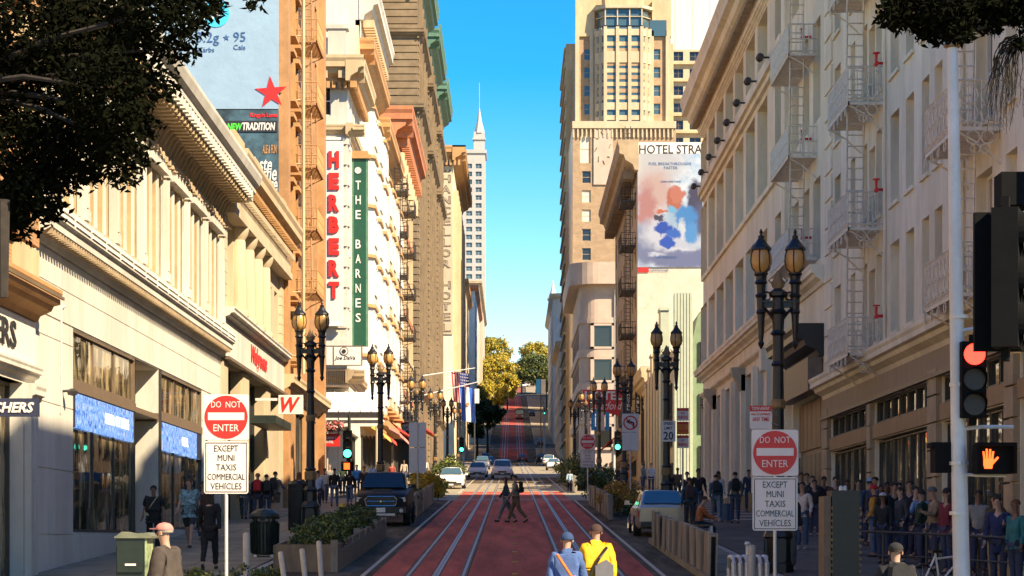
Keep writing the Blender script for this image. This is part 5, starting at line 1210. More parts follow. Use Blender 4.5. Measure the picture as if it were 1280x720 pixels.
# ---- do not enter signs ----
def dne(x, y, label, s=1.0, zc=None, plate=True):
    z1 = zc; f = FR('F', y); e = empty('do_not_enter_sign', (x, y, sw(y)), label, 'sign', 'do not enter signs')
    w = .38*s
    def rrect(x0, x1, za, zb, yy, m, name, r=.04, th=.006):
        pts = []
        for (cx, cz, a0) in ((x1-r, zb-r, 0), (x0+r, zb-r, 90), (x0+r, za+r, 180), (x1-r, za+r, 270)):
            for k in range(4): a = R(a0+30*k); pts.append((cx+r*math.cos(a), cz+r*math.sin(a)))
        b = MB(); b.prism(pts, lambda q, t: (q[0], yy+th*t, q[1])); return b.build(name, m, e)
    rrect(x-w, x+w, z1-2*w, z1, y, M['signw'], 'panel')
    b = MB(); n = 32; b.prism([(x+w*.95*math.cos(2*math.pi*k/n), z1-w+w*.95*math.sin(2*math.pi*k/n)) for k in range(n)], lambda q, t: (q[0], y-.008+.005*t, q[1])); b.build('red_disc', M['redp'], e)
    b = MB(); b.box(x-w*.80, x+w*.80, y-.012, y-.009, z1-w*1.13, z1-w*.80); b.build('white_bar', M['signw'], e)
    for t, u0, u1, v0, v1 in (('DO', -.66, -.22, .42, .70), ('NOT', -.02, .66, .42, .70), ('ENTER', -.56, .56, -.62, -.32)):
        text(t, f, e, x+w*u0, x+w*u1, z1-w+w*v0, z1-w+w*v1, .010, M['signw'], .0, th=.003)
    zb = z1-2*w-.02
    if plate:
        ph = .88*s; pw = .37*s
        rrect(x-pw, x+pw, zb-ph, zb, y, M['signw'], 'plate')
        b = MB(); t = .012*s; q = pw-.025
        for (a0, a1, c0, c1) in ((-q, q, -.025-t, -.025), (-q, q, -ph+.025, -ph+.025+t), (-q, -q+t, -ph+.025, -.025), (q-t, q, -ph+.025, -.025)): b.box(x+a0, x+a1, y-.006, y-.003, zb+c0, zb+c1)
        b.build('plate_border', M['signk'], e)
        for i, (t, wd) in enumerate((('EXCEPT', .20), ('MUNI', .14), ('TAXIS', .17), ('COMMERCIAL', .31), ('VEHICLES', .26))):
            zt = zb-.07-i*.158*s; text(t, f, e, x-wd*s, x+wd*s, zt-.105*s, zt, .005, M['signk'], .0, th=.003)
    b = MB(); b.tube([(x+.0, y+.03, gz(y)), (x, y+.03, z1-.05)], .028*max(1, s), 8); b.build('post', M['galv'], e)
    b = MB()
    for zz in (z1-.12, z1-.62*s, zb-.12, zb-.7*s): b.tube([(x, y-.014, zz), (x, y+.01, zz)], .008, 6)
    b.build('bolt', M['frame_dk'], e)
    return e
dne(4.32, 38.1, 'do not enter sign with exceptions plate on the right, standing near the camera', 1.0, CZ+138/F*38.1)
dne(-4.78, 38.8, 'do not enter sign with exceptions plate on the left pavement near the camera', 1.0, CZ+182/F*38.8)
dne(3.98, 122, 'small distant do not enter sign beside the right kerb planters', 1.05, CZ+132/F*122)
# tow-away plate at right lamp
def plate_sign(name, label, x, y, z0, z1, w, face, lines, cat='sign', post=False, band=None, group=None):
    e = empty(name, (x, y, z0), label, cat, group); f = FR('F', y)
    b = MB(); b.box(x-w, x+w, y, y+.008, z0, z1); b.build('plate', face, e)
    if band: b = MB(); b.box(x-w, x+w, y-.004, y-.001, band[0], band[1]); b.build('band', M['redp'], e)
    for (t, u, za, zb, m) in lines: text(t, f, e, x-w*u, x+w*u, za, zb, .006, m, .02, th=.003)
    if post: b = MB(); b.tube([(x, y+.04, gz(y)), (x, y+.04, z1)], .03, 8); b.build('post', M['galv'], e)
    return e
z1 = CZ+168/F*47; z0 = CZ+139/F*47; h = z1-z0; x = (951-640)/F*47
plate_sign('parking_sign', 'red and white no stopping any time plate clamped left of the right lamp post', x, 47, z0, z1, .225, M['signw'], [('TOW-AWAY', .8, z0+.80*h, z0+.95*h, M['signw']), ('NO STOPPING', .85, z0+.58*h, z0+.68*h, M['sred']), ('ANY TIME', .75, z0+.33*h, z0+.50*h, M['sred'])], band=(z0+.75*h, z1))
mb = MB(); mb.tube([(x+.2, 47.05, z0+.3*h), (5.6, 48.9, z0+.3*h)], .02, 6); mb.tube([(x+.2, 47.05, z0+.8*h), (5.6, 48.9, z0+.8*h)], .02, 6); tag(mb.build('clamp_arm', M['galv']), 'steel clamp arms holding the parking plate to the lamp post', 'bracket')
# speed limit, tow stack, no left turn
Y = 84.7; z1 = CZ+149/F*Y; z0 = CZ+123/F*Y; h = z1-z0; x = 195.5/F*Y
plate_sign('speed_limit_sign', 'white speed limit 20 sign on the second right lamp post', x, Y, z0, z1, .26, M['signw'], [('SPEED', .7, z0+.80*h, z0+.94*h, M['signk']), ('LIMIT', .6, z0+.58*h, z0+.72*h, M['signk']), ('20', .7, z0+.08*h, z0+.48*h, M['signk'])])
Y = 86; x = 213.5/F*Y
for i, (ya, yb, m, lab) in enumerate(((510, 526, M['signw'], 'upper white no parking plate with red band on the sign stack'), (527, 543, mat('orange_sign', (.75, .22, .03), .6, .05, 5), 'orange temporary notice in the middle of the sign stack'), (544, 560, M['signw'], 'lower white no parking plate with red band on the sign stack'))):
    z1 = CZ+(675-ya)/F*Y; z0 = CZ+(675-yb)/F*Y; h = z1-z0
    plate_sign('parking_sign', lab, x, Y, z0, z1, .225, m, [('NO', .3, z0+.5*h, z0+.68*h, M['sred']), ('PARKING', .8, z0+.15*h, z0+.4*h, M['sred'])], band=(z0+.78*h, z1), post=(i == 2))
Y = 100; x = 148/F*Y; z1 = CZ+158/F*Y; z0 = CZ+135/F*Y
e = empty('no_left_turn_sign', (x, Y, sw(Y)), 'square no left turn sign with red ring and slash above blank plates', 'sign')
b = MB(); b.box(x-.36, x+.36, Y, Y+.01, z0, z1); b.build('panel', M['signw'], e)
cz_ = (z0+z1)/2; 
def ring(cx, cz, r0, r1, y, m, par, name='ring', n=28):
    b = MB()
    for k in range(n):
        a0, a1 = 2*math.pi*k/n, 2*math.pi*(k+1)/n
        b.add([(cx+r0*math.cos(a0), y, cz+r0*math.sin(a0)), (cx+r1*math.cos(a0), y, cz+r1*math.sin(a0)), (cx+r1*math.cos(a1), y, cz+r1*math.sin(a1)), (cx+r0*math.cos(a1), y, cz+r0*math.sin(a1))], [(0, 1, 2, 3)])
    return b.build(name, m, par)
b = MB(); b.prism([(.10, -.22), (.17, -.22), (.17, .02), (-.02, .09), (-.02, .16), (-.2, .05), (-.02, -.06), (-.02, .01), (.10, -.03)], lambda q, t: (x+q[0], Y-.006+.004*t, cz_+q[1])); b.build('arrow', M['signk'], e)
ring(x, cz_, .25, .31, Y-.012, M['redp'], e)
b = MB(); b.tube([(x-.19, Y-.014, cz_+.19), (x+.19, Y-.014, cz_-.19)], .025, 4); b.build('slash', M['redp'], e)
for s in (-1, 1):
    b = MB(); b.box(x+s*.18-.17, x+s*.18+.17, Y, Y+.01, z0-.8, z0-.02); b.build('plate', M['signw'], e)
b = MB(); b.tube([(x, Y+.04, gz(Y)), (x, Y+.04, z1)], .035, 8); b.build('post', M['galv'], e)
# blank-backed signs on left
Y = 108; x = (522-640)/F*Y; e = empty('sign_back', (x, Y, sw(Y)), 'grey back of a two part sign on a post by the left lamp posts', 'sign')
b = MB(); b.box(x-.4, x+.4, Y, Y+.01, CZ+116/F*Y, CZ+147/F*Y); b.build('upper_panel', M['galv'], e); b = MB(); b.box(x-.4, x+.4, Y, Y+.01, CZ+84/F*Y, CZ+115/F*Y); b.build('lower_panel', M['galv'], e)
b = MB(); b.tube([(x, Y-.03, gz(Y)), (x, Y-.03, CZ+147/F*Y)], .035, 8); b.build('post', M['galv'], e)
# ---- traffic signals ----
M['redlens'] = mat('lit_red_lens', (1, .03, .02), .3, 0, emit=2.2)
M['greenlens'] = mat('lit_green_lens', (.02, .85, .6), .3, 0, emit=1.6)
M['handlens'] = mat('lit_orange_hand', (1, .10, .02), .4, 0, emit=1.3)
M['darklens'] = mat('dark_lens', (.012, .009, .008), .5, 0)
def signal(label, x, y, z0, s, lit, parent=None, rz=0, housing=True, grp='traffic signals'):
    """3-section head, faces -y (camera) if rz=0"""
    e = empty('traffic_signal', (x, y, z0), label, 'traffic signal', grp)
    b = MB(); b.box(-.17*s, .17*s, -.08*s, .12*s, 0, 1.06*s); b.box(-.05*s, .05*s, .0, .06*s, -.1*s, 1.16*s); o = link('housing', b.mesh('housing', mats=[M['sigblack']]), e)
    for k in range(3):
        zc = (.18+.35*k)*s; b = MB(); b.lathe([(.001, 0), (.10, .01), (.15, .03)], n=20); me = b.mesh('lens', smooth=True)
        ob = link('lens', me, e, (0, -.085*s, zc), (R(90), 0, 0), M[lit[k]] if lit[k] else M['darklens']); ob.scale = (s, s, s)
        b = MB(); n = 16; vs = []
        for i in range(n+1):
            a = R(-35)+R(250)*i/n; L_ = .26*(.35+.65*max(0, math.sin(a))) 
            for rr, yy in ((.158, -.08), (.165, -.08-L_)): vs.append((rr*math.cos(a)*s, yy*s, zc+rr*math.sin(a)*s))
        b.add(vs, [(2*i, 2*i+1, 2*i+3, 2*i+2) for i in range(n)]); link('visor', b.mesh('visor', mats=[M['sigblack']]), e)
    e.rotation_euler = (0, 0, rz); return e
# white signal pole at right
e = empty('signal_pole', (6.32, 32.5, sw(32.5)), 'tall white steel signal pole rising through the right side of the picture', 'pole')
zt = CZ+615/F*32.5
mb = MB(); mb.tube([(6.33, 32.5, .9), (6.26, 32.5, 4), (6.17, 32.5, zt)], [.125, .11, .075], 14); mb.build('shaft', mat('white_pole_paint', (.60, .63, .62), .4, .06, 3, dirt=.15), e, smooth=True)
mb = MB()
for z in (3.15, 3.85, 5.9, 4.95): mb.tube([(6.26, 32.5, z), (6.26, 32.5, z+.05)], .135, 12)
mb.build('clamp_band', M['galv'], e)
mb = MB(); mb.lathe([(.09, 0), (.13, .02), (.1, .12), (.03, .2)], 6.17, 32.5, zt, 10); mb.build('finial', M['gilt'], e)
mb = MB(); mb.tube([(6.28, 32.45, 4.35), (6.55, 32.4, 4.38), (7.0, 32.4, 4.38)], .03, 6); mb.tube([(6.28, 32.45, 3.72), (6.6, 32.4, 3.70), (6.9, 32.4, 3.70)], .025, 6); mb.tube([(6.25, 32.45, 5.72), (6.5, 32.4, 5.76), (6.56, 32.4, 5.76)], .03, 6); mb.build('bracket_arm', M['galv'], e)
signal('traffic signal showing a red light on the white pole', 6.42, 32.3, 4.50, 1.0, (None, None, 'redlens'))
yN = 18.5
b = signal('large dark side-on traffic signal cropped by the right picture edge', (1262-640)/F*yN, yN, CZ+240/F*yN, 1.04, (None, None, None), rz=R(72))
e = empty('traffic_signal', (4.0, yN+.3, CZ+425/F*yN), 'lower end of another black signal housing at the right edge', 'traffic signal'); mb = MB(); mb.box((1262-640)/F*yN, (1262-640)/F*yN+.3, yN+.3, yN+.6, CZ+426/F*yN, CZ+468/F*yN); mb.build('housing', M['sigblack'], e); mb = MB(); mb.box((1262-640)/F*yN+.05, (1262-640)/F*yN+.2, yN+.35, yN+.5, CZ+420/F*yN, CZ+426/F*yN); mb.build('bracket', M['sigblack'], e)
mb = MB(); mb.box(3.72, 4.35, yN+.15, yN+.22, CZ+238/F*yN, CZ+413/F*yN); e = mb.build('signal_backplate', M['sigblack']); tag(e, 'flat black backing box of the large signal at the right edge', 'signal box')
mb = MB(); mb.tube([(4.45, yN+.1, .6), (4.45, yN+.1, 8)], .08, 8); tag(mb.build('signal_pole', M['galv']), 'steel pole just outside the frame carrying the dark signals', 'pole')
# pedestrian signal
e = empty('pedestrian_signal', (6.7, 32.4, 3.68), 'pedestrian signal showing an orange raised hand on the white pole', 'traffic signal')
mb = MB(); mb.box(6.44, 6.96, 32.2, 32.45, 3.72, 4.13); mb.build('housing', M['sigblack'], e)
mb = MB(); mb.box(6.42, 6.98, 32.05, 32.2, 4.1, 4.15); mb.box(6.42, 6.46, 32.05, 32.2, 3.72, 4.1); mb.box(6.94, 6.98, 32.05, 32.2, 3.72, 4.1); mb.build('visor', M['sigblack'], e)
hx, hz = 6.61, 3.79
mb = MB()
mb.prism([(-.055, 0), (.05, 0), (.065, .08), (.07, .14), (-.07, .15), (-.07, .06)], lambda q, t: (hx+q[0], 32.19-.01*t, hz+q[1]))
for fx, L_, tl in ((-.055, .10, -.015), (-.02, .135, -.004), (.018, .13, .006), (.052, .10, .014)):
    mb.prism([(fx-.014, .14), (fx+.014, .14), (fx+.013+tl, .14+L_), (fx-.013+tl, .14+L_)], lambda q, t: (hx+q[0], 32.19-.01*t, hz+q[1]))
mb.prism([(.055, .05), (.13, .13), (.145, .16), (.12, .165), (.065, .11)], lambda q, t: (hx+q[0], 32.19-.01*t, hz+q[1]))
mb.build('hand_symbol', M['handlens'], e)
e = empty('pedestrian_signal', (6.0, 32.6, 3.8), 'dark pedestrian signal on the left side of the white pole', 'traffic signal'); mb = MB(); mb.box(5.93, 6.16, 32.5, 32.9, 3.75, 4.17); mb.build('housing', M['sigblack'], e); mb = MB(); mb.box(5.88, 5.93, 32.5, 32.9, 4.1, 4.17); mb.build('visor', M['sigblack'], e)
# left green signal at Ellis
Y = 119; e = empty('signal_pole', (-8.35, Y, sw(Y)), 'green painted signal pole at the left cross street corner', 'pole')
mb = MB(); mb.tube([(-8.35, Y, gz(Y)), (-8.35, Y, 9.2)], .08, 8); mb.build('shaft', M['blackgreen'], e)
signal('traffic signal showing green at the left cross street', -8.42, Y-.2, CZ+102/F*Y, 1.35, ('greenlens', None, None))
e = empty('pedestrian_signal', (-8.7, Y-.3, 6.7), 'pedestrian signal with a red hand below the green light on the left', 'traffic signal'); mb = MB(); mb.box(-8.75, -8.1, Y-.3, Y-.1, CZ+86/F*Y, CZ+98/F*Y); mb.build('housing', M['sigblack'], e)
mb = MB(); mb.box(-8.6, -8.3, Y-.32, Y-.3, CZ+88/F*Y, CZ+96/F*Y); mb.build('hand_symbol', M['handlens'], e)
Y = 143; mb = MB(); mb.tube([(6.3, Y, gz(Y)), (6.3, Y, 9)], .08, 8); tag(mb.build('signal_pole', M['galv']), 'slim pale pole at the right cross street corner', 'pole')
signal('traffic signal showing green at the right cross street', 6.5, Y-.2, CZ+112/F*Y, 1.1, ('greenlens', None, None))
for (px, py, Y, lab) in ((680, 515, 470, 'tiny green traffic signal far up the street on the right'), (577, 562, 225, 'small green signal below the flags')):
    signal(lab, (px-640)/F*Y, Y, CZ+(675-py-3)/F*Y, 1.3, ('greenlens', None, None))
    mb = MB(); x_ = (px-640)/F*Y; mb.tube([(x_+.2, Y+.2, gz(Y)), (x_+.2, Y+.2, CZ+(675-py+14)/F*Y)], .1, 6); tag(mb.build('signal_pole', M['galv']), 'distant pole holding the %s' % lab[:30].strip(), 'pole')
# far cobra lamp with long arm
Y = 460; mb = MB(); mb.tube([(6.3, Y, gz(Y)), (6.3, Y, 29.5), (5.9, Y, 30.6), (2.2, Y, 31.6)], [.16, .12, .1, .08], 6); mb.box(.6, 2.3, Y-.2, Y+.2, 31.4, 31.7); tag(mb.build('arm_lamp', M['galv']), 'distant curved arm street light above the hill road', 'street lamp')
# ---- litter bin ----
def trash(x, y, label):
    e = empty('litter_bin', (x, y, sw(y)), label, 'bin')
    g = sw(y)
    mb = MB(); mb.lathe([(.30, .05), (.31, .1), (.33, .8), (.34, .86), (.30, .86)], x, y, g, 16); mb.build('body', M['blackgreen'], e)
    sl_ = MB()
    for k in range(24):
        a = 2*math.pi*k/24; mb2 = MB(); mb2.tube([(x+.325*math.cos(a), y+.325*math.sin(a), g+.1), (x+.345*math.cos(a), y+.345*math.sin(a), g+.82)], .018, 4); mb2.build('slat', M['blackgreen'], e)
    mb = MB(); mb.lathe([(.36, .92), (.37, .98), (.34, 1.05), (.2, 1.14), (.05, 1.17), (.02, 1.22)], x, y, g, 16); mb.build('lid', M['blackgreen'], e)
    for k in range(4):
        a = R(45+90*k); mb = MB(); mb.tube([(x+.31*math.cos(a), y+.31*math.sin(a), g+.84), (x+.31*math.cos(a), y+.31*math.sin(a), g+.95)], .02, 4); mb.build('lid_post', M['blackgreen'], e)
    for k in range(4):
        a = R(45+90*k); mb = MB(); mb.box(x+.28*math.cos(a)-.04, x+.28*math.cos(a)+.04, y+.28*math.sin(a)-.04, y+.28*math.sin(a)+.04, g, g+.06); mb.build('foot', M['galv'], e)
trash(-5.97, 56, 'dark green slatted litter bin with domed lid on the left pavement')
# ---- news rack ----
e = empty('news_rack', (-5.3, 32, sw(32)), 'dark green two door newspaper rack at the lower left', 'news rack'); g = sw(32)
xl_, xr_ = (145-640)/F*32, (181-640)/F*32; ztop = CZ+5/F*32
mb = MB(); mb.box(xl_, xr_, 32, 32.55, g, ztop-.03); mb.build('cabinet', M['blackgreen'], e)
mb = MB(); mb.box(xl_-.02, xr_+.1, 31.97, 32.6, ztop-.03, ztop+.0); mb.prism([(0, 0), (.6, 0), (.55, .05), (.3, .03), (.1, .06)], lambda q, t: (xl_+q[0]*.8, 31.98+.6*t, ztop+q[1])); mb.build('top', mat('pale_green_top', (.14, .15, .10), .6, .2, 6), e)
for k in range(3):
    z = ztop-.08-.42*(k+1); mb = MB(); mb.box(xl_+.02, xr_-.02, 31.97, 31.995, z, z+.38); d = mb.build('door', M['blackgreen'], e); mb = MB(); mb.box(xl_+.13, xl_+.28, 31.955, 31.965, z+.09, z+.12); mb.build('maker_strip', M['signw'], d)
mb = MB(); mb.box(xr_, xr_+.03, 32.0, 32.55, g, ztop-.03); mb.build('side_poster', mat('aqua_poster', (.12, .45, .42), .5, .6, 3, col2=(.5, .6, .3)), e)
# ---- concrete parklet panels right ----
pp = MB(); pp.prism([(0, 0), (1.42, 0), (1.42, .86), (1.30, .95), (.1, .95), (0, .88)], lambda q, t: (-.05+.1*t, q[0], q[1])); pp.prism([(0, 0), (.05, 0), (.05, .95), (0, .95)], lambda q, t: (-.09+.18*t, q[0], q[1])); ppm = pp.mesh('barrier_panel')
M['parkc'] = mat('weathered_concrete_panel', (.36, .31, .24), .85, .2, 3, .4, 20, dirt=.4, streak=.3)
def panels(x0, y0, x1, y1, n, label, lab_cat='barrier'):
    e = empty('barrier_row', (x0, y0, gz(y0)), label, lab_cat)
    ang = math.atan2(-(x1-x0), (y1-y0)); L_ = math.hypot(x1-x0, y1-y0)/n; b = MB()
    for k in range(n):
        t = k/n; X, Y_ = x0+(x1-x0)*t, y0+(y1-y0)*t
        o = link('barrier_panel', ppm, e, (X-x0, Y_-y0, gz(Y_)-gz(y0)+.05), (R(2.3), R(random.uniform(-2, 2)), ang), M['parkc']); o.scale = (1, L_/1.6, random.uniform(.95, 1.03))
    return e
M['parkc'] = mat('weathered_concrete_panel', (.34, .29, .22), .85, .15, 2, .4, 20, dirt=.35)
MATS['grey_st2'] = M['parkc']
panels(4.15, 48, 4.02, 66, 10, 'row of weathered slatted planter panels along the right parking lane')
panels(-3.75, 84.5, -3.95, 116, 11, 'row of concrete planter panels along the left lane beyond the pickup')
panels(3.75, 88, 3.75, 112, 8, 'broken line of upright panels by the orange grasses on the right')
panels(3.9, 126+16, 3.9, 176, 10, 'far planter panels on the right beyond the cross street')
# base kerb under right parklet
mb = MB(); mb.prism([(0, 0), (1.6, 0), (1.6, .14), (0, .14)], lambda q, t: (4.0+q[0], 48+20*t, gz(48+20*t)+q[1])); tag(mb.build('parklet_base', M['walk']), 'flat concrete base of the right parklet beside the barrier panels', 'platform')
# wave bench near right
e = empty('wave_seat', (5.2, 57, gz(57)), 'grey wavy slatted metal seat at the end of the right planter panels', 'bench')
for k in range(6):
    mb = MB(); x_ = 4.35+k*.13; mb.tube([(x_, 45.5, gz(46)+.05), (x_, 45.5, gz(46)+.5), (x_, 45.7, gz(46)+.62), (x_, 46.3, gz(46)+.62), (x_, 46.5, gz(46)+.4), (x_, 46.5, gz(46)+.05)], .05, 8); mb.build('slat', M['galv'], e)
mb = MB(); mb.tube([(4.67, 46, gz(46)+.6), (4.67, 46, gz(46)+.85)], .04, 8); mb.lathe([(.05, 0), (.07, .03), (.05, .08)], 4.67, 46, gz(46)+.85, 8); mb.build('tap', M['galv'], e)
# bench for the seated man
Y = 66; e = empty('street_bench', (5.0, Y, sw(Y)), 'low grey bench carrying the seated man in orange on the right', 'bench'); g = sw(Y)
for k in range(4): mb = MB(); mb.box(4.55, 5.75, Y-.25+k*.14, Y-.14+k*.14, g+.40, g+.45); mb.build('slat', M['wood'], e)
for x_ in (4.65, 5.65): mb = MB(); mb.box(x_-.04, x_+.04, Y-.25, Y+.27, g, g+.4); mb.build('leg', M['galv'], e)
# ---- left planter with hedge ----
e = empty('planter_box', (-4.8, 58, gz(58)), 'long wooden planter box edging the left parking lane', 'planter')
def board(x0, y0, x1, y1, zb, h, name='board', th=.06):
    b = MB(); b.prism([(0, 0), (1, 0), (1, 1), (0, 1)], lambda q, t: (x0+(x1-x0)*q[0]+th*t, y0+(y1-y0)*q[0], gz(y0+(y1-y0)*q[0])+zb+h*q[1])); b.build(name, M['wood'], e)
for k in range(3):
    for j in range(4): board(-4.0, 52+j*5, -4.0, 56.9+j*5, .02+k*.2, .18)
    for j in range(4): board(-5.35, 52+j*5, -5.35, 56.9+j*5, .02+k*.2, .18)
for j in range(9): mb = MB(); y_ = 52+j*2.5; mb.box(-4.06, -3.9, y_-.07, y_+.07, gz(y_), gz(y_)+.72 if j % 3 == 0 else gz(y_)+.62); mb.build('post', M['parkc'], e)
mb = MB(); mb.box(-5.3, -3.9, 51.95, 52.05, gz(52), gz(52)+.62); mb.build('end_board', M['wood'], e)
mb = MB(); mb.prism([(0, 0), (1.4, 0), (1.4, .45), (0, .45)], lambda q, t: (-5.3+q[0], 52.1+19.7*t, gz(52.1+19.7*t)+q[1])); mb.build('soil', M['terrain'], e)
# bollards
def bollard(x, y, h, r, m, label, tilt=0, grp=None):
    e = empty('bollard', (x, y, gz(y)), label, 'bollard', grp)
    mb = MB(); mb.lathe([(r, 0), (r, h-r*.6), (r*.8, h-r*.15), (r*.3, h)], 0, 0, 0, 12); o = link('tube', mb.mesh('tube', smooth=True, mats=[m]), e); 
    mb = MB(); mb.lathe([(r*1.02, h*.8), (r*1.02, h*.88)], 0, 0, 0, 12); link('band', mb.mesh('band', mats=[M['signk'] if m is M['yellow'] else M['whitep']]), e)
    e.rotation_euler = (0, tilt, 0); return e
bollard(-5.15, 45, 1.15, .07, M['whitep'], 'upright white bollard in front of the litter bin')
bollard(-4.12, 42.5, .9, .05, M['whitep'], 'leftmost of three short leaning white posts at the bottom', R(-8), 'short leaning white posts')
bollard(-3.75, 42.5, .95, .05, M['whitep'], 'middle of three short leaning white posts at the bottom', R(-6), 'short leaning white posts')
bollard(-3.55, 43.5, 1.05, .05, M['whitep'], 'rightmost of three short leaning white posts at the bottom', R(-4), 'short leaning white posts')
bollard(-5.45, 74.5, 1.0, .10, M['yellow'], 'yellow bollard between the lamp post and the black pickup')
bollard(5.6, 108, 1.2, .13, M['yellow'], 'yellow bollard by the people in front of the right lamp posts')
bollard(-4.35, 121, 1.6, .13, M['yellow'], 'yellow post before the flowers at the left cross street')
bollard(4.55, 44, .95, .07, M['whitep'], 'pale short post at the end of the right panels')
# ---- utility cabinet, queue fence right ----
e = empty('utility_cabinet', (6.05, 40.5, sw(40.5)), 'tall black street cabinet standing before the right crowd', 'cabinet')
x0, x1 = (1040-640)/F*40.5, (1075-640)/F*40.5; zt = CZ+62/F*40.5
mb = MB(); mb.box(x0, x1, 40.5, 41.2, gz(40), zt); mb.build('body', M['black'], e)
mb = MB(); mb.box(x0-.14, x0-.02, 40.5, 41.2, gz(40), zt-.1); mb.build('side_panel', M['frame_wd'], e)
for s_ in (x0-.01, x1):
    for k in range(14): mb = MB(); mb.box(s_-.015, s_+.02, 40.46, 40.5, 1.9+k*.11, 1.95+k*.11); mb.build('stud', M['gilt'], e)
mb = MB(); mb.lathe([(.0, 0), (.04, 0), (.04, .06), (.02, .09)], x0+.2, 40.8, zt, 8); mb.lathe([(.0, 0), (.04, 0), (.04, .06), (.02, .09)], x0+.27, 40.8, zt, 8); mb.build('vent_cap', M['galv'], e)
pts = [(6.5, 45.8), (7.2, 45.0), (7.9, 44.2), (8.5, 43.3), (9.1, 42.0), (9.3, 40), (9.5, 38)]
e = empty('queue_railing', (6.5, 46, sw(46)), 'dark steel railing guiding the queue on the right pavement', 'railing')
for (xx, yy) in pts: mb = MB(); mb.tube([(xx, yy, sw(yy)), (xx, yy, sw(yy)+1.05)], .028, 8); mb.lathe([(.14, 0), (.14, .02), (.03, .04)], xx, yy, sw(yy), 10); mb.build('post', M['frame_dk'], e)
for (a, b) in zip(pts, pts[1:]):
    for h_ in (1.0, .55): mb = MB(); mb.tube([(*a, sw(a[1])+h_), (*b, sw(b[1])+h_)], .03 if h_ == 1 else .02, 6); mb.build('rail', M['frame_dk'], e)
# bicycle
def bicycle(x, y, rz, label):
    e = empty('bicycle', (x, y, sw(y)), label, 'bicycle', rz=rz)
    for s_ in (-.5, .5):
        b = MB(); b.tube([(s_+.32*math.cos(R(15*k)), 0, .33+.32*math.sin(R(15*k))) for k in range(25)], .018, 6, False)
        w_ = link('wheel', b.mesh('wheel', mats=[M['black']]), e); b = MB()
        for k in range(12): b.tube([(s_, 0, .33), (s_+.31*math.cos(R(30*k)), 0, .33+.31*math.sin(R(30*k)))], .004, 3, False)
        link('spokes', b.mesh('spokes', mats=[M['galv']]), w_)
    b = MB()
    for p, q in (((-.5, .33), (-.1, .33)), ((-.1, .33), (-.2, .85)), ((-.2, .8), (-.5, .33)), ((-.18, .75), (.35, .8)), ((-.1, .33), (.36, .72)), ((.34, .88), (.5, .33))): b.tube([(p[0], 0, p[1]), (q[0], 0, q[1])], .018, 6)
    link('frame', b.mesh('frame', mats=[M['signw']]), e)
    b = MB(); b.box(-.32, -.08, -.06, .06, .85, .9); link('saddle', b.mesh('saddle', mats=[M['black']]), e)
    b = MB(); b.tube([(.34, -.25, .98), (.32, 0, .92), (.34, .25, .98)], .014, 6); link('handlebar', b.mesh('handlebar', mats=[M['black']]), e)
bicycle(7.35, 39.5, R(35), 'white framed bicycle leaning by the queue railing')
# newspaper/phone kiosk-like dark box near left lamp
e = empty('dark_bin', (-6.75, 73.5, sw(73)), 'black waste bin standing against the left lamp post', 'bin'); mb = MB(); mb.lathe([(.28, 0), (.31, .1), (.31, 1.5), (.25, 1.6)], -6.78, 73.4, sw(73), 10); mb.build('body', M['black'], e); mb = MB(); mb.lathe([(.32, 1.3), (.33, 1.36)], -6.78, 73.4, sw(73), 10); mb.build('rim', M['frame_dk'], e)
# flags
def flag(label, x, y, z, w, h, kind):
    e = empty('flag', (x, y, z), label, 'flag')
    nx, nz = 14, 6
    def P(i, k, n_, m_): 
        u = i/n_; v = k/m_; return (x+w*u+.25*v, y+.22*math.sin(u*9+v*2), z-h*v-.25*u)
    def patch(u0, u1, v0, v1, m, name, off=0):
        b = MB(); N_ = 8; vs = []; 
        for j in range(3):
            for i in range(N_+1):
                p = P(u0+(u1-u0)*i/N_, v0+(v1-v0)*j/2, 1, 1); vs.append((p[0], p[1]-off, p[2]))
        b.add(vs, [(j*(N_+1)+i, j*(N_+1)+i+1, (j+1)*(N_+1)+i+1, (j+1)*(N_+1)+i) for j in range(2) for i in range(N_)]); b.build(name, m, e)
    if kind == 'us':
        for i in range(13): patch(i/13, (i+1)/13, 0, 1, M['redp'] if i % 2 == 0 else M['signw'], 'stripe')
        patch(.46, 1.0, 0, .42, M['flagnavy'], 'canton', .06)
        b = MB()
        for r_ in range(4):
            for c in range(5): p = P(.52+.1*c, .05+.1*r_, 1, 1); b.box(p[0]-.04, p[0]+.04, p[1]-.12, p[1]-.11, p[2]-.05, p[2]+.05)
        b.build('star', M['signw'], e, kind='stuff')
    else:
        for i, m in enumerate((M['flagblue'], M['signw'], M['flagblue'])): patch(i/3, (i+1)/3, 0, 1, m, 'stripe')
        p = P(.5, .5, 1, 1); b = MB(); n = 12; b.prism([(p[0]+.2*math.cos(2*math.pi*k/n), p[2]+.2*math.sin(2*math.pi*k/n)) for k in range(n)], lambda q, t: (q[0], p[1]-.1-.02*t, q[1])); b.build('sun_emblem', M['ochre'], e)
M['flagnavy'] = mat('flag_navy', (.03, .04, .16), .8, .1, 3); M['flagblue'] = mat('flag_blue', (.03, .12, .45), .8, .1, 3)
Yf = 250
def WX(px, py): return ((px-640)/F*Yf, Yf, CZ+(675-py)/F*Yf)
p = WX(564, 464); flag('american flag hanging from a long pole on the left', p[0], Yf, p[2], 1.9, 3.3, 'us')
p = WX(575, 484); flag('blue and white striped flag with a sun emblem on the left', p[0], Yf-2, p[2], 1.5, 3.7, 'arg')
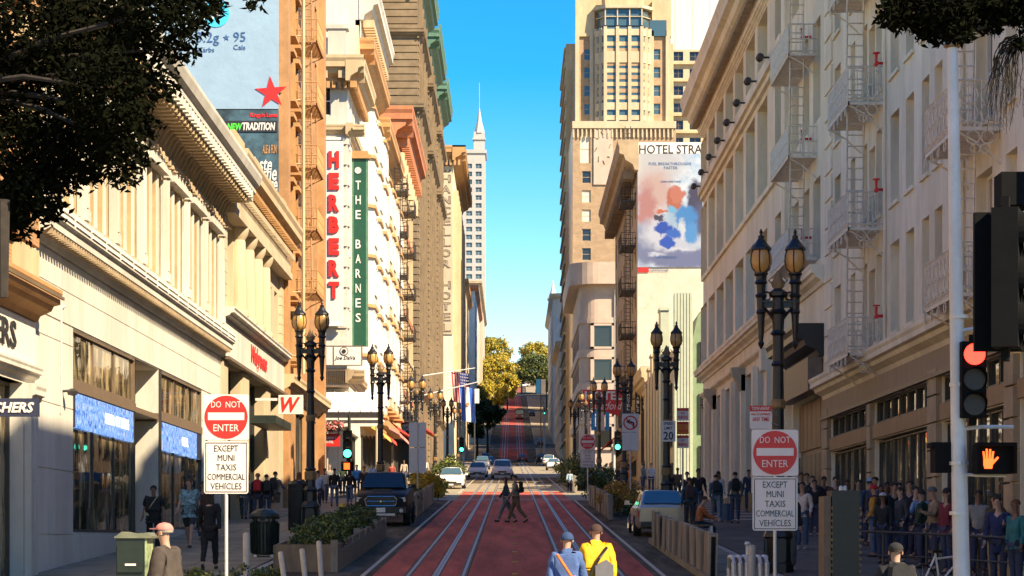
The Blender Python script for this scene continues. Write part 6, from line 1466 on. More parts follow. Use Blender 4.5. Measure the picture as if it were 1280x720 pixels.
for (a, b_, lab, yy) in ((WX(520, 471), WX(594, 460), 'white flagpole slanting out over the street carrying the american flag', Yf), (WX(520, 498), WX(598, 479), 'white flagpole carrying the blue and white flag', Yf-2)):
    mb = MB(); mb.tube([(-10.3, yy, a[2]), (b_[0], yy, b_[2])], [.09, .05], 6); e = mb.build('flagpole', M['white_tr']); tag(e, lab, 'flagpole', 'white flagpoles on the left')
# banners on far poles
for (px, py, lab, Y) in ((593, 495, 'blue and white street banner beside the golden trees', 300), (676, 483, 'blue and white street banner on the far right pole', 420)):
    x_ = (px-640)/F*Y; z_ = CZ+(675-py)/F*Y; e = empty('street_banner', (x_, Y, z_), lab, 'banner'); s_ = Y/F
    mb = MB(); mb.box(x_-6*s_, x_-.2*s_, Y, Y+.05, z_-9*s_, z_+9*s_); mb.build('blue_half', M['bblue'], e); mb = MB(); mb.box(x_+.4*s_, x_+6*s_, Y, Y+.05, z_-9*s_, z_+9*s_); mb.build('white_half', M['signw'], e)
    mb = MB(); mb.tube([(x_, Y+.1, gz(Y)), (x_, Y+.1, z_+10*s_)], .12, 6); mb.build('pole', M['frame_dk'], e)
# red/pink awnings on the far left
M['awnr'] = mat('red_awning', (.55, .06, .05), .8, .15, 2); M['awnp'] = mat('pink_awning', (.70, .28, .24), .8, .1, 2); M['awny'] = mat('yellow_awning', (.72, .46, .10), .8, .1, 2)
for i, (Ya, Yb, zb, m, lab) in enumerate(((154, 162, 9.6, M['awny'], 'yellow fringed shop awning on the far left'), (163, 170, 9.7, M['awnr'], 'red shop awning beyond the yellow one on the left'), (176, 190, 10.6, M['awnp'], 'pink domed awning on the far left'), (192, 206, 11.2, M['awnr'], 'second red awning farther along the left side'), (210, 222, 12, M['awnp'], 'farthest pink awning before the brown hotel'), (248, 262, 14, M['awnr'], 'red awning at the foot of the brown hotel'))):
    mb = MB(); mb.prism([(0, 1.2), (.1, 1.3), (1.5, .3), (1.6, 0), (1.55, 0), (1.45, .2), (0, 1.0)], lambda q, t: FL.p(Ya if t == 0 else Yb, q[0], zb+q[1])); e = mb.build('shop_awning', m); tag(e, lab, 'awning', 'shop awnings on the far left')
for i, (Ya, Yb, zb, m, lab) in enumerate(((187, 200, 10.4, M['blackgreen'], 'dark green awning below the red hotel sign'), (206, 222, 11.2, M['awnr'], 'red awning on the right beyond the hotel sign'))):
    mb = MB(); mb.prism([(0, 1.2), (.1, 1.3), (1.5, .3), (1.6, 0), (1.55, 0), (1.45, .2), (0, 1.0)], lambda q, t: FRt.p(Ya if t == 0 else Yb, q[0], zb+q[1])); e = mb.build('shop_awning', m); tag(e, lab, 'awning', 'shop awnings on the far right')
# shopfront windows ground floor for the far blocks
def shopline(fr, Y0, Y1, n, par):
    st = (Y1-Y0)/n
    for i in range(n): window(fr, par, Y0+i*st+.5, Y0+(i+1)*st-.5, gz(Y0+i*st)+.5, gz(Y0+i*st)+3.6, -.05, 'shop', M['frame_dk'], M['glass_refl'], 'shop_window')
for e_, a, b, n in ((A5, 153, 171, 4), (A5b, 173, 194, 5), (A6, 196, 224, 6)): shopline(FL, a, b, n, e_)
shopline(FRt, 186, 224, 7, B4)
# ================= VEHICLES =================
M['carblack'] = mat('black_car_paint', (.011, .010, .010), .55, .05, 2, spec=.25); M['carsilver'] = mat('silver_car_paint', (.44, .38, .31), .25, .05, 2, metal=.4); M['carwhite'] = mat('white_car_paint', (.72, .70, .66), .25, .04, 2)
M['cargrey'] = mat('grey_car_paint', (.16, .17, .18), .25, .05, 2, metal=.3); M['carred'] = mat('dark_red_car_paint', (.22, .03, .03), .25, .05, 2); M['carblue'] = mat('dark_blue_car_paint', (.03, .06, .12), .25, .05, 2)
M['rubber'] = mat('tyre_rubber', (.02, .02, .02), .85, .1, 10); M['chrome'] = mat('chrome_trim', (.6, .6, .58), .15, 0, metal=.9); M['headl'] = mat('headlight_glass', (.55, .55, .52), .1, 0); M['taill'] = mat('tail_light_red', (.45, .01, .01), .2, 0)
M['plate'] = mat('licence_plate', (.70, .68, .62), .5, 0)
def ring_sec(hw, zb, zt, crown=.04, r=.1):
    z1 = zb+(zt-zb)*.35
    return [(-hw*.90, zb), (-hw, zb+.12), (-hw*1.0, z1), (-hw*.97, zt-.06), (-hw*.88, zt), (-hw*.45, zt+crown*.8), (0, zt+crown), (hw*.45, zt+crown*.8), (hw*.88, zt), (hw*.97, zt-.06), (hw*1.0, z1), (hw, zb+.12), (hw*.90, zb)]
def loft(mb, secs):
    n = len(secs[0][1]); vs = []
    for y, s in secs: vs += [(p[0], y, p[1]) for p in s]
    fs = [(i*n+k, i*n+(k+1) % n, (i+1)*n+(k+1) % n, (i+1)*n+k) for i in range(len(secs)-1) for k in range(n)]
    fs += [tuple(range(n-1, -1, -1)), tuple(range((len(secs)-1)*n, len(secs)*n))]; mb.add(vs, fs)
def make_car(kind, paint, far=False):
    """front points to -y (toward the camera) at local origin"""
    e = empty('parked_car', (0, 0, 0))
    if kind == 'pickup':
        L_, hw, zb, belt, roof, R_ = 5.4, .95, .42, 1.28, 1.86, .40; body = [(-2.7, .78, .5, .98, .02), (-2.62, .90, .42, 1.08, .03), (-2.3, .95, .42, 1.16, .05), (-1.3, .95, .42, 1.22, .05), (-.95, .95, .42, 1.27, 0), (.75, .95, .42, 1.30, 0), (.8, .95, .42, 1.32, 0), (2.6, .94, .46, 1.32, 0), (2.7, .90, .5, 1.28, 0)]
        cab = [(-1.1, .84, 1.22, .84), (-.35, .80, 1.22, .69), (.55, .80, 1.22, .69), (.78, .84, 1.22, .80)]; tops = [1.25, 1.84, 1.86, 1.35]; wy = (-1.7, 1.65)
    elif kind == 'suv':
        L_, hw, zb, belt, roof, R_ = 4.6, .92, .32, 1.05, 1.68, .35; body = [(-2.3, .74, .4, .82, .02), (-2.22, .88, .34, .92, .04), (-1.8, .92, .32, 1.0, .06), (-1.0, .92, .32, 1.06, .04), (1.9, .92, .32, 1.08, 0), (2.2, .88, .38, 1.06, 0), (2.3, .82, .5, .98, 0)]
        cab = [(-1.15, .84, 1.02, .80), (-.35, .8, 1.02, .68), (1.55, .8, 1.02, .66), (2.1, .82, 1.02, .74)]; tops = [1.06, 1.62, 1.66, 1.12]; wy = (-1.4, 1.4)
    else:
        L_, hw, zb, belt, roof, R_ = 4.6, .89, .22, .88, 1.42, .32; body = [(-2.3, .70, .3, .62, .02), (-2.2, .84, .24, .72, .04), (-1.7, .89, .22, .82, .06), (-.9, .89, .22, .90, .03), (1.5, .89, .22, .92, .02), (2.15, .86, .26, .96, .03), (2.3, .78, .36, .90, .02)]
        cab = [(-1.1, .80, .86, .80), (-.25, .76, .86, .60), (.7, .76, .86, .58), (1.75, .78, .86, .74)]; tops = [.90, 1.38, 1.40, .96]; wy = (-1.4, 1.35)
    mb = MB(); loft(mb, [(y, ring_sec(w_, b_, t_, c_2)) for y, w_, b_, t_, c_2 in body]); 
    me = mb.mesh('body', mats=[paint], smooth=True); link('body', me, e)
    # cab: roof loft
    mb = MB(); secs = []
    for (y, wb, zbb, wt), zt in zip(cab, tops): secs.append((y, [(-wb, zbb), (-wt, zt-.03), (-wt*.8, zt+.01), (0, zt+.03), (wt*.8, zt+.01), (wt, zt-.03), (wb, zbb)]))
    loft(mb, secs); link('cab', mb.mesh('cab', mats=[paint], smooth=False), e)
    def quad(name, pts, m, off):
        b = MB(); b.add(pts, [tuple(range(len(pts)))]); link(name, b.mesh(name, mats=[m]), e)
    (y0, wb0, zb0, wt0), (y1, wb1, zb1, wt1), (y2, wb2, zb2, wt2), (y3, wb3, zb3, wt3) = cab; t0, t1, t2, t3 = tops
    def lerp(a, b, t): return a+(b-a)*t
    quad('windshield', [(-wt0*.92, y0+(y1-y0)*.06-.07, t0+(t1-t0)*.05+.07), (wt0*.92, y0+(y1-y0)*.06-.07, t0+(t1-t0)*.05+.07), (wt1*.92, y1-.10, t1+.01), (-wt1*.92, y1-.10, t1+.01)], M['glass'] if kind == 'pickup' else M['glass_blue'], 0)
    quad('rear_window', [(-wt3*.88, y3-(y3-y2)*.08+.06, t3+.07), (wt3*.88, y3-(y3-y2)*.08+.06, t3+.07), (wt2*.9, y2+.12, t2+.0), (-wt2*.9, y2+.12, t2+.0)], M['glass_blue'], 0)
    for s in (-1, 1):
        def sp_(y, z):
            # approx side plane
            k = (z-zb0)/(t1-zb0); return (s*(lerp(wb1, wt1, k)+.035), y, z)
        zl, zh = (belt-.0)+.03, t1-.08
        ym = (y1+y2)/2
        quad('side_window', [sp_(lerp(y0, y1, .35), zl), sp_(ym-.04, zl), sp_(ym-.04, zh), sp_(y1+.02, zh)], M['glass'], 0)
        quad('side_window', [sp_(ym+.04, zl), sp_(lerp(y2, y3, .5), zl), sp_(y2-.02, zh), sp_(ym+.04, zh)], M['glass'], 0)
        b = MB(); b.prism([(-.09, -.06), (.09, -.06), (.09, .08), (-.07, .08)], lambda q, t: (s*(hw+.12)+q[0], lerp(y0, y1, .3)-.04+.1*t, belt+.1+q[1])); b.tube([(s*hw*.95, lerp(y0, y1, .3), belt+.05), (s*(hw+.1), lerp(y0, y1, .3), belt+.08)], .02, 5); link('mirror', b.mesh('mirror', mats=[paint]), e)
        yf = body[1][0]; zf = body[1][3]
        b = MB(); b.prism([(-.17, -.10), (.17, -.07), (.15, .09), (-.17, .06)], lambda q, t: (s*(hw*.74)+s*q[0], yf-.06+.14*t, zf-.14+q[1])); link('headlight', b.mesh('headlight', mats=[M['headl']]), e)
        yb_ = body[-2][0]; b = MB(); b.box(s*hw*.62, s*hw*.93, yb_-.02, yb_+.1, belt-.28, belt-.08); link('tail_light', b.mesh('tail_light', mats=[M['taill']]), e)
        for wy_ in wy:
            w_ = empty('wheel', (s*(hw-.08), wy_, R_)); w_.parent = e
            b = MB(); b.tube([(-.12, 0, 0), (-.10, 0, 0), (.10, 0, 0), (.12, 0, 0)], [R_*.93, R_, R_, R_*.93], 20); link('tyre', b.mesh('tyre', mats=[M['rubber']], smooth=True), w_)
            b = MB(); b.tube([(s*.10, 0, 0), (s*.128, 0, 0)], R_*.62, 14)
            for k in range(5): a = R(72*k); b.tube([(s*.13, 0, 0), (s*.135, R_*.58*math.cos(a), R_*.58*math.sin(a))], .03, 4)
            link('rim', b.mesh('rim', mats=[M['chrome'] if kind != 'pickup' else M['frame_dk']]), w_)
            if kind == 'pickup': b = MB(); b.tube([(s*.02, R_*1.12*math.cos(R(18*k)), R_*1.12*math.sin(R(18*k))) for k in range(11)], .06, 6); link('wheel_arch', b.mesh('wheel_arch', mats=[M['black']]), w_)
    yf = body[0][0]; zf = body[0][3]; w0 = body[0][1]
    if kind == 'pickup':
        b = MB(); b.prism([(-.5, -.16), (.5, -.16), (.56, .06), (.46, .16), (-.46, .16), (-.56, .06)], lambda q, t: (q[0], yf-.05+.08*t, zf-.10+q[1])); link('grille', b.mesh('grille', mats=[M['black']]), e)
        b = MB(); pts = [(-.5, -.16), (.5, -.16), (.57, .06), (.47, .17), (-.47, .17), (-.57, .06), (-.5, -.16)]; b.tube([(p[0], yf-.06, zf-.10+p[1]) for p in pts], .022, 6, False); b.tube([(-.5, yf-.06, zf-.1), (.5, yf-.06, zf-.1)], .018, 5); b.lathe([(.02, -.05), (.07, -.03), (.07, .03), (.02, .05)], 0, yf-.07, zf-.1, 8); link('grille_surround', b.mesh('grille_surround', mats=[M['chrome']]), e)
        b = MB(); b.box(-.88, .88, yf-.14, yf+.15, .46, .68); link('bumper', b.mesh('bumper', mats=[M['black']]), e)
        b = MB(); b.box(-.5, .5, yf-.16, yf-.1, .38, .46); link('skid_plate', b.mesh('skid_plate', mats=[M['galv']]), e)
        b = MB(); b.prism([(0, 0), (.5, 0), (.42, .07), (0, .09)], lambda q, t: (-.32+.64*t, -2.0+q[0]*1.5, 1.24+q[1]-.02)); link('hood_scoop', b.mesh('hood_scoop', mats=[M['black']]), e)
        for s in (-1, 1): b = MB(); b.tube([(s*.72, yf-.16, .56), (s*.72, yf-.12, .56)], .07, 10); link('fog_light', b.mesh('fog_light', mats=[M['headl']]), e)
        b = MB(); b.box(-.16, .16, yf-.17, yf-.14, .50, .66); link('licence_plate', b.mesh('licence_plate', mats=[M['plate']]), e)
    else:
        b = MB(); b.box(-.36, .36, yf-.035, yf+.05, zf-.26, zf-.12); link('grille', b.mesh('grille', mats=[M['frame_dk']]), e)
        b = MB(); b.box(-w0, w0, yf-.05, yf+.1, body[0][2]-.02, body[0][2]+.12); link('bumper', b.mesh('bumper', mats=[M['frame_dk']]), e)
        b = MB(); b.box(-.16, .16, yf-.06, yf-.04, zf-.38, zf-.28); link('licence_plate', b.mesh('licence_plate', mats=[M['plate']]), e)
    yr = body[-1][0]
    b = MB(); b.box(-.17, .17, yr, yr+.02, belt-.36, belt-.24); link('licence_plate', b.mesh('licence_plate', mats=[M['plate']]), e)
    b = MB(); b.box(-hw*.84, hw*.84, yr-.05, yr+.06, body[-1][2]-.04, body[-1][2]+.12); link('rear_bumper', b.mesh('rear_bumper', mats=[M['frame_dk']]), e)
    return e
protos = {}
def car(kind, paint, x, y, label, rz=0, name='parked_car', cat='car', grp=None, sc=1):
    e = make_car(kind, paint); e.name = name
    e.location = (x, y, gz(y)+.01); sl_ = math.atan((gz(y+2)-gz(y-2))/4); e.rotation_euler = (sl_ if abs(rz) < 90 else -sl_, 0, R(rz)); tag(e, label, cat, grp); return e
car('pickup', M['carblack'], -4.62, 84.5, 'black pickup truck parked facing the camera at the left kerb', 0, 'pickup_truck', 'pickup truck')
car('sedan', M['carsilver'], 4.75, 74.5, 'silver sedan seen from behind, parked at the right kerb', 180)
car('suv', M['carwhite'], -.85, 206, 'white car driving toward the camera in the left transit lane', 0, 'white_car')
for (kind, m, px, py, rz, lab) in (('suv', M['cargrey'], 603, 587, 0, 'grey van queued left of the white oncoming car'), ('sedan', M['carwhite'], 597, 597, 0, 'white sedan with dark windscreen at the far left kerb'), ('sedan', M['carwhite'], 565, 611, 0, 'light car half hidden by the yellow flowers on the left'),
      ('sedan', M['carblue'], 612, 582, 0, 'dark blue car behind the grey van on the left'), ('suv', M['cargrey'], 607, 577, 0, 'distant grey car at the foot of the hill on the left'), ('sedan', M['carred'], 653, 577.5, 180, 'dark red car climbing away on the right lane'),
      ('suv', M['carblack'], 677, 580, 180, 'dark van parked on the far right before the white car'), ('suv', M['carwhite'], 686, 583, 180, 'white van with long hood at the far right kerb'), ('sedan', M['carwhite'], 692, 588, 180, 'white sedan just in front of the far right hedge')):
    Y = 8178/(py-559); car(kind, m, (px-640)/F*Y, Y, lab, rz)
for (kind, m, px, Y, rz, lab) in (('suv', M['carblack'], 665, 722, 180, 'tiny dark car climbing the hill on the right'), ('sedan', M['cargrey'], 676, 560, 180, 'small grey car parked low on the hill at the right'), ('suv', M['carwhite'], 655, 930, 90, 'white car crossing near the top of the hill')):
    car(kind, m, (px-640)/F*Y, Y, lab, rz)
# cable car
Y = 700; e = empty('cable_car', (2.3, Y, gz(Y)), 'small dark cable car on the track far up the hill', 'cable car')
g = gz(Y); mb = MB(); mb.box(1.1, 3.5, Y, Y+8, g+.5, g+1.7); mb.build('lower_body', M['carred'], e); mb = MB(); mb.box(1.0, 3.6, Y-.3, Y+8.3, g+3.0, g+3.2); mb.box(1.5, 3.1, Y+.2, Y+7.8, g+3.2, g+3.5); mb.build('roof', M['frame_wd'], e)
for x_ in (1.15, 1.95, 2.65, 3.4): mb = MB(); mb.box(x_-.06, x_+.06, Y, Y+.12, g+1.7, g+3.0); mb.build('post', M['ochre'], e)
mb = MB(); mb.box(1.3, 3.3, Y+1, Y+6, g+1.7, g+3.0); mb.build('window_band', M['glass'], e)
for s in (1.4, 3.1): mb = MB(); mb.tube([(s, Y-.02, g+1.1), (s, Y-.08, g+1.1)], .18, 8); mb.build('headlight', M['headl'], e)
# ================= PEOPLE =================
TMP = bpy.data.scenes.new('tmp')
from mathutils import noise as mnoise
def ruf(me, a):
    for v in me.vertices:
        p_ = v.co*9; n_ = mnoise.noise_vector(Vector((p_.x, p_.y, p_.z*1.6))); n2 = mnoise.noise_vector(p_*2.3); v.co += n_*a+n2*a*.5
def skin_mesh(vs, es, root=0, sub=2, wr=0):
    me = bpy.data.meshes.new('sk'); me.from_pydata([v[:3] for v in vs], es, []); ob = bpy.data.objects.new('sk', me); TMP.collection.objects.link(ob)
    md = ob.modifiers.new('s', 'SKIN'); md.use_smooth_shade = True
    sub_ = ob.modifiers.new('u', 'SUBSURF'); sub_.levels = sub; sub_.render_levels = sub
    sv = me.skin_vertices[0].data
    for i, v in enumerate(vs): sv[i].radius = (v[3], v[4] if len(v) > 4 else v[3]); sv[i].use_root = (i == root)
    TMP.view_layers[0].update(); dg = TMP.view_layers[0].depsgraph; out = bpy.data.meshes.new_from_object(ob.evaluated_get(dg)); bpy.data.objects.remove(ob); out.materials.clear(); ruf(out, wr) if wr else None; return out
def rotx(v, a): return Vector((v[0], v[1]*math.cos(a)-v[2]*math.sin(a), v[1]*math.sin(a)+v[2]*math.cos(a)))
class Pose:
    """figure of 1.75 m facing +y. legs: (thigh angle fwd, knee bend); arms: (upper fwd, elbow bend, out)"""
    def __init__(s, legs=((0, 0), (0, 0)), arms=((0, .1, .12), (0, .1, .12)), lean=0, sit=False, head=0, wide=.10):
        P = {}; hz = .93
        if sit: hz = .52
        P['pel'] = Vector((0, 0, hz))
        def T(v): return P['pel']+rotx(Vector(v), -lean)
        P['bel'] = T((0, .01, .16)); P['che'] = T((0, .0, .34)); P['nb'] = T((0, -.01, .53)); P['hd0'] = T((0, .02+head*.03, .62)); P['hd1'] = T((0, .025+head*.06, .70)); P['hd2'] = T((0, .01+head*.06, .785))
        for k, sx in enumerate((-1, 1)):
            a, kb = legs[k]; h = Vector((sx*wide, 0, hz-.03)); d = Vector((0, math.sin(a), -math.cos(a))); kn = h+d*.43
            b = a-kb; d2 = Vector((0, math.sin(b), -math.cos(b))); an = kn+d2*.41; f = Vector((0, math.cos(b)*.6+.35, math.sin(b)*.8-.12)); f.normalize()
            P['hip%d' % k] = h; P['kn%d' % k] = kn; P['an%d' % k] = an; P['he%d' % k] = an+Vector((0, -.05, -.05)); P['to%d' % k] = an+Vector((0, 0, -.055))+f*.16
            ua, eb, ou = arms[k]; shd = T((sx*.175, -.01, .475)); d = Vector((sx*math.sin(ou), math.sin(ua)*math.cos(ou), -math.cos(ua)*math.cos(ou))); el = shd+d*.28
            c = ua+eb; d2 = Vector((sx*math.sin(ou*.5), math.sin(c), -math.cos(c))).normalized(); wr = el+d2*.25
            P['sh%d' % k] = shd; P['el%d' % k] = el; P['wr%d' % k] = wr; P['hn%d' % k] = wr+d2*.07; P['hd_%d' % k] = d2
        low = min(P['an0'].z, P['an1'].z)-.085
        for k in P:
            if not k.startswith('hd_'): P[k] = P[k]-Vector((0, 0, 0 if sit else low))
        s.P = P
def body_mesh(p):
    P = p.P; vs = []; es = []
    def v(q, r, r2=None): vs.append((q.x, q.y, q.z, r, r2 or r)); return len(vs)-1
    pel = v(P['pel'], .12, .095); bel = v(P['bel'], .115, .09); es.append((pel, bel)); ch = v(P['che'], .135, .10); es.append((bel, ch)); nb = v(P['nb'], .055); es.append((ch, nb))
    h0 = v(P['hd0'], .052, .06); es.append((nb, h0)); h1 = v(P['hd1'], .072, .088); es.append((h0, h1)); h2 = v(P['hd2'], .055, .065); es.append((h1, h2))
    for k in (0, 1):
        hp = v(P['hip%d' % k], .085); kn = v(P['kn%d' % k], .058); mid = v(P['kn%d' % k].lerp(P['an%d' % k], .35), .056); an = v(P['an%d' % k], .036); to = v(P['to%d' % k], .03); es += [(pel, hp), (hp, kn), (kn, mid), (mid, an), (an, to)]
        sh = v(P['sh%d' % k], .055); el = v(P['el%d' % k], .04); wr = v(P['wr%d' % k], .026, .03); hn = v(P['hn%d' % k], .018, .036); es += [(ch, sh), (sh, el), (el, wr), (wr, hn)]
    return skin_mesh(vs, es, pel, 1)
def hand_mesh(p):
    b = MB()
    for k in (0, 1):
        d = P_ = p.P['hd_%d' % k]; w_ = p.P['hn%d' % k]; side = Vector((0, 1, 0)) if abs(d.y) < .8 else Vector((0, 0, 1)); side = (side-d*side.dot(d)).normalized(); inn = d.cross(side)*(1 if k else -1)
        for j, (o_, L_) in enumerate(((-.027, .060), (-.009, .075), (.009, .070), (.026, .055))):
            r_ = w_+side*(-o_)+d*.0; b.tube([r_, r_+d*L_*.5+inn*.008, r_+d*L_*.85+inn*.03], [.0095, .0085, .006], 5)
        t0 = w_-d*.045+side*.025; b.tube([t0, t0+side*.028+d*.03, t0+side*.03+d*.065], [.011, .010, .007], 5)
    return b
def top_mesh(p, long=True, fat=1., coat=False, hood=False):
    P = p.P; vs = []; es = []
    def v(q, r, r2=None): vs.append((q.x, q.y, q.z, r, r2 or r)); return len(vs)-1
    low = P['pel']-Vector((0, 0, .30 if coat else .04)); base = v(low, .155*fat, .125*fat); pel = v(P['pel']+Vector((0, 0, .02)), .15*fat, .12*fat); bel = v(P['bel'], .145*fat, .115*fat); ch = v(P['che'], .16*fat, .125*fat); nb = v(P['nb']-Vector((0, 0, .035)), .075, .075)
    es += [(base, pel), (pel, bel), (bel, ch), (ch, nb)]
    if hood: hb = v(P['nb']+Vector((0, -.06, .02)), .085, .06); es.append((nb, hb))
    for k in (0, 1):
        sh = v(P['sh%d' % k], .075*fat); es.append((ch, sh))
        if long: el = v(P['el%d' % k], .058*fat); wr = v(P['wr%d' % k], .044*fat); es += [(sh, el), (el, wr)]
        else: el = v(P['sh%d' % k].lerp(P['el%d' % k], .8), .064); es.append((sh, el))
    return skin_mesh(vs, es, pel, 2, .016)
def leg_mesh(p, short=False):
    P = p.P; vs = []; es = []
    def v(q, r, r2=None): vs.append((q.x, q.y, q.z, r, r2 or r)); return len(vs)-1
    pel = v(P['pel']+Vector((0, 0, .03)), .135, .105)
    for k in (0, 1):
        hp = v(P['hip%d' % k], .105, .10); es.append((pel, hp))
        if short: kn = v(P['hip%d' % k].lerp(P['kn%d' % k], .85), .085); es.append((hp, kn))
        else: kn = v(P['kn%d' % k], .075); an = v(P['an%d' % k]+Vector((0, 0, .02)), .056); es += [(hp, kn), (kn, an)]
    return skin_mesh(vs, es, pel, 2, .014)
def shoe_b(p):
    b = []
    for k in (0, 1):
        vs = []; es = []; q = p.P
        he, to = q['he%d' % k], q['to%d' % k]; m_ = he.lerp(to, .5)
        vs = [(he.x, he.y, he.z+.02, .042, .042), (m_.x, m_.y, m_.z+.015, .045, .045), (to.x, to.y, to.z+.01, .04, .034)]; b.append(skin_mesh(vs, [(0, 1), (1, 2)], 0, 1))
    return b
def uv(cx, cy, cz, rx, ry, rz, z0=-1., n=12, m_=6, cut=None):
    b = MB(); pr = []
    vs = []; fs = []
    for i in range(m_+1):
        t = math.asin(max(-1, min(1, z0+(1-z0)*i/m_))); 
        for k in range(n): a = 2*math.pi*k/n; vs.append((cx+rx*math.cos(t)*math.cos(a), cy+ry*math.cos(t)*math.sin(a), cz+rz*math.sin(t)))
    for i in range(m_):
        for k in range(n): fs.append((i*n+k, i*n+(k+1) % n, (i+1)*n+(k+1) % n, (i+1)*n+k))
    fs.append(tuple(range(n-1, -1, -1)))
    b.add(vs, fs); return b
POSES = {
 'stand': Pose(((.03, .05), (-.04, .02)), ((.05, .25, .14), (-.05, .15, .14))),
 'phone': Pose(((.04, .05), (-.05, .05)), ((.35, 1.5, .1), (.05, .3, .14)), head=.6),
 'walk': Pose(((.42, .12), (-.32, .25)), ((-.35, .25, .12), (.38, .35, .12)), lean=.05),
 'walk2': Pose(((-.28, .42), (.36, .08)), ((.32, .4, .12), (-.3, .2, .12)), lean=.05),
 'pockets': Pose(((0, .03), (.05, .08)), ((-.15, .75, .22), (-.15, .75, .22))),
 'arm': Pose(((.02, .03), (-.06, .03)), ((-.1, .9, .2), (.5, .9, .25))),
 'sit': Pose(((1.45, 1.4), (1.5, 1.5)), ((.5, .7, .15), (.5, .7, .15)), lean=.2, sit=True, head=.8),
 'lift': Pose(((.03, .03), (-.06, .03)), ((1.9, 1.2, .25), (.0, .3, .15))),
}
PM = {}
def part(k, f):
    if k not in PM: PM[k] = f()
    return PM[k]
PSKIN = [M['skin'], M['skin_dk'], mat('light_skin', (.52, .32, .23), .6, .05, 8)]
def person(x, y, face, pose, label, top=(.05, .05, .05), bottom=(.04, .05, .09), long=True, short=False, coat=False, hood=False, hair=(.03, .02, .015), skin=0, h=1.72, bag=None, bagcol=(.03, .03, .03), cap=None, longhair=False, shoes=(.04, .04, .04), fat=1., z=None, near=False, pattern=None, group=None, extra=None):
    p = POSES[pose]; P = p.P
    e = empty('person', (x, y, sw(y) if z is None else z), label, 'person', group, rz=face); s_ = h/1.75; e.scale = (s_, s_, s_)
    sk = PSKIN[skin]
    def cm(c, pre='cloth'): return mat('%s_%d_%d_%d' % (pre, *[int(q*100) for q in c]), c, .9, .18, 9, .3, 30)
    bm_ = part(('b', pose), lambda: body_mesh(p)); link('body', bm_, e, m=sk)
    link('hands', part(('h', pose), lambda: hand_mesh(p).mesh('hands')), e, m=sk)
    ft = pattern or cm(top)
    link('coat' if coat else ('jacket' if long else 'shirt'), part(('t', pose, long, fat, coat, hood), lambda: top_mesh(p, long, fat, coat, hood)), e, m=ft)
    link('shorts' if short else 'trousers', part(('l', pose, short), lambda: leg_mesh(p, short)), e, m=cm(bottom))
    for k, me in enumerate(part(('s', pose), lambda: shoe_b(p))): link('shoe', me, e, m=cm(shoes, 'shoe'))
    c = P['hd1']; hm = cm(hair, 'hair')
    def hairf():
        b = uv(c.x, c.y-.018, c.z+.03, .084, .098, .088, -.25)
        b.v = [(a, q, w_) if not (q > c.y+.045 and w_ < c.z+.055) else (a*.8, c.y+.045, w_) for a, q, w_ in b.v]; return b.mesh('hair', smooth=True)
    def longf():
        b = uv(c.x, c.y-.02, c.z+.02, .092, .10, .098, -.3); b.lathe([(.09, .0), (.10, -.12), (.11, -.22), (.06, -.30)][::-1], c.x, c.y-.045, c.z+.02, 10, sy=.55); return b.mesh('hair', smooth=True)
    link('hair', part(('hair', pose, longhair), longf if longhair else hairf), e, m=hm)
    def facef():
        b = MB(); f = c.y+.083
        b.tube([(c.x, f-.012, c.z+.02), (c.x, f+.012, c.z-.018), (c.x, f-.01, c.z-.026)], [.007, .013, .008], 6)
        for sx in (-1, 1): b.lathe([(.004, -.028), (.018, -.02), (.02, .015), (.006, .028)], sx*.078, c.y-.005, c.z, 6, sx=.6)
        return b.mesh('nose_and_ears')
    def eyef():
        b = MB(); f = c.y+.078
        for sx in (-1, 1): b.box(sx*.03-.011, sx*.03+.011, f, f+.008, c.z+.012, c.z+.022); b.box(sx*.03-.016, sx*.03+.016, f-.002, f+.009, c.z+.032, c.z+.037)
        b.box(-.02, .02, f-.006, f+.004, c.z-.052, c.z-.045); return b.mesh('eyes_and_mouth')
    if y < 95:
        f_ = c.y+.083
        def nosef(): b = MB(); b.tube([(c.x, f_-.012, c.z+.02), (c.x, f_+.012, c.z-.018), (c.x, f_-.01, c.z-.026)], [.007, .013, .008], 6); return b.mesh('nose')
        def earf(sx): b = MB(); b.lathe([(.004, -.028), (.018, -.02), (.02, .015), (.006, .028)], sx*.078, c.y-.005, c.z, 6, sx=.6); return b.mesh('ear')
        def eyf(sx): b = MB(); b.box(sx*.03-.011, sx*.03+.011, f_-.005, f_+.003, c.z+.012, c.z+.022); return b.mesh('eye')
        def mof(): b = MB(); b.box(-.02, .02, f_-.011, f_-.001, c.z-.052, c.z-.045); return b.mesh('mouth')
        link('nose', part(('nose', pose), nosef), e, m=sk); link('mouth', part(('mouth', pose), mof), e, m=cm((.25, .06, .05), 'lip'))
        for sx in (-1, 1): link('ear', part(('ear', pose, sx), lambda: earf(sx)), e, m=sk); link('eye', part(('eye', pose, sx), lambda: eyf(sx)), e, m=cm((.05, .02, .02), 'eye'))
    if cap:
        def capf():
            b = uv(c.x, c.y-.01, c.z+.04, .092, .108, .085, 0); b.prism([(-.07, .06), (.07, .06), (.05, .16), (-.05, .16)], lambda q, t: (c.x+q[0], c.y+q[1]-.005, c.z+.045+.012*t)); return b.mesh('cap', smooth=True)
        def beanie(): return uv(c.x, c.y-.012, c.z+.025, .096, .108, .10, -.1).mesh('beanie', smooth=True)
        bn = cap[0] == 'beanie'; link('beanie' if bn else 'cap', part(('cap', pose, bn), beanie if bn else capf), e, m=cm(cap[1]))
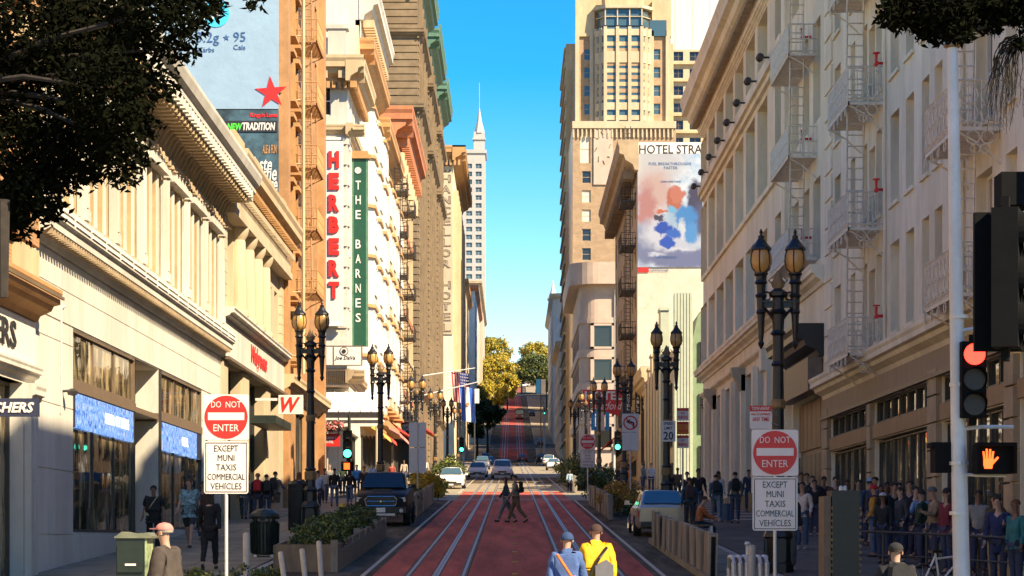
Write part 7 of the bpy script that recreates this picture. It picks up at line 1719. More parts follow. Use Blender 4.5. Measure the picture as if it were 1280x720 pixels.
    if bag == 'pack':
        ch = P['che']
        def bf():
            b = MB(); b.prism([(-.14, -.18), (.14, -.18), (.15, 0), (.12, .2), (.06, .25), (-.06, .25), (-.12, .2), (-.15, 0)], lambda q, t: (ch.x+q[0]*(1-.15*t), ch.y-.12-.15*t, ch.z+q[1]*(1-.06*t))); b.prism([(-.1, -.14), (.1, -.14), (.1, .02), (-.1, .02)], lambda q, t: (ch.x+q[0], ch.y-.27-.04*t, ch.z+q[1])); return b.mesh('backpack')
        link('backpack', part(('bag', pose), bf), e, m=cm(bagcol))
        def stf():
            b = MB()
            for sx in (-1, 1): b.tube([(sx*.09, ch.y-.15, ch.z+.17), (sx*.10, ch.y-.02, ch.z+.21), (sx*.11, ch.y+.12, ch.z+.12), (sx*.12, ch.y+.12, ch.z-.05), (sx*.12, ch.y-.12, ch.z-.12)], .018, 5)
            return b.mesh('strap')
        link('strap', part(('strap', pose), stf), e, m=cm(bagcol))
    elif bag == 'sling':
        ch = P['che']
        def sf():
            b = MB(); b.tube([(-.12, ch.y-.10, ch.z+.17), (-.10, ch.y+.1, ch.z+.17), (.03, ch.y+.145, ch.z-.02), (.15, ch.y+.12, ch.z-.2), (.16, ch.y-.05, ch.z-.22), (.0, ch.y-.14, ch.z), (-.12, ch.y-.10, ch.z+.17)], .016, 5); b.box(.09, .23, ch.y+.05, ch.y+.14, ch.z-.3, ch.z-.17); return b.mesh('shoulder_bag')
        link('shoulder_bag', part(('sling', pose), sf), e, m=cm(bagcol))
    return e
PI = math.pi
def X(px, Y): return (px-640)/F*Y
# --- individual figures ---
blue = mat('blue_patterned_shirt', (.03, .16, .24), .85, .9, 14, col2=(.30, .50, .52))
person(X(192, 57), 57, PI, 'pockets', 'woman in a loose black t-shirt with tan cross bag walking by the store window', (.012, .012, .012), (.015, .015, .018), long=False, bag='sling', bagcol=(.35, .28, .18), skin=1, h=1.70, fat=1.3, hair=(.02, .015, .01))
person(X(237, 60.5), 60.5, PI-.15, 'walk', 'tall man in blue patterned shirt and dark shorts walking toward the camera', pattern=blue, bottom=(.03, .035, .04), long=False, short=True, skin=0, h=1.88, fat=1.2, hair=(.08, .04, .02))
person(X(254, 66), 66, PI, 'stand', 'figure half hidden behind the tall man in the blue shirt', (.10, .04, .03), h=1.66)
person(X(262, 50), 50, 0, 'walk2', 'person all in black walking away under the left sign', (.008, .008, .01), (.008, .008, .012), h=1.76, coat=True, longhair=True)
person(X(207, 26.6), 26.6, R(70), 'stand', 'older person in grey coat and pink flowered cap by the news rack', (.06, .045, .035), coat=True, cap=('cap', (.55, .22, .18)), z=gz(26.6)+.15, h=1.76, hair=(.3, .25, .2), fat=1.3)
for (px, py_, lab, kw) in (
  (305, 650, 'person in white jacket at the left edge of the pavement group', dict(top=(.55, .52, .48), bottom=(.08, .10, .12), pose='walk', face=0)),
  (322, 652, 'person with a bright red backpack on the left pavement', dict(top=(.03, .03, .03), bag='pack', bagcol=(.55, .03, .04), pose='walk2', face=0, cap=('beanie', (.45, .16, .05)))),
  (333, 652, 'person in black carrying a dark bag beside the red backpack', dict(top=(.02, .02, .02), pose='stand', face=.2, bag='pack')),
  (344, 650, 'person in grey hoodie with bare legs pointing right on the left pavement', dict(top=(.16, .15, .14), pose='arm', face=-.3, bag='pack', short=True, bottom=(.10, .07, .05))),
  (374, 646, 'person with brown hair in dark coat left of the lamp post', dict(top=(.03, .03, .035), pose='walk', face=0, coat=True, hair=(.25, .08, .03), longhair=True)),
  (397, 640, 'man in pale blue shirt walking away right of the left lamp post', dict(top=(.42, .50, .62), bottom=(.02, .02, .03), pose='walk', face=0)),
  (418, 634, 'person in black hoodie and blue jeans walking away on the left', dict(top=(.015, .015, .015), bottom=(.10, .15, .22), pose='walk2', face=0, hood=True)),
  (437, 632, 'long haired woman in black with jeans near the pickup', dict(top=(.012, .012, .012), bottom=(.07, .12, .20), pose='walk', face=0, longhair=True)),
  (455, 628, 'person in dark red cap just behind the pickup', dict(top=(.03, .02, .02), pose='stand', face=PI, cap=('cap', (.3, .04, .03)))),
  (406, 630, 'person in cream top in the left crowd by the red shop sign', dict(top=(.55, .48, .38), pose='walk', face=PI)),
  (412, 622, 'bald man in grey jacket in the left crowd', dict(top=(.22, .21, .20), pose='stand', face=PI, hair=(.30, .17, .12))),
  (446, 620, 'person in bright blue shirt in the left crowd', dict(top=(.05, .35, .60), pose='stand', face=PI)),
  (428, 621, 'dark haired person at the centre of the left crowd', dict(top=(.03, .05, .03), pose='walk', face=PI)),
  (466, 618, 'person in white shirt at the right end of the left crowd', dict(top=(.60, .58, .55), pose='walk', face=PI)),
  (385, 619, 'distant walker in brown by the left shopfronts', dict(top=(.16, .09, .05), pose='walk', face=PI)),
  (475, 612, 'distant walker in black beyond the pickup', dict(top=(.02, .02, .02), pose='walk', face=0)),
  (490, 610, 'distant walker in red beyond the pickup', dict(top=(.30, .05, .04), pose='walk2', face=PI)),
  (505, 606, 'far small figure in beige near the far left panels', dict(top=(.40, .32, .24), pose='walk', face=PI)),
  (519, 602, 'far small figure in navy near the far left panels', dict(top=(.03, .04, .10), pose='walk', face=PI)),
  (532, 599, 'farthest small figure in white on the left', dict(top=(.60, .56, .50), pose='walk', face=PI))):
    Y = 7743/(py_-559); k = dict(kw); pose = k.pop('pose'); face = k.pop('face')
    person(X(px, Y), Y, face, pose, lab, h=random.uniform(1.66, 1.80), skin=random.choice((0, 1, 2)), **k)
# crossing pair
person(X(633, 86.5), 86.5, R(90), 'walk', 'person in dark top crossing the red lanes ahead of the companion', (.02, .05, .06), (.14, .16, .16), z=gz(86.5), h=1.74, hair=(.14, .05, .02), longhair=True, skin=2)
person(X(645, 86), 86, R(90), 'walk2', 'man in grey shirt with black backpack crossing the red lanes', (.22, .20, .15), (.13, .09, .05), z=gz(86), h=1.80, bag='pack', bagcol=(.012, .012, .015), hair=(.03, .02, .01))
# foreground pair
M['yj'] = mat('yellow_jacket', (.75, .38, .01), .7, .10, 6, .8, 9); 
a = person(X(708, 31), 31, R(-12), 'walk', 'person in blue rain jacket, navy helmet cap and orange bag in the foreground', (.06, .12, .28), (.02, .02, .03), z=gz(31), h=1.70, cap=('beanie', (.02, .05, .13)), hood=True, fat=1.15)
c = POSES['walk'].P['che']; b = MB(); b.prism([(-.02, -.5), (.24, -.5), (.26, -.25), (.16, -.12), (.0, -.2)], lambda q, t: (c.x+q[0], c.y-.2-.12*t, c.z+q[1])); b.tube([(-.1, c.y-.17, c.z+.17), (.02, c.y-.2, c.z-.0), (.14, c.y-.22, c.z-.18)], .022, 5); link('orange_bag', b.mesh('p', mats=[mat('orange_bag_cloth', (.75, .16, .02), .8, .15, 8)]), a)
a = person(X(746, 32.4), 32.4, R(10), 'walk2', 'person in bright yellow hooded jacket and brown beanie in the foreground', z=gz(32.4), pattern=M['yj'], bottom=(.03, .03, .03), h=1.75, cap=('beanie', (.05, .025, .02)), hood=True, hair=(.55, .30, .20), fat=1.25)
e_ = a; c = POSES['walk2'].P['che']
b = MB(); b.prism([(-.06, -.5), (.2, -.5), (.2, -.10), (.10, -.02), (-.06, -.10)], lambda q, t: (c.x+q[0], c.y-.17-.03*t, c.z+q[1])); link('grey_back_panel', b.mesh('p', mats=[mat('grey_jacket_panel', (.12, .12, .13), .8, .1, 5)]), e_)
b = MB(); b.tube([(.12, c.y-.12, c.z+.15), (.0, c.y-.19, c.z), (-.17, c.y-.17, c.z-.3)], .022, 5); b.prism([(-.3, -.5), (-.05, -.5), (-.05, -.25), (-.3, -.25)], lambda q, t: (c.x+q[0], c.y-.21-.1*t, c.z+q[1])); link('shoulder_bag', b.mesh('p', mats=[M['black']]), e_)
# right middle figures
for (px, py_, lab, kw) in (
  (712, 616, 'child in pale blue top by the right kerb panels', dict(top=(.30, .42, .48), bottom=(.01, .01, .02), pose='walk', face=PI, h=1.35)),
  (776, 622, 'dark dressed person with orange hair band beyond the orange grass', dict(top=(.02, .03, .03), pose='stand', face=PI)),
  (787, 622, 'person in bright orange jacket and pale trousers beyond the orange grass', dict(top=(.75, .22, .03), bottom=(.38, .36, .34), pose='phone', face=R(100), longhair=True)),
  (779, 619, 'person in dark red jacket left of the orange jacket', dict(top=(.28, .06, .03), pose='arm', face=R(80))),
  (804, 618, 'person in grey top lifting an arm near the yellow bollard', dict(top=(.14, .17, .17), bottom=(.05, .06, .10), pose='lift', face=R(-60))),
  (814, 617, 'person in white shirt behind the grey dressed one', dict(top=(.5, .48, .46), pose='stand', face=PI)),
  (836, 640, 'person in black seen above the silver sedan', dict(top=(.012, .012, .015), pose='phone', face=PI)),
  (862, 668, 'man in blue jacket with patterned backpack walking away', dict(top=(.02, .06, .10), bottom=(.03, .03, .03), bag='pack', bagcol=(.05, .03, .03), pose='stand', face=0)),
  (873, 650, 'tall man in black facing the camera behind the blue backpacker', dict(top=(.015, .015, .015), bottom=(.06, .07, .09), pose='pockets', face=PI, h=1.86)),
  (859, 646, 'person in black leaning beside the tall man', dict(top=(.02, .02, .02), pose='arm', face=PI-.4, h=1.7)),
  (895, 653, 'person in teal hooded jacket with dark backpack walking away', dict(top=(.03, .10, .14), bottom=(.18, .19, .20), bag='pack', pose='walk', face=0, hood=True, shoes=(.5, .5, .5))),
  (898, 645, 'dark haired woman in white top facing the camera', dict(top=(.55, .48, .42), pose='stand', face=PI, longhair=True)),
  (919, 655, 'man in grey jacket with black backpack pulling a blue suitcase', dict(top=(.12, .13, .12), bottom=(.03, .05, .09), bag='pack', bagcol=(.01, .01, .01), pose='stand', face=0, h=1.78)),
  (847, 632, 'dim figure in brown near the sign stack', dict(top=(.10, .07, .04), pose='stand', face=PI)),
  (936, 640, 'person in dark blue at the cream building wall', dict(top=(.02, .03, .06), pose='stand', face=PI))):
    Y = 7743/(py_-559); k = dict(kw); pose = k.pop('pose'); face = k.pop('face'); h = k.pop('h', random.uniform(1.66, 1.78))
    person(X(px, Y), Y, face, pose, lab, h=h, skin=random.choice((0, 1, 2)), **k)
person(5.3, 66, R(-80), 'sit', 'seated man in rust orange jacket on the low bench at right', (.40, .11, .03), (.02, .02, .03), shoes=(.5, .46, .4), z=sw(66)-.02, h=1.72)
Y = 82; e = empty('suitcase', (X(909, Y), Y, sw(Y)), 'dark blue wheeled suitcase held by the man with the black backpack', 'suitcase'); x_ = X(909, Y); g = sw(Y)
mb = MB(); mb.box(x_-.2, x_+.2, Y-.13, Y+.13, g+.06, g+.66); mb.build('shell', M['carblue'], e); mb = MB(); mb.tube([(x_-.1, Y, g+.66), (x_-.1, Y, g+.98), (x_+.1, Y, g+.98), (x_+.1, Y, g+.66)], .015, 6); mb.build('handle', M['galv'], e)
for s in (-.16, .16): mb = MB(); mb.tube([(x_+s-.02, Y, g+.035), (x_+s+.02, Y, g+.035)], .035, 8); mb.build('wheel', M['rubber'], e)
# right queue crowd
dk = [(.012, .012, .014), (.02, .02, .025), (.03, .025, .02), (.02, .03, .05), (.05, .04, .03), (.015, .03, .02)]
Q = [
 (1003, 688, 'white', 'man in pale cream jacket and jeans at the front left of the queue', dict(top=(.62, .50, .42), bottom=(.05, .09, .15), pose='pockets', face=R(150), shoes=(.55, .5, .45), h=1.74)),
 (986, 714, 'man', 'person in black behind the right sign with grey trousers and white shoes', dict(top=(.012, .012, .015), bottom=(.10, .11, .11), pose='stand', face=PI, shoes=(.55, .5, .45), h=1.78)),
 (1018, 672, '', 'bearded man in dark shirt next to the cream jacket', dict(top=(.02, .02, .02), pose='arm', face=PI)),
 (1031, 668, '', 'man in black leaning by the cabinet', dict(top=(.02, .018, .018), pose='pockets', face=PI+.3)),
 (1043, 662, '', 'man in dark green shirt above the black cabinet', dict(top=(.01, .08, .05), pose='stand', face=PI, h=1.8)),
 (1054, 664, '', 'person with glasses above the black cabinet', dict(top=(.03, .03, .03), pose='stand', face=PI)),
 (1068, 660, '', 'man in dark cap to the right above the cabinet', dict(top=(.015, .015, .015), pose='pockets', face=PI, cap=('cap', (.10, .07, .05)), h=1.8)),
 (1093, 698, '', 'person in mustard jacket with red hood and blue jeans in the queue', dict(top=(.52, .24, .04), bottom=(.08, .13, .22), pose='pockets', face=R(60), bag='pack', bagcol=(.01, .01, .012), cap=('beanie', (.5, .02, .03)))),
 (1110, 684, '', 'man in light blue cap in the queue', dict(top=(.03, .06, .10), pose='stand', face=R(200), cap=('cap', (.20, .42, .60)), h=1.8)),
 (1118, 697, '', 'bearded man in black sweater facing the camera in the queue', dict(top=(.01, .01, .01), pose='pockets', face=PI, h=1.78)),
 (1130, 690, '', 'short haired person partly hidden in the middle of the queue', dict(top=(.03, .04, .07), pose='stand', face=PI)),
 (1145, 686, '', 'tall man looking left in the middle of the queue', dict(top=(.03, .04, .08), pose='stand', face=R(140), h=1.86)),
 (1151, 694, '', 'person in royal blue jacket in the queue', dict(top=(.01, .03, .28), pose='phone', face=PI)),
 (1164, 694, '', 'person in black hooded coat right of the royal blue jacket', dict(top=(.015, .017, .02), pose='pockets', face=R(200), hood=True, h=1.76)),
 (1181, 706, '', 'crouching person partly hidden by the railing', dict(top=(.02, .02, .02), pose='phone', face=R(150), h=1.45)),
 (1196, 694, '', 'person in dark clothes just left of the white pole', dict(top=(.01, .02, .02), pose='stand', face=PI)),
 (1221, 715, '', 'person in bright yellow green jacket right of the white pole', dict(top=(.50, .46, .02), bottom=(.015, .015, .02), pose='arm', face=R(120), fat=1.2, hood=True)),
 (1240, 716, '', 'man in black puffer right of the yellow jacket', dict(top=(.012, .012, .014), pose='phone', face=R(190), fat=1.2)),
 (1253, 698, '', 'dark haired man looking aside behind the right queue', dict(top=(.02, .02, .03), pose='stand', face=R(160), h=1.84)),
 (1258, 728, '', 'man in olive brown jacket, khaki trousers and green cap at far right', dict(top=(.07, .045, .02), bottom=(.30, .20, .11), pose='pockets', face=R(130), cap=('cap', (.02, .035, .02)), fat=1.15)),
 (1275, 722, '', 'person in pale grey jacket at the right picture edge', dict(top=(.28, .26, .23), pose='stand', face=R(170), hood=True)),
 (1232, 692, '', 'smiling person with orange scarf behind the queue', dict(top=(.30, .09, .03), pose='stand', face=PI)),
 (1278, 700, '', 'dark figure behind the pale grey jacket at the edge', dict(top=(.02, .02, .02), pose='stand', face=PI)),
 (1140, 680, '', 'person with dark hair in the back row of the queue', dict(top=(.02, .02, .03), pose='stand', face=PI)),
 (1080, 672, '', 'back row person in brown behind the mustard jacket', dict(top=(.10, .05, .03), pose='stand', face=PI)),
 (1101, 676, '', 'back row person in white behind the mustard jacket', dict(top=(.45, .43, .40), pose='stand', face=PI)),
 (1010, 656, '', 'back row person in grey behind the cream jacket', dict(top=(.14, .14, .14), pose='stand', face=PI)),
 (1022, 650, '', 'far back row person in navy near the wall', dict(top=(.02, .03, .07), pose='stand', face=PI)),
 (998, 652, '', 'far back row person in maroon near the wall', dict(top=(.12, .02, .02), pose='stand', face=PI)),
 (1262, 690, '', 'back row person in blue shirt at far right', dict(top=(.04, .07, .16), pose='stand', face=R(150))),
 (1152, 712, '', 'person in dark green hoodie leaning in front of the royal blue jacket', dict(top=(.02, .05, .03), pose='pockets', face=R(60), hood=True)),
 (1168, 716, '', 'person in grey beanie and tan coat by the queue railing', dict(top=(.24, .17, .10), pose='phone', face=R(100), coat=True, cap=('beanie', (.12, .12, .12)))),
 (1184, 720, '', 'long haired person in wine red jacket left of the white pole', dict(top=(.18, .02, .03), pose='stand', face=R(120), longhair=True)),
 (1206, 702, '', 'person in light blue hoodie partly behind the white pole', dict(top=(.20, .32, .45), pose='arm', face=R(170), hood=True)),
 (1248, 740, '', 'person in navy parka low at the right between puffer and olive jackets', dict(top=(.02, .03, .09), pose='phone', face=R(150), coat=True)),
 (1270, 745, '', 'person with brown hair and teal sweater near the right picture corner', dict(top=(.02, .16, .16), pose='stand', face=R(120), hair=(.16, .07, .03))),
 (1088, 684, '', 'person in plaid looking brown shirt beside the mustard jacket', dict(top=(.16, .08, .04), pose='phone', face=PI)),
 (1126, 706, '', 'person in charcoal hoodie in front of the bearded man', dict(top=(.05, .05, .055), pose='pockets', face=R(110), hood=True)),
 (1104, 706, '', 'short person in white cap and black top behind the railing', dict(top=(.02, .02, .02), pose='stand', face=R(150), cap=('cap', (.6, .58, .55)), h=1.6)),
 (1218, 688, '', 'back row person in purple scarf right of the white pole', dict(top=(.14, .05, .20), pose='stand', face=PI))]
for (px, py_, _, lab, kw) in Q:
    Y = 7743/(py_-559); x_ = min(X(px, Y), 9.55); k = dict(kw); pose = k.pop('pose'); face = k.pop('face'); h = k.pop('h', random.uniform(1.66, 1.80))
    person(x_, Y, face, pose, lab, h=h, skin=random.choice((0, 0, 1, 2)), **k)
person(X(1120, 25), 25, R(5), 'stand', 'head and shoulders of a person in black cap and hooded jacket at bottom right', (.012, .012, .015), (.01, .01, .01), z=gz(25)+.15, h=1.60, cap=('cap', (.012, .012, .012)), bag='pack', bagcol=(.02, .02, .02), fat=1.3, hood=True)

bpy.data.scenes.remove(TMP)
# ================= PLANTS =================
def leafmesh(L_, w_, name='leaf'):
    b = MB(); b.add([(0, 0, 0), (w_*.5, L_*.35, .02*L_*5), (0, L_, 0), (-w_*.5, L_*.35, .02*L_*5), (0, L_*.4, -.01)], [(0, 1, 4), (1, 2, 4), (2, 3, 4), (3, 0, 4)]); return b
def leaves(name, clusters, n, L_, w_, mats, parent=None, kind='stuff', shell=.0, seed=1, quad=False):
    rnd = random.Random(seed); vs = []; fs = []; mi = []
    tot = sum((c[3]*c[4]*c[5])**.75 for c in clusters)
    for (cx, cy, cz, rx, ry, rz) in clusters:
        k_ = int(n*(rx*ry*rz)**.75/tot)
        for _ in range(k_):
            while True:
                u = Vector((rnd.uniform(-1, 1), rnd.uniform(-1, 1), rnd.uniform(-1, 1)))
                if shell < u.length <= 1: break
            p = Vector((cx+u.x*rx, cy+u.y*ry, cz+u.z*rz))
            a = Vector((rnd.gauss(0, 1), rnd.gauss(0, 1), rnd.gauss(-.2, .8))).normalized(); b = a.orthogonal().normalized(); b.rotate(Matrix.Rotation(rnd.uniform(0, 6.3), 3, a)); l = L_*rnd.uniform(.7, 1.25); w2 = w_*rnd.uniform(.7, 1.2)*.5
            k = len(vs)
            if quad: vs += [p, p+a*l*.5+b*w2, p+a*l, p+a*l*.5-b*w2]; fs.append((k, k+1, k+2, k+3)); mi.append(rnd.randrange(len(mats)))
            else:
                c = a.cross(b)*w2*.4; vs += [p, p+a*l*.4+b*w2+c, p+a*l, p+a*l*.4-b*w2+c, p+a*l*.45]; q = rnd.randrange(len(mats)); fs += [(k, k+1, k+4), (k+1, k+2, k+4), (k+2, k+3, k+4), (k+3, k, k+4)]; mi += [q]*4
    off = wloc(parent) if parent else Vector((0, 0, 0))
    me = bpy.data.meshes.new(name); me.from_pydata([tuple(v-off) for v in vs], [], fs)
    for m in mats: me.materials.append(m)
    me.polygons.foreach_set('material_index', mi); me.update()
    o = link(name, me, parent)
    if kind: o['kind'] = kind
    return o
def clumps(cx, cy, cz, rx, ry, rz, n, r, seed=3, shell=.45):
    rnd = random.Random(seed); out = []
    for _ in range(n):
        while True:
            u = Vector((rnd.uniform(-1, 1), rnd.uniform(-1, 1), rnd.uniform(-1, 1)))
            if shell < u.length <= 1: break
        q = r*rnd.uniform(.6, 1.3); out.append((cx+u.x*rx, cy+u.y*ry, cz+u.z*rz, q, q, q*.8))
    return out
def tree(name, label, x, y, z0, trunk_h, crowns, n, L_, mats, tr=.25, seed=1, group=None, core=None):
    e = empty(name, (x, y, z0), label, 'tree', group)
    rnd = random.Random(seed); mb = MB(); mb.tube([(x, y, z0-.3), (x+.1, y, z0+trunk_h*.5), (x, y, z0+trunk_h)], [tr, tr*.75, tr*.5], 8); mb.build('trunk', M['bark'], e)
    for c in crowns[:6]: mb = MB(); mb.tube([(x, y, z0+trunk_h*.8), ((x+c[0])/2, (y+c[1])/2, (z0+trunk_h+c[2])/2-.2), (c[0], c[1], c[2])], [tr*.45, tr*.3, tr*.1], 5); mb.build('limb', M['bark'], e)
    cl = []
    for c in crowns: cl += clumps(*c, int(10+14*c[3]*c[5]/max(.5, (max(c[3], 1)))), max(.35, min(c[3], c[5])*.33), seed)
    leaves('crown', cl, n, L_, L_*.55, mats, e, seed=seed, quad=True); return e
# overhanging near tree, left
Yt = 22.
def C(px, py, rp, Y, ry=None): x_, z_ = W(px, py, Y); r_ = rp/F*Y; return (x_, Y, z_, r_, r_*1.1, (ry or rp)/F*Y)
spec = [(15, 240, 45, 22, 45), (25, 285, 22, 22, 18), (55, 262, 26, 22.1, 18), (185, 160, 16, 22, 12), (170, 190, 22, 22, 26), (205, 105, 20, 22, 22), (225, 60, 26, 22, 20), (40, 40, 75, 22, 70), (120, 30, 75, 23, 60), (190, 15, 60, 21.5, 50), (235, 5, 42, 22, 42), (60, 120, 75, 22.5, 70), (130, 110, 60, 21.2, 60), (165, 75, 45, 22.4, 45), (30, 190, 60, 22, 55), (90, 175, 60, 23, 50), (135, 165, 45, 21.6, 45), (155, 200, 28, 22, 30), (40, 240, 42, 21.8, 40), (75, 215, 40, 22.4, 32), (10, 270, 22, 22, 20), (265, 5, 22, 22.6, 14), (175, 125, 22, 22, 20), (110, 215, 22, 22, 18), (-30, 100, 60, 22, 100), (320, 2, 13, 22, 12), (165, 145, 26, 22.1, 14), (150, 222, 14, 21.8, 14)]
M['leafblk'] = mat('shade_black_leaf', (.006, .007, .003), .9, .3, 5, spec=.03)  # shade over the near trees is put into this leaf colour
e = empty('street_tree', (-5.6, 22, sw(22)), 'shade-blackened tree overhanging the upper left corner of the picture', 'tree')
mb = MB(); mb.tube([(-5.6, 22, sw(22)-.2), (-5.5, 22, 3.5), (-5.35, 22, 7.2)], [.22, .17, .12], 8); mb.build('trunk', M['bark'], e)
cls = [C(*s) for s in spec]
for c in cls[:13]: mb = MB(); mb.tube([(-5.35, 22, 7.1), ((-5.35+c[0])/2, (22+c[1])/2, (7.0+c[2])/2+.15), (c[0], c[1], c[2])], [.04, .025, .01], 5); mb.build('limb', M['bark'], e)
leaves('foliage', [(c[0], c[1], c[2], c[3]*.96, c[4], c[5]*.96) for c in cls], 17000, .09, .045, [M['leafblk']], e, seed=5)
lm = leafmesh(.10, .045).mesh('leaf', mats=[M['leafblk']]); rnd = random.Random(9)
for i in range(300):
    c = cls[rnd.choice((0, 1, 2, 3, 4, 5, 6, 9, 10, 12, 13, 16, 17, 18, 19, 20, 21, 22, 23, 25, 26, 27))]; a = rnd.uniform(0, 6.28)
    q = (c[0]+c[3]*math.cos(a)*rnd.uniform(.85, 1.12), c[1]+rnd.uniform(-.3, .3), c[2]+c[5]*math.sin(a)*rnd.uniform(.85, 1.12)); link('leaf', lm, e, Vector(q)-wloc(e), (rnd.uniform(-1.2, 1.2), rnd.uniform(-1, 1), rnd.uniform(0, 6.28)))
mb = MB(); mb.tube([W(3, 250, 21.5)[:1]+(21.5, W(0, 250, 21.5)[1]), W(3, 372, 21.5)[:1]+(21.5, W(0, 372, 21.5)[1])], [.07, .055], 8); mb.build('cut_limb', M['bark'], e)
# right
e = empty('street_tree', (6.4, 22.6, sw(22)), 'shade-blackened tree overhanging the upper right corner with bare hanging twigs', 'tree')
mb = MB(); mb.tube([(6.4, 22.6, sw(22)-.2), (6.3, 22.6, 4.5), (5.9, 22.6, 7.6)], [.22, .16, .1], 8); mb.build('trunk', M['bark'], e)
spec2 = [(1145, 12, 40, 22.4, 24), (1185, 22, 36, 22, 28), (1220, 12, 36, 22.6, 26), (1255, 4, 36, 22, 18), (1115, 18, 18, 22.2, 18), (1165, 38, 20, 22.3, 16), (1200, 40, 20, 21.8, 14), (1240, 28, 14, 22, 16), (1285, 10, 30, 22, 30), (1278, 55, 8, 22, 8)]
cls = [C(*s) for s in spec2]
for c in cls: mb = MB(); mb.tube([(5.9, 22.6, 7.5), ((5.9+c[0])/2, 22.4, (7.9+c[2])/2+.1), (c[0], c[1], c[2])], [.05, .03, .012], 5); mb.build('limb', M['bark'], e)
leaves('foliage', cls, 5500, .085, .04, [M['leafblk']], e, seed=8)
for i in range(110):
    c = cls[rnd.choice((0, 1, 2, 4, 5, 6, 7, 9))]; a = rnd.uniform(3.1, 6.3)
    q = (c[0]+c[3]*math.cos(a)*rnd.uniform(.85, 1.12), c[1]+rnd.uniform(-.3, .3), c[2]+c[5]*math.sin(a)*rnd.uniform(.85, 1.15)); link('leaf', lm, e, Vector(q)-wloc(e), (rnd.uniform(-1.2, 1.2), rnd.uniform(-1, 1), rnd.uniform(0, 6.28)))
for i in range(46):
    x0_, z0_ = W(1268+rnd.uniform(-6, 14), 52+rnd.uniform(-6, 8), 22.2); yy = 22.2+rnd.uniform(-.15, .15); x1_ = x0_-rnd.uniform(.02, .26); L_ = rnd.uniform(.25, 1.0)
    pts = [(x0_, yy, z0_)]; xx, zz = x0_, z0_+.02
    for k in range(6): xx += (x1_-x0_)/6*(2 if k < 2 else .5)+rnd.uniform(-.025, .025); zz -= L_/6*(.4 if k < 1 else 1.1); pts.append((xx, yy+rnd.uniform(-.02, .02), zz))
    mb = MB(); mb.tube(pts, [.007, .006, .005, .004, .004, .003, .002], 4); 
    for k in (3, 4, 5): p_ = pts[k]; mb.tube([p_, (p_[0]+rnd.uniform(-.07, .07), p_[1], p_[2]-.08)], .002, 3)
    mb.build('twig', M['bark'], e)
# hill trees
def far_tree(label, px, py_top, py_bot, wpx, Y, mats, n, L_, seed, name='street_tree', cl=None):
    x_, zt = W(px, py_top, Y); _, zb = W(px, py_bot, Y); r_ = wpx*.62/F*Y; n = int(n*1.6); cz_ = (zt+zb)/2; rz_ = (zt-zb)/2*1.12; g = gz(Y)
    return tree(name, label, x_, Y, g, max(1.5, zb-g+rz_*.3), [(x_, Y, cz_, r_*.8, r_*.7, rz_*.8)], n, L_, mats, .3, seed, 'trees up the hill')
gold = [M['leafgold'], M['leafgold'], M['leafgreen']]
far_tree('tall golden green tree highest on the left of the hill road', 618, 420, 462, 40, 900, gold, 5000, .9, 11)
far_tree('bright golden tree below the tallest left one', 622, 442, 494, 46, 800, gold, 6000, .8, 12)
far_tree('lower golden tree just above the dark round tree', 616, 474, 512, 44, 700, gold, 5000, .7, 13)
far_tree('golden topped tree right of the hill road', 672, 428, 460, 44, 930, gold, 5000, .9, 14)
far_tree('backlit-dark tree in front of the golden one right of the hill road', 670, 442, 485, 46, 870, [M['hedge'], M['leafgreen'], M['hedge']], 7000, .8, 15)  # backlit shade of the right-hand trees put into dark leaf colours
far_tree('small backlit-dark tree at the left side of the right tree group', 652, 448, 480, 18, 880, [M['hedge']], 2500, .8, 16)
far_tree('dark dense round tree on the left below the golden trees', 609, 501, 535, 46, 470, [M['hedge'], M['hedge'], M['leafdk']], 9000, .45, 17)
far_tree('mid height golden tree leaning over the hill road on the left', 634, 462, 500, 26, 760, gold, 3500, .7, 21)
far_tree('low backlit-dark tree at the right of the hill road', 683, 458, 490, 22, 760, [M['hedge'], M['leafgreen']], 3000, .7, 22)
far_tree('low golden green tree left of the dark round tree', 596, 478, 515, 26, 600, gold, 3000, .6, 23)
far_tree('small palm like dark tree near the left flags', 596, 520, 548, 22, 450, [M['hedge']], 2000, .5, 18)
# hedges and planters
def shrub(name, label, cx, cy, cz, rx, ry, rz, n, L_, mats, seed, cat='shrub', grp=None):
    e = empty(name, (cx, cy, gz(cy)), label, cat, grp); mb = MB()
    for k in range(5): mb.tube([(cx+(k-2)*rx*.3, cy, gz(cy)), (cx+(k-2)*rx*.35, cy, cz)], .02, 4)
    mb.build('stem', M['bark'], e, kind='stuff'); leaves('foliage', clumps(cx, cy, cz, rx, ry, rz, 26, min(rx, rz)*.55, seed, .1), n, L_, L_*.6, mats, e, seed=seed, quad=True); return e
hm_ = [M['hedge'], M['hedge'], M['leafgreen']]
for i, (yy, lab) in enumerate(((54, 'nearest low green shrub in the left planter box'), (57.5, 'second low green shrub in the left planter box'), (61, 'third low green shrub in the left planter box'), (64.5, 'fourth low green shrub in the left planter box'), (68, 'farthest low green shrub in the left planter box'))):
    shrub('planter_shrub', lab, -4.6, yy, gz(yy)+.72, .62, 1.8, .32, 2600, .09, hm_, 30+i, grp='shrubs in the left planter box')
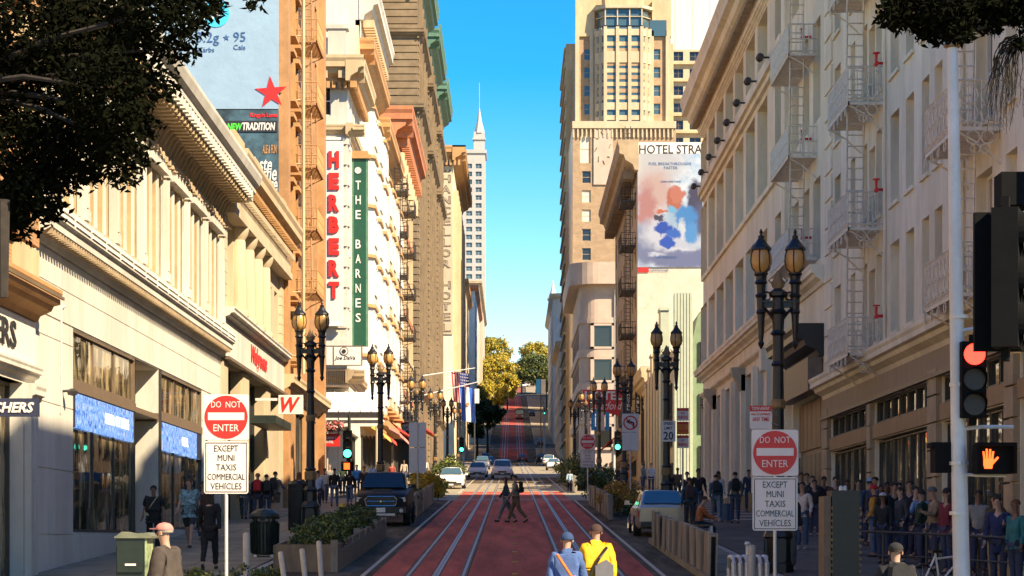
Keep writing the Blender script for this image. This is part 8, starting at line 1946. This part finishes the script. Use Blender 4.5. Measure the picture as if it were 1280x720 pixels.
for i, (x_, yy, lab) in enumerate(((-5.6, 42, 'patch of low green ground shrub at the bottom left of centre'), (-4.9, 43.5, 'low green shrub beside the leaning white posts'))): shrub('low_shrub', lab, x_, yy, gz(yy)+.3, .6, 1.2, .25, 1800, .08, hm_, 40+i)
for i, (x_, yy, r_, h_, mats, lab) in enumerate(((-4.6, 93, .9, .75, hm_, 'round dark green bush behind the black pickup'), (-4.9, 99, .8, .6, hm_, 'second dark bush along the left panels'), (-4.5, 122, 1.0, .8, [M['grassye'], M['leafgold']], 'yellow flowering bush at the left cross street'), (-4.6, 160, 1.0, 1.0, hm_, 'far dark bush on the left beyond the cross street'),
    (4.4, 96, .8, .7, [M['grassor'], M['grassor'], M['grassye']], 'orange ornamental grass clump nearest on the right'), (4.9, 102, .9, .8, [M['grassor'], M['grassor'], M['leafgreen']], 'second orange grass clump behind the first on the right'), (5.0, 92, .6, .35, hm_, 'low dark green plants at the foot of the orange grasses'),
    (4.6, 126, 1.0, 1.0, hm_, 'dark bush left of the small do not enter sign'), (4.4, 150, 1.1, 1.2, hm_, 'tall dark bush beyond the small do not enter sign'), (4.5, 175, 1.2, 1.1, hm_, 'farthest dark bush in the right lane planters'), (-4.7, 185, 1.2, 1.1, hm_, 'dark bush by the parked cars on the far left'), (-4.4, 128, .8, .6, [M['grassye'], M['leafgreen']], 'second yellow flowering plant at the left cross street'))):
    shrub('bush', lab, x_, yy, gz(yy)+h_, r_, r_*1.6, h_*.8, 2400, .12 if yy < 110 else .2, mats, 50+i)
# palm at right by the tower hotel and hanging pink flowers left
e = empty('flower_basket', (X(412, 137), 137, 9.4), 'pink flower cluster above the red shop sign', 'flowers')
leaves('blossom', [(X(405+i*5, 137), 137.2, CZ+145/F*137+random.uniform(-.2, .2), .3, .3, .3) for i in range(5)], 900, .12, .1, [M['awnp'], M['signw'], M['redp'], M['hedge']], e, seed=77, quad=True)
mb = MB(); mb.box(X(400, 137), X(428, 137), 137.1, 137.5, CZ+136/F*137, CZ+139/F*137); mb.build('trough', M['frame_dk'], e)
bpy.data.scenes.remove(TS)
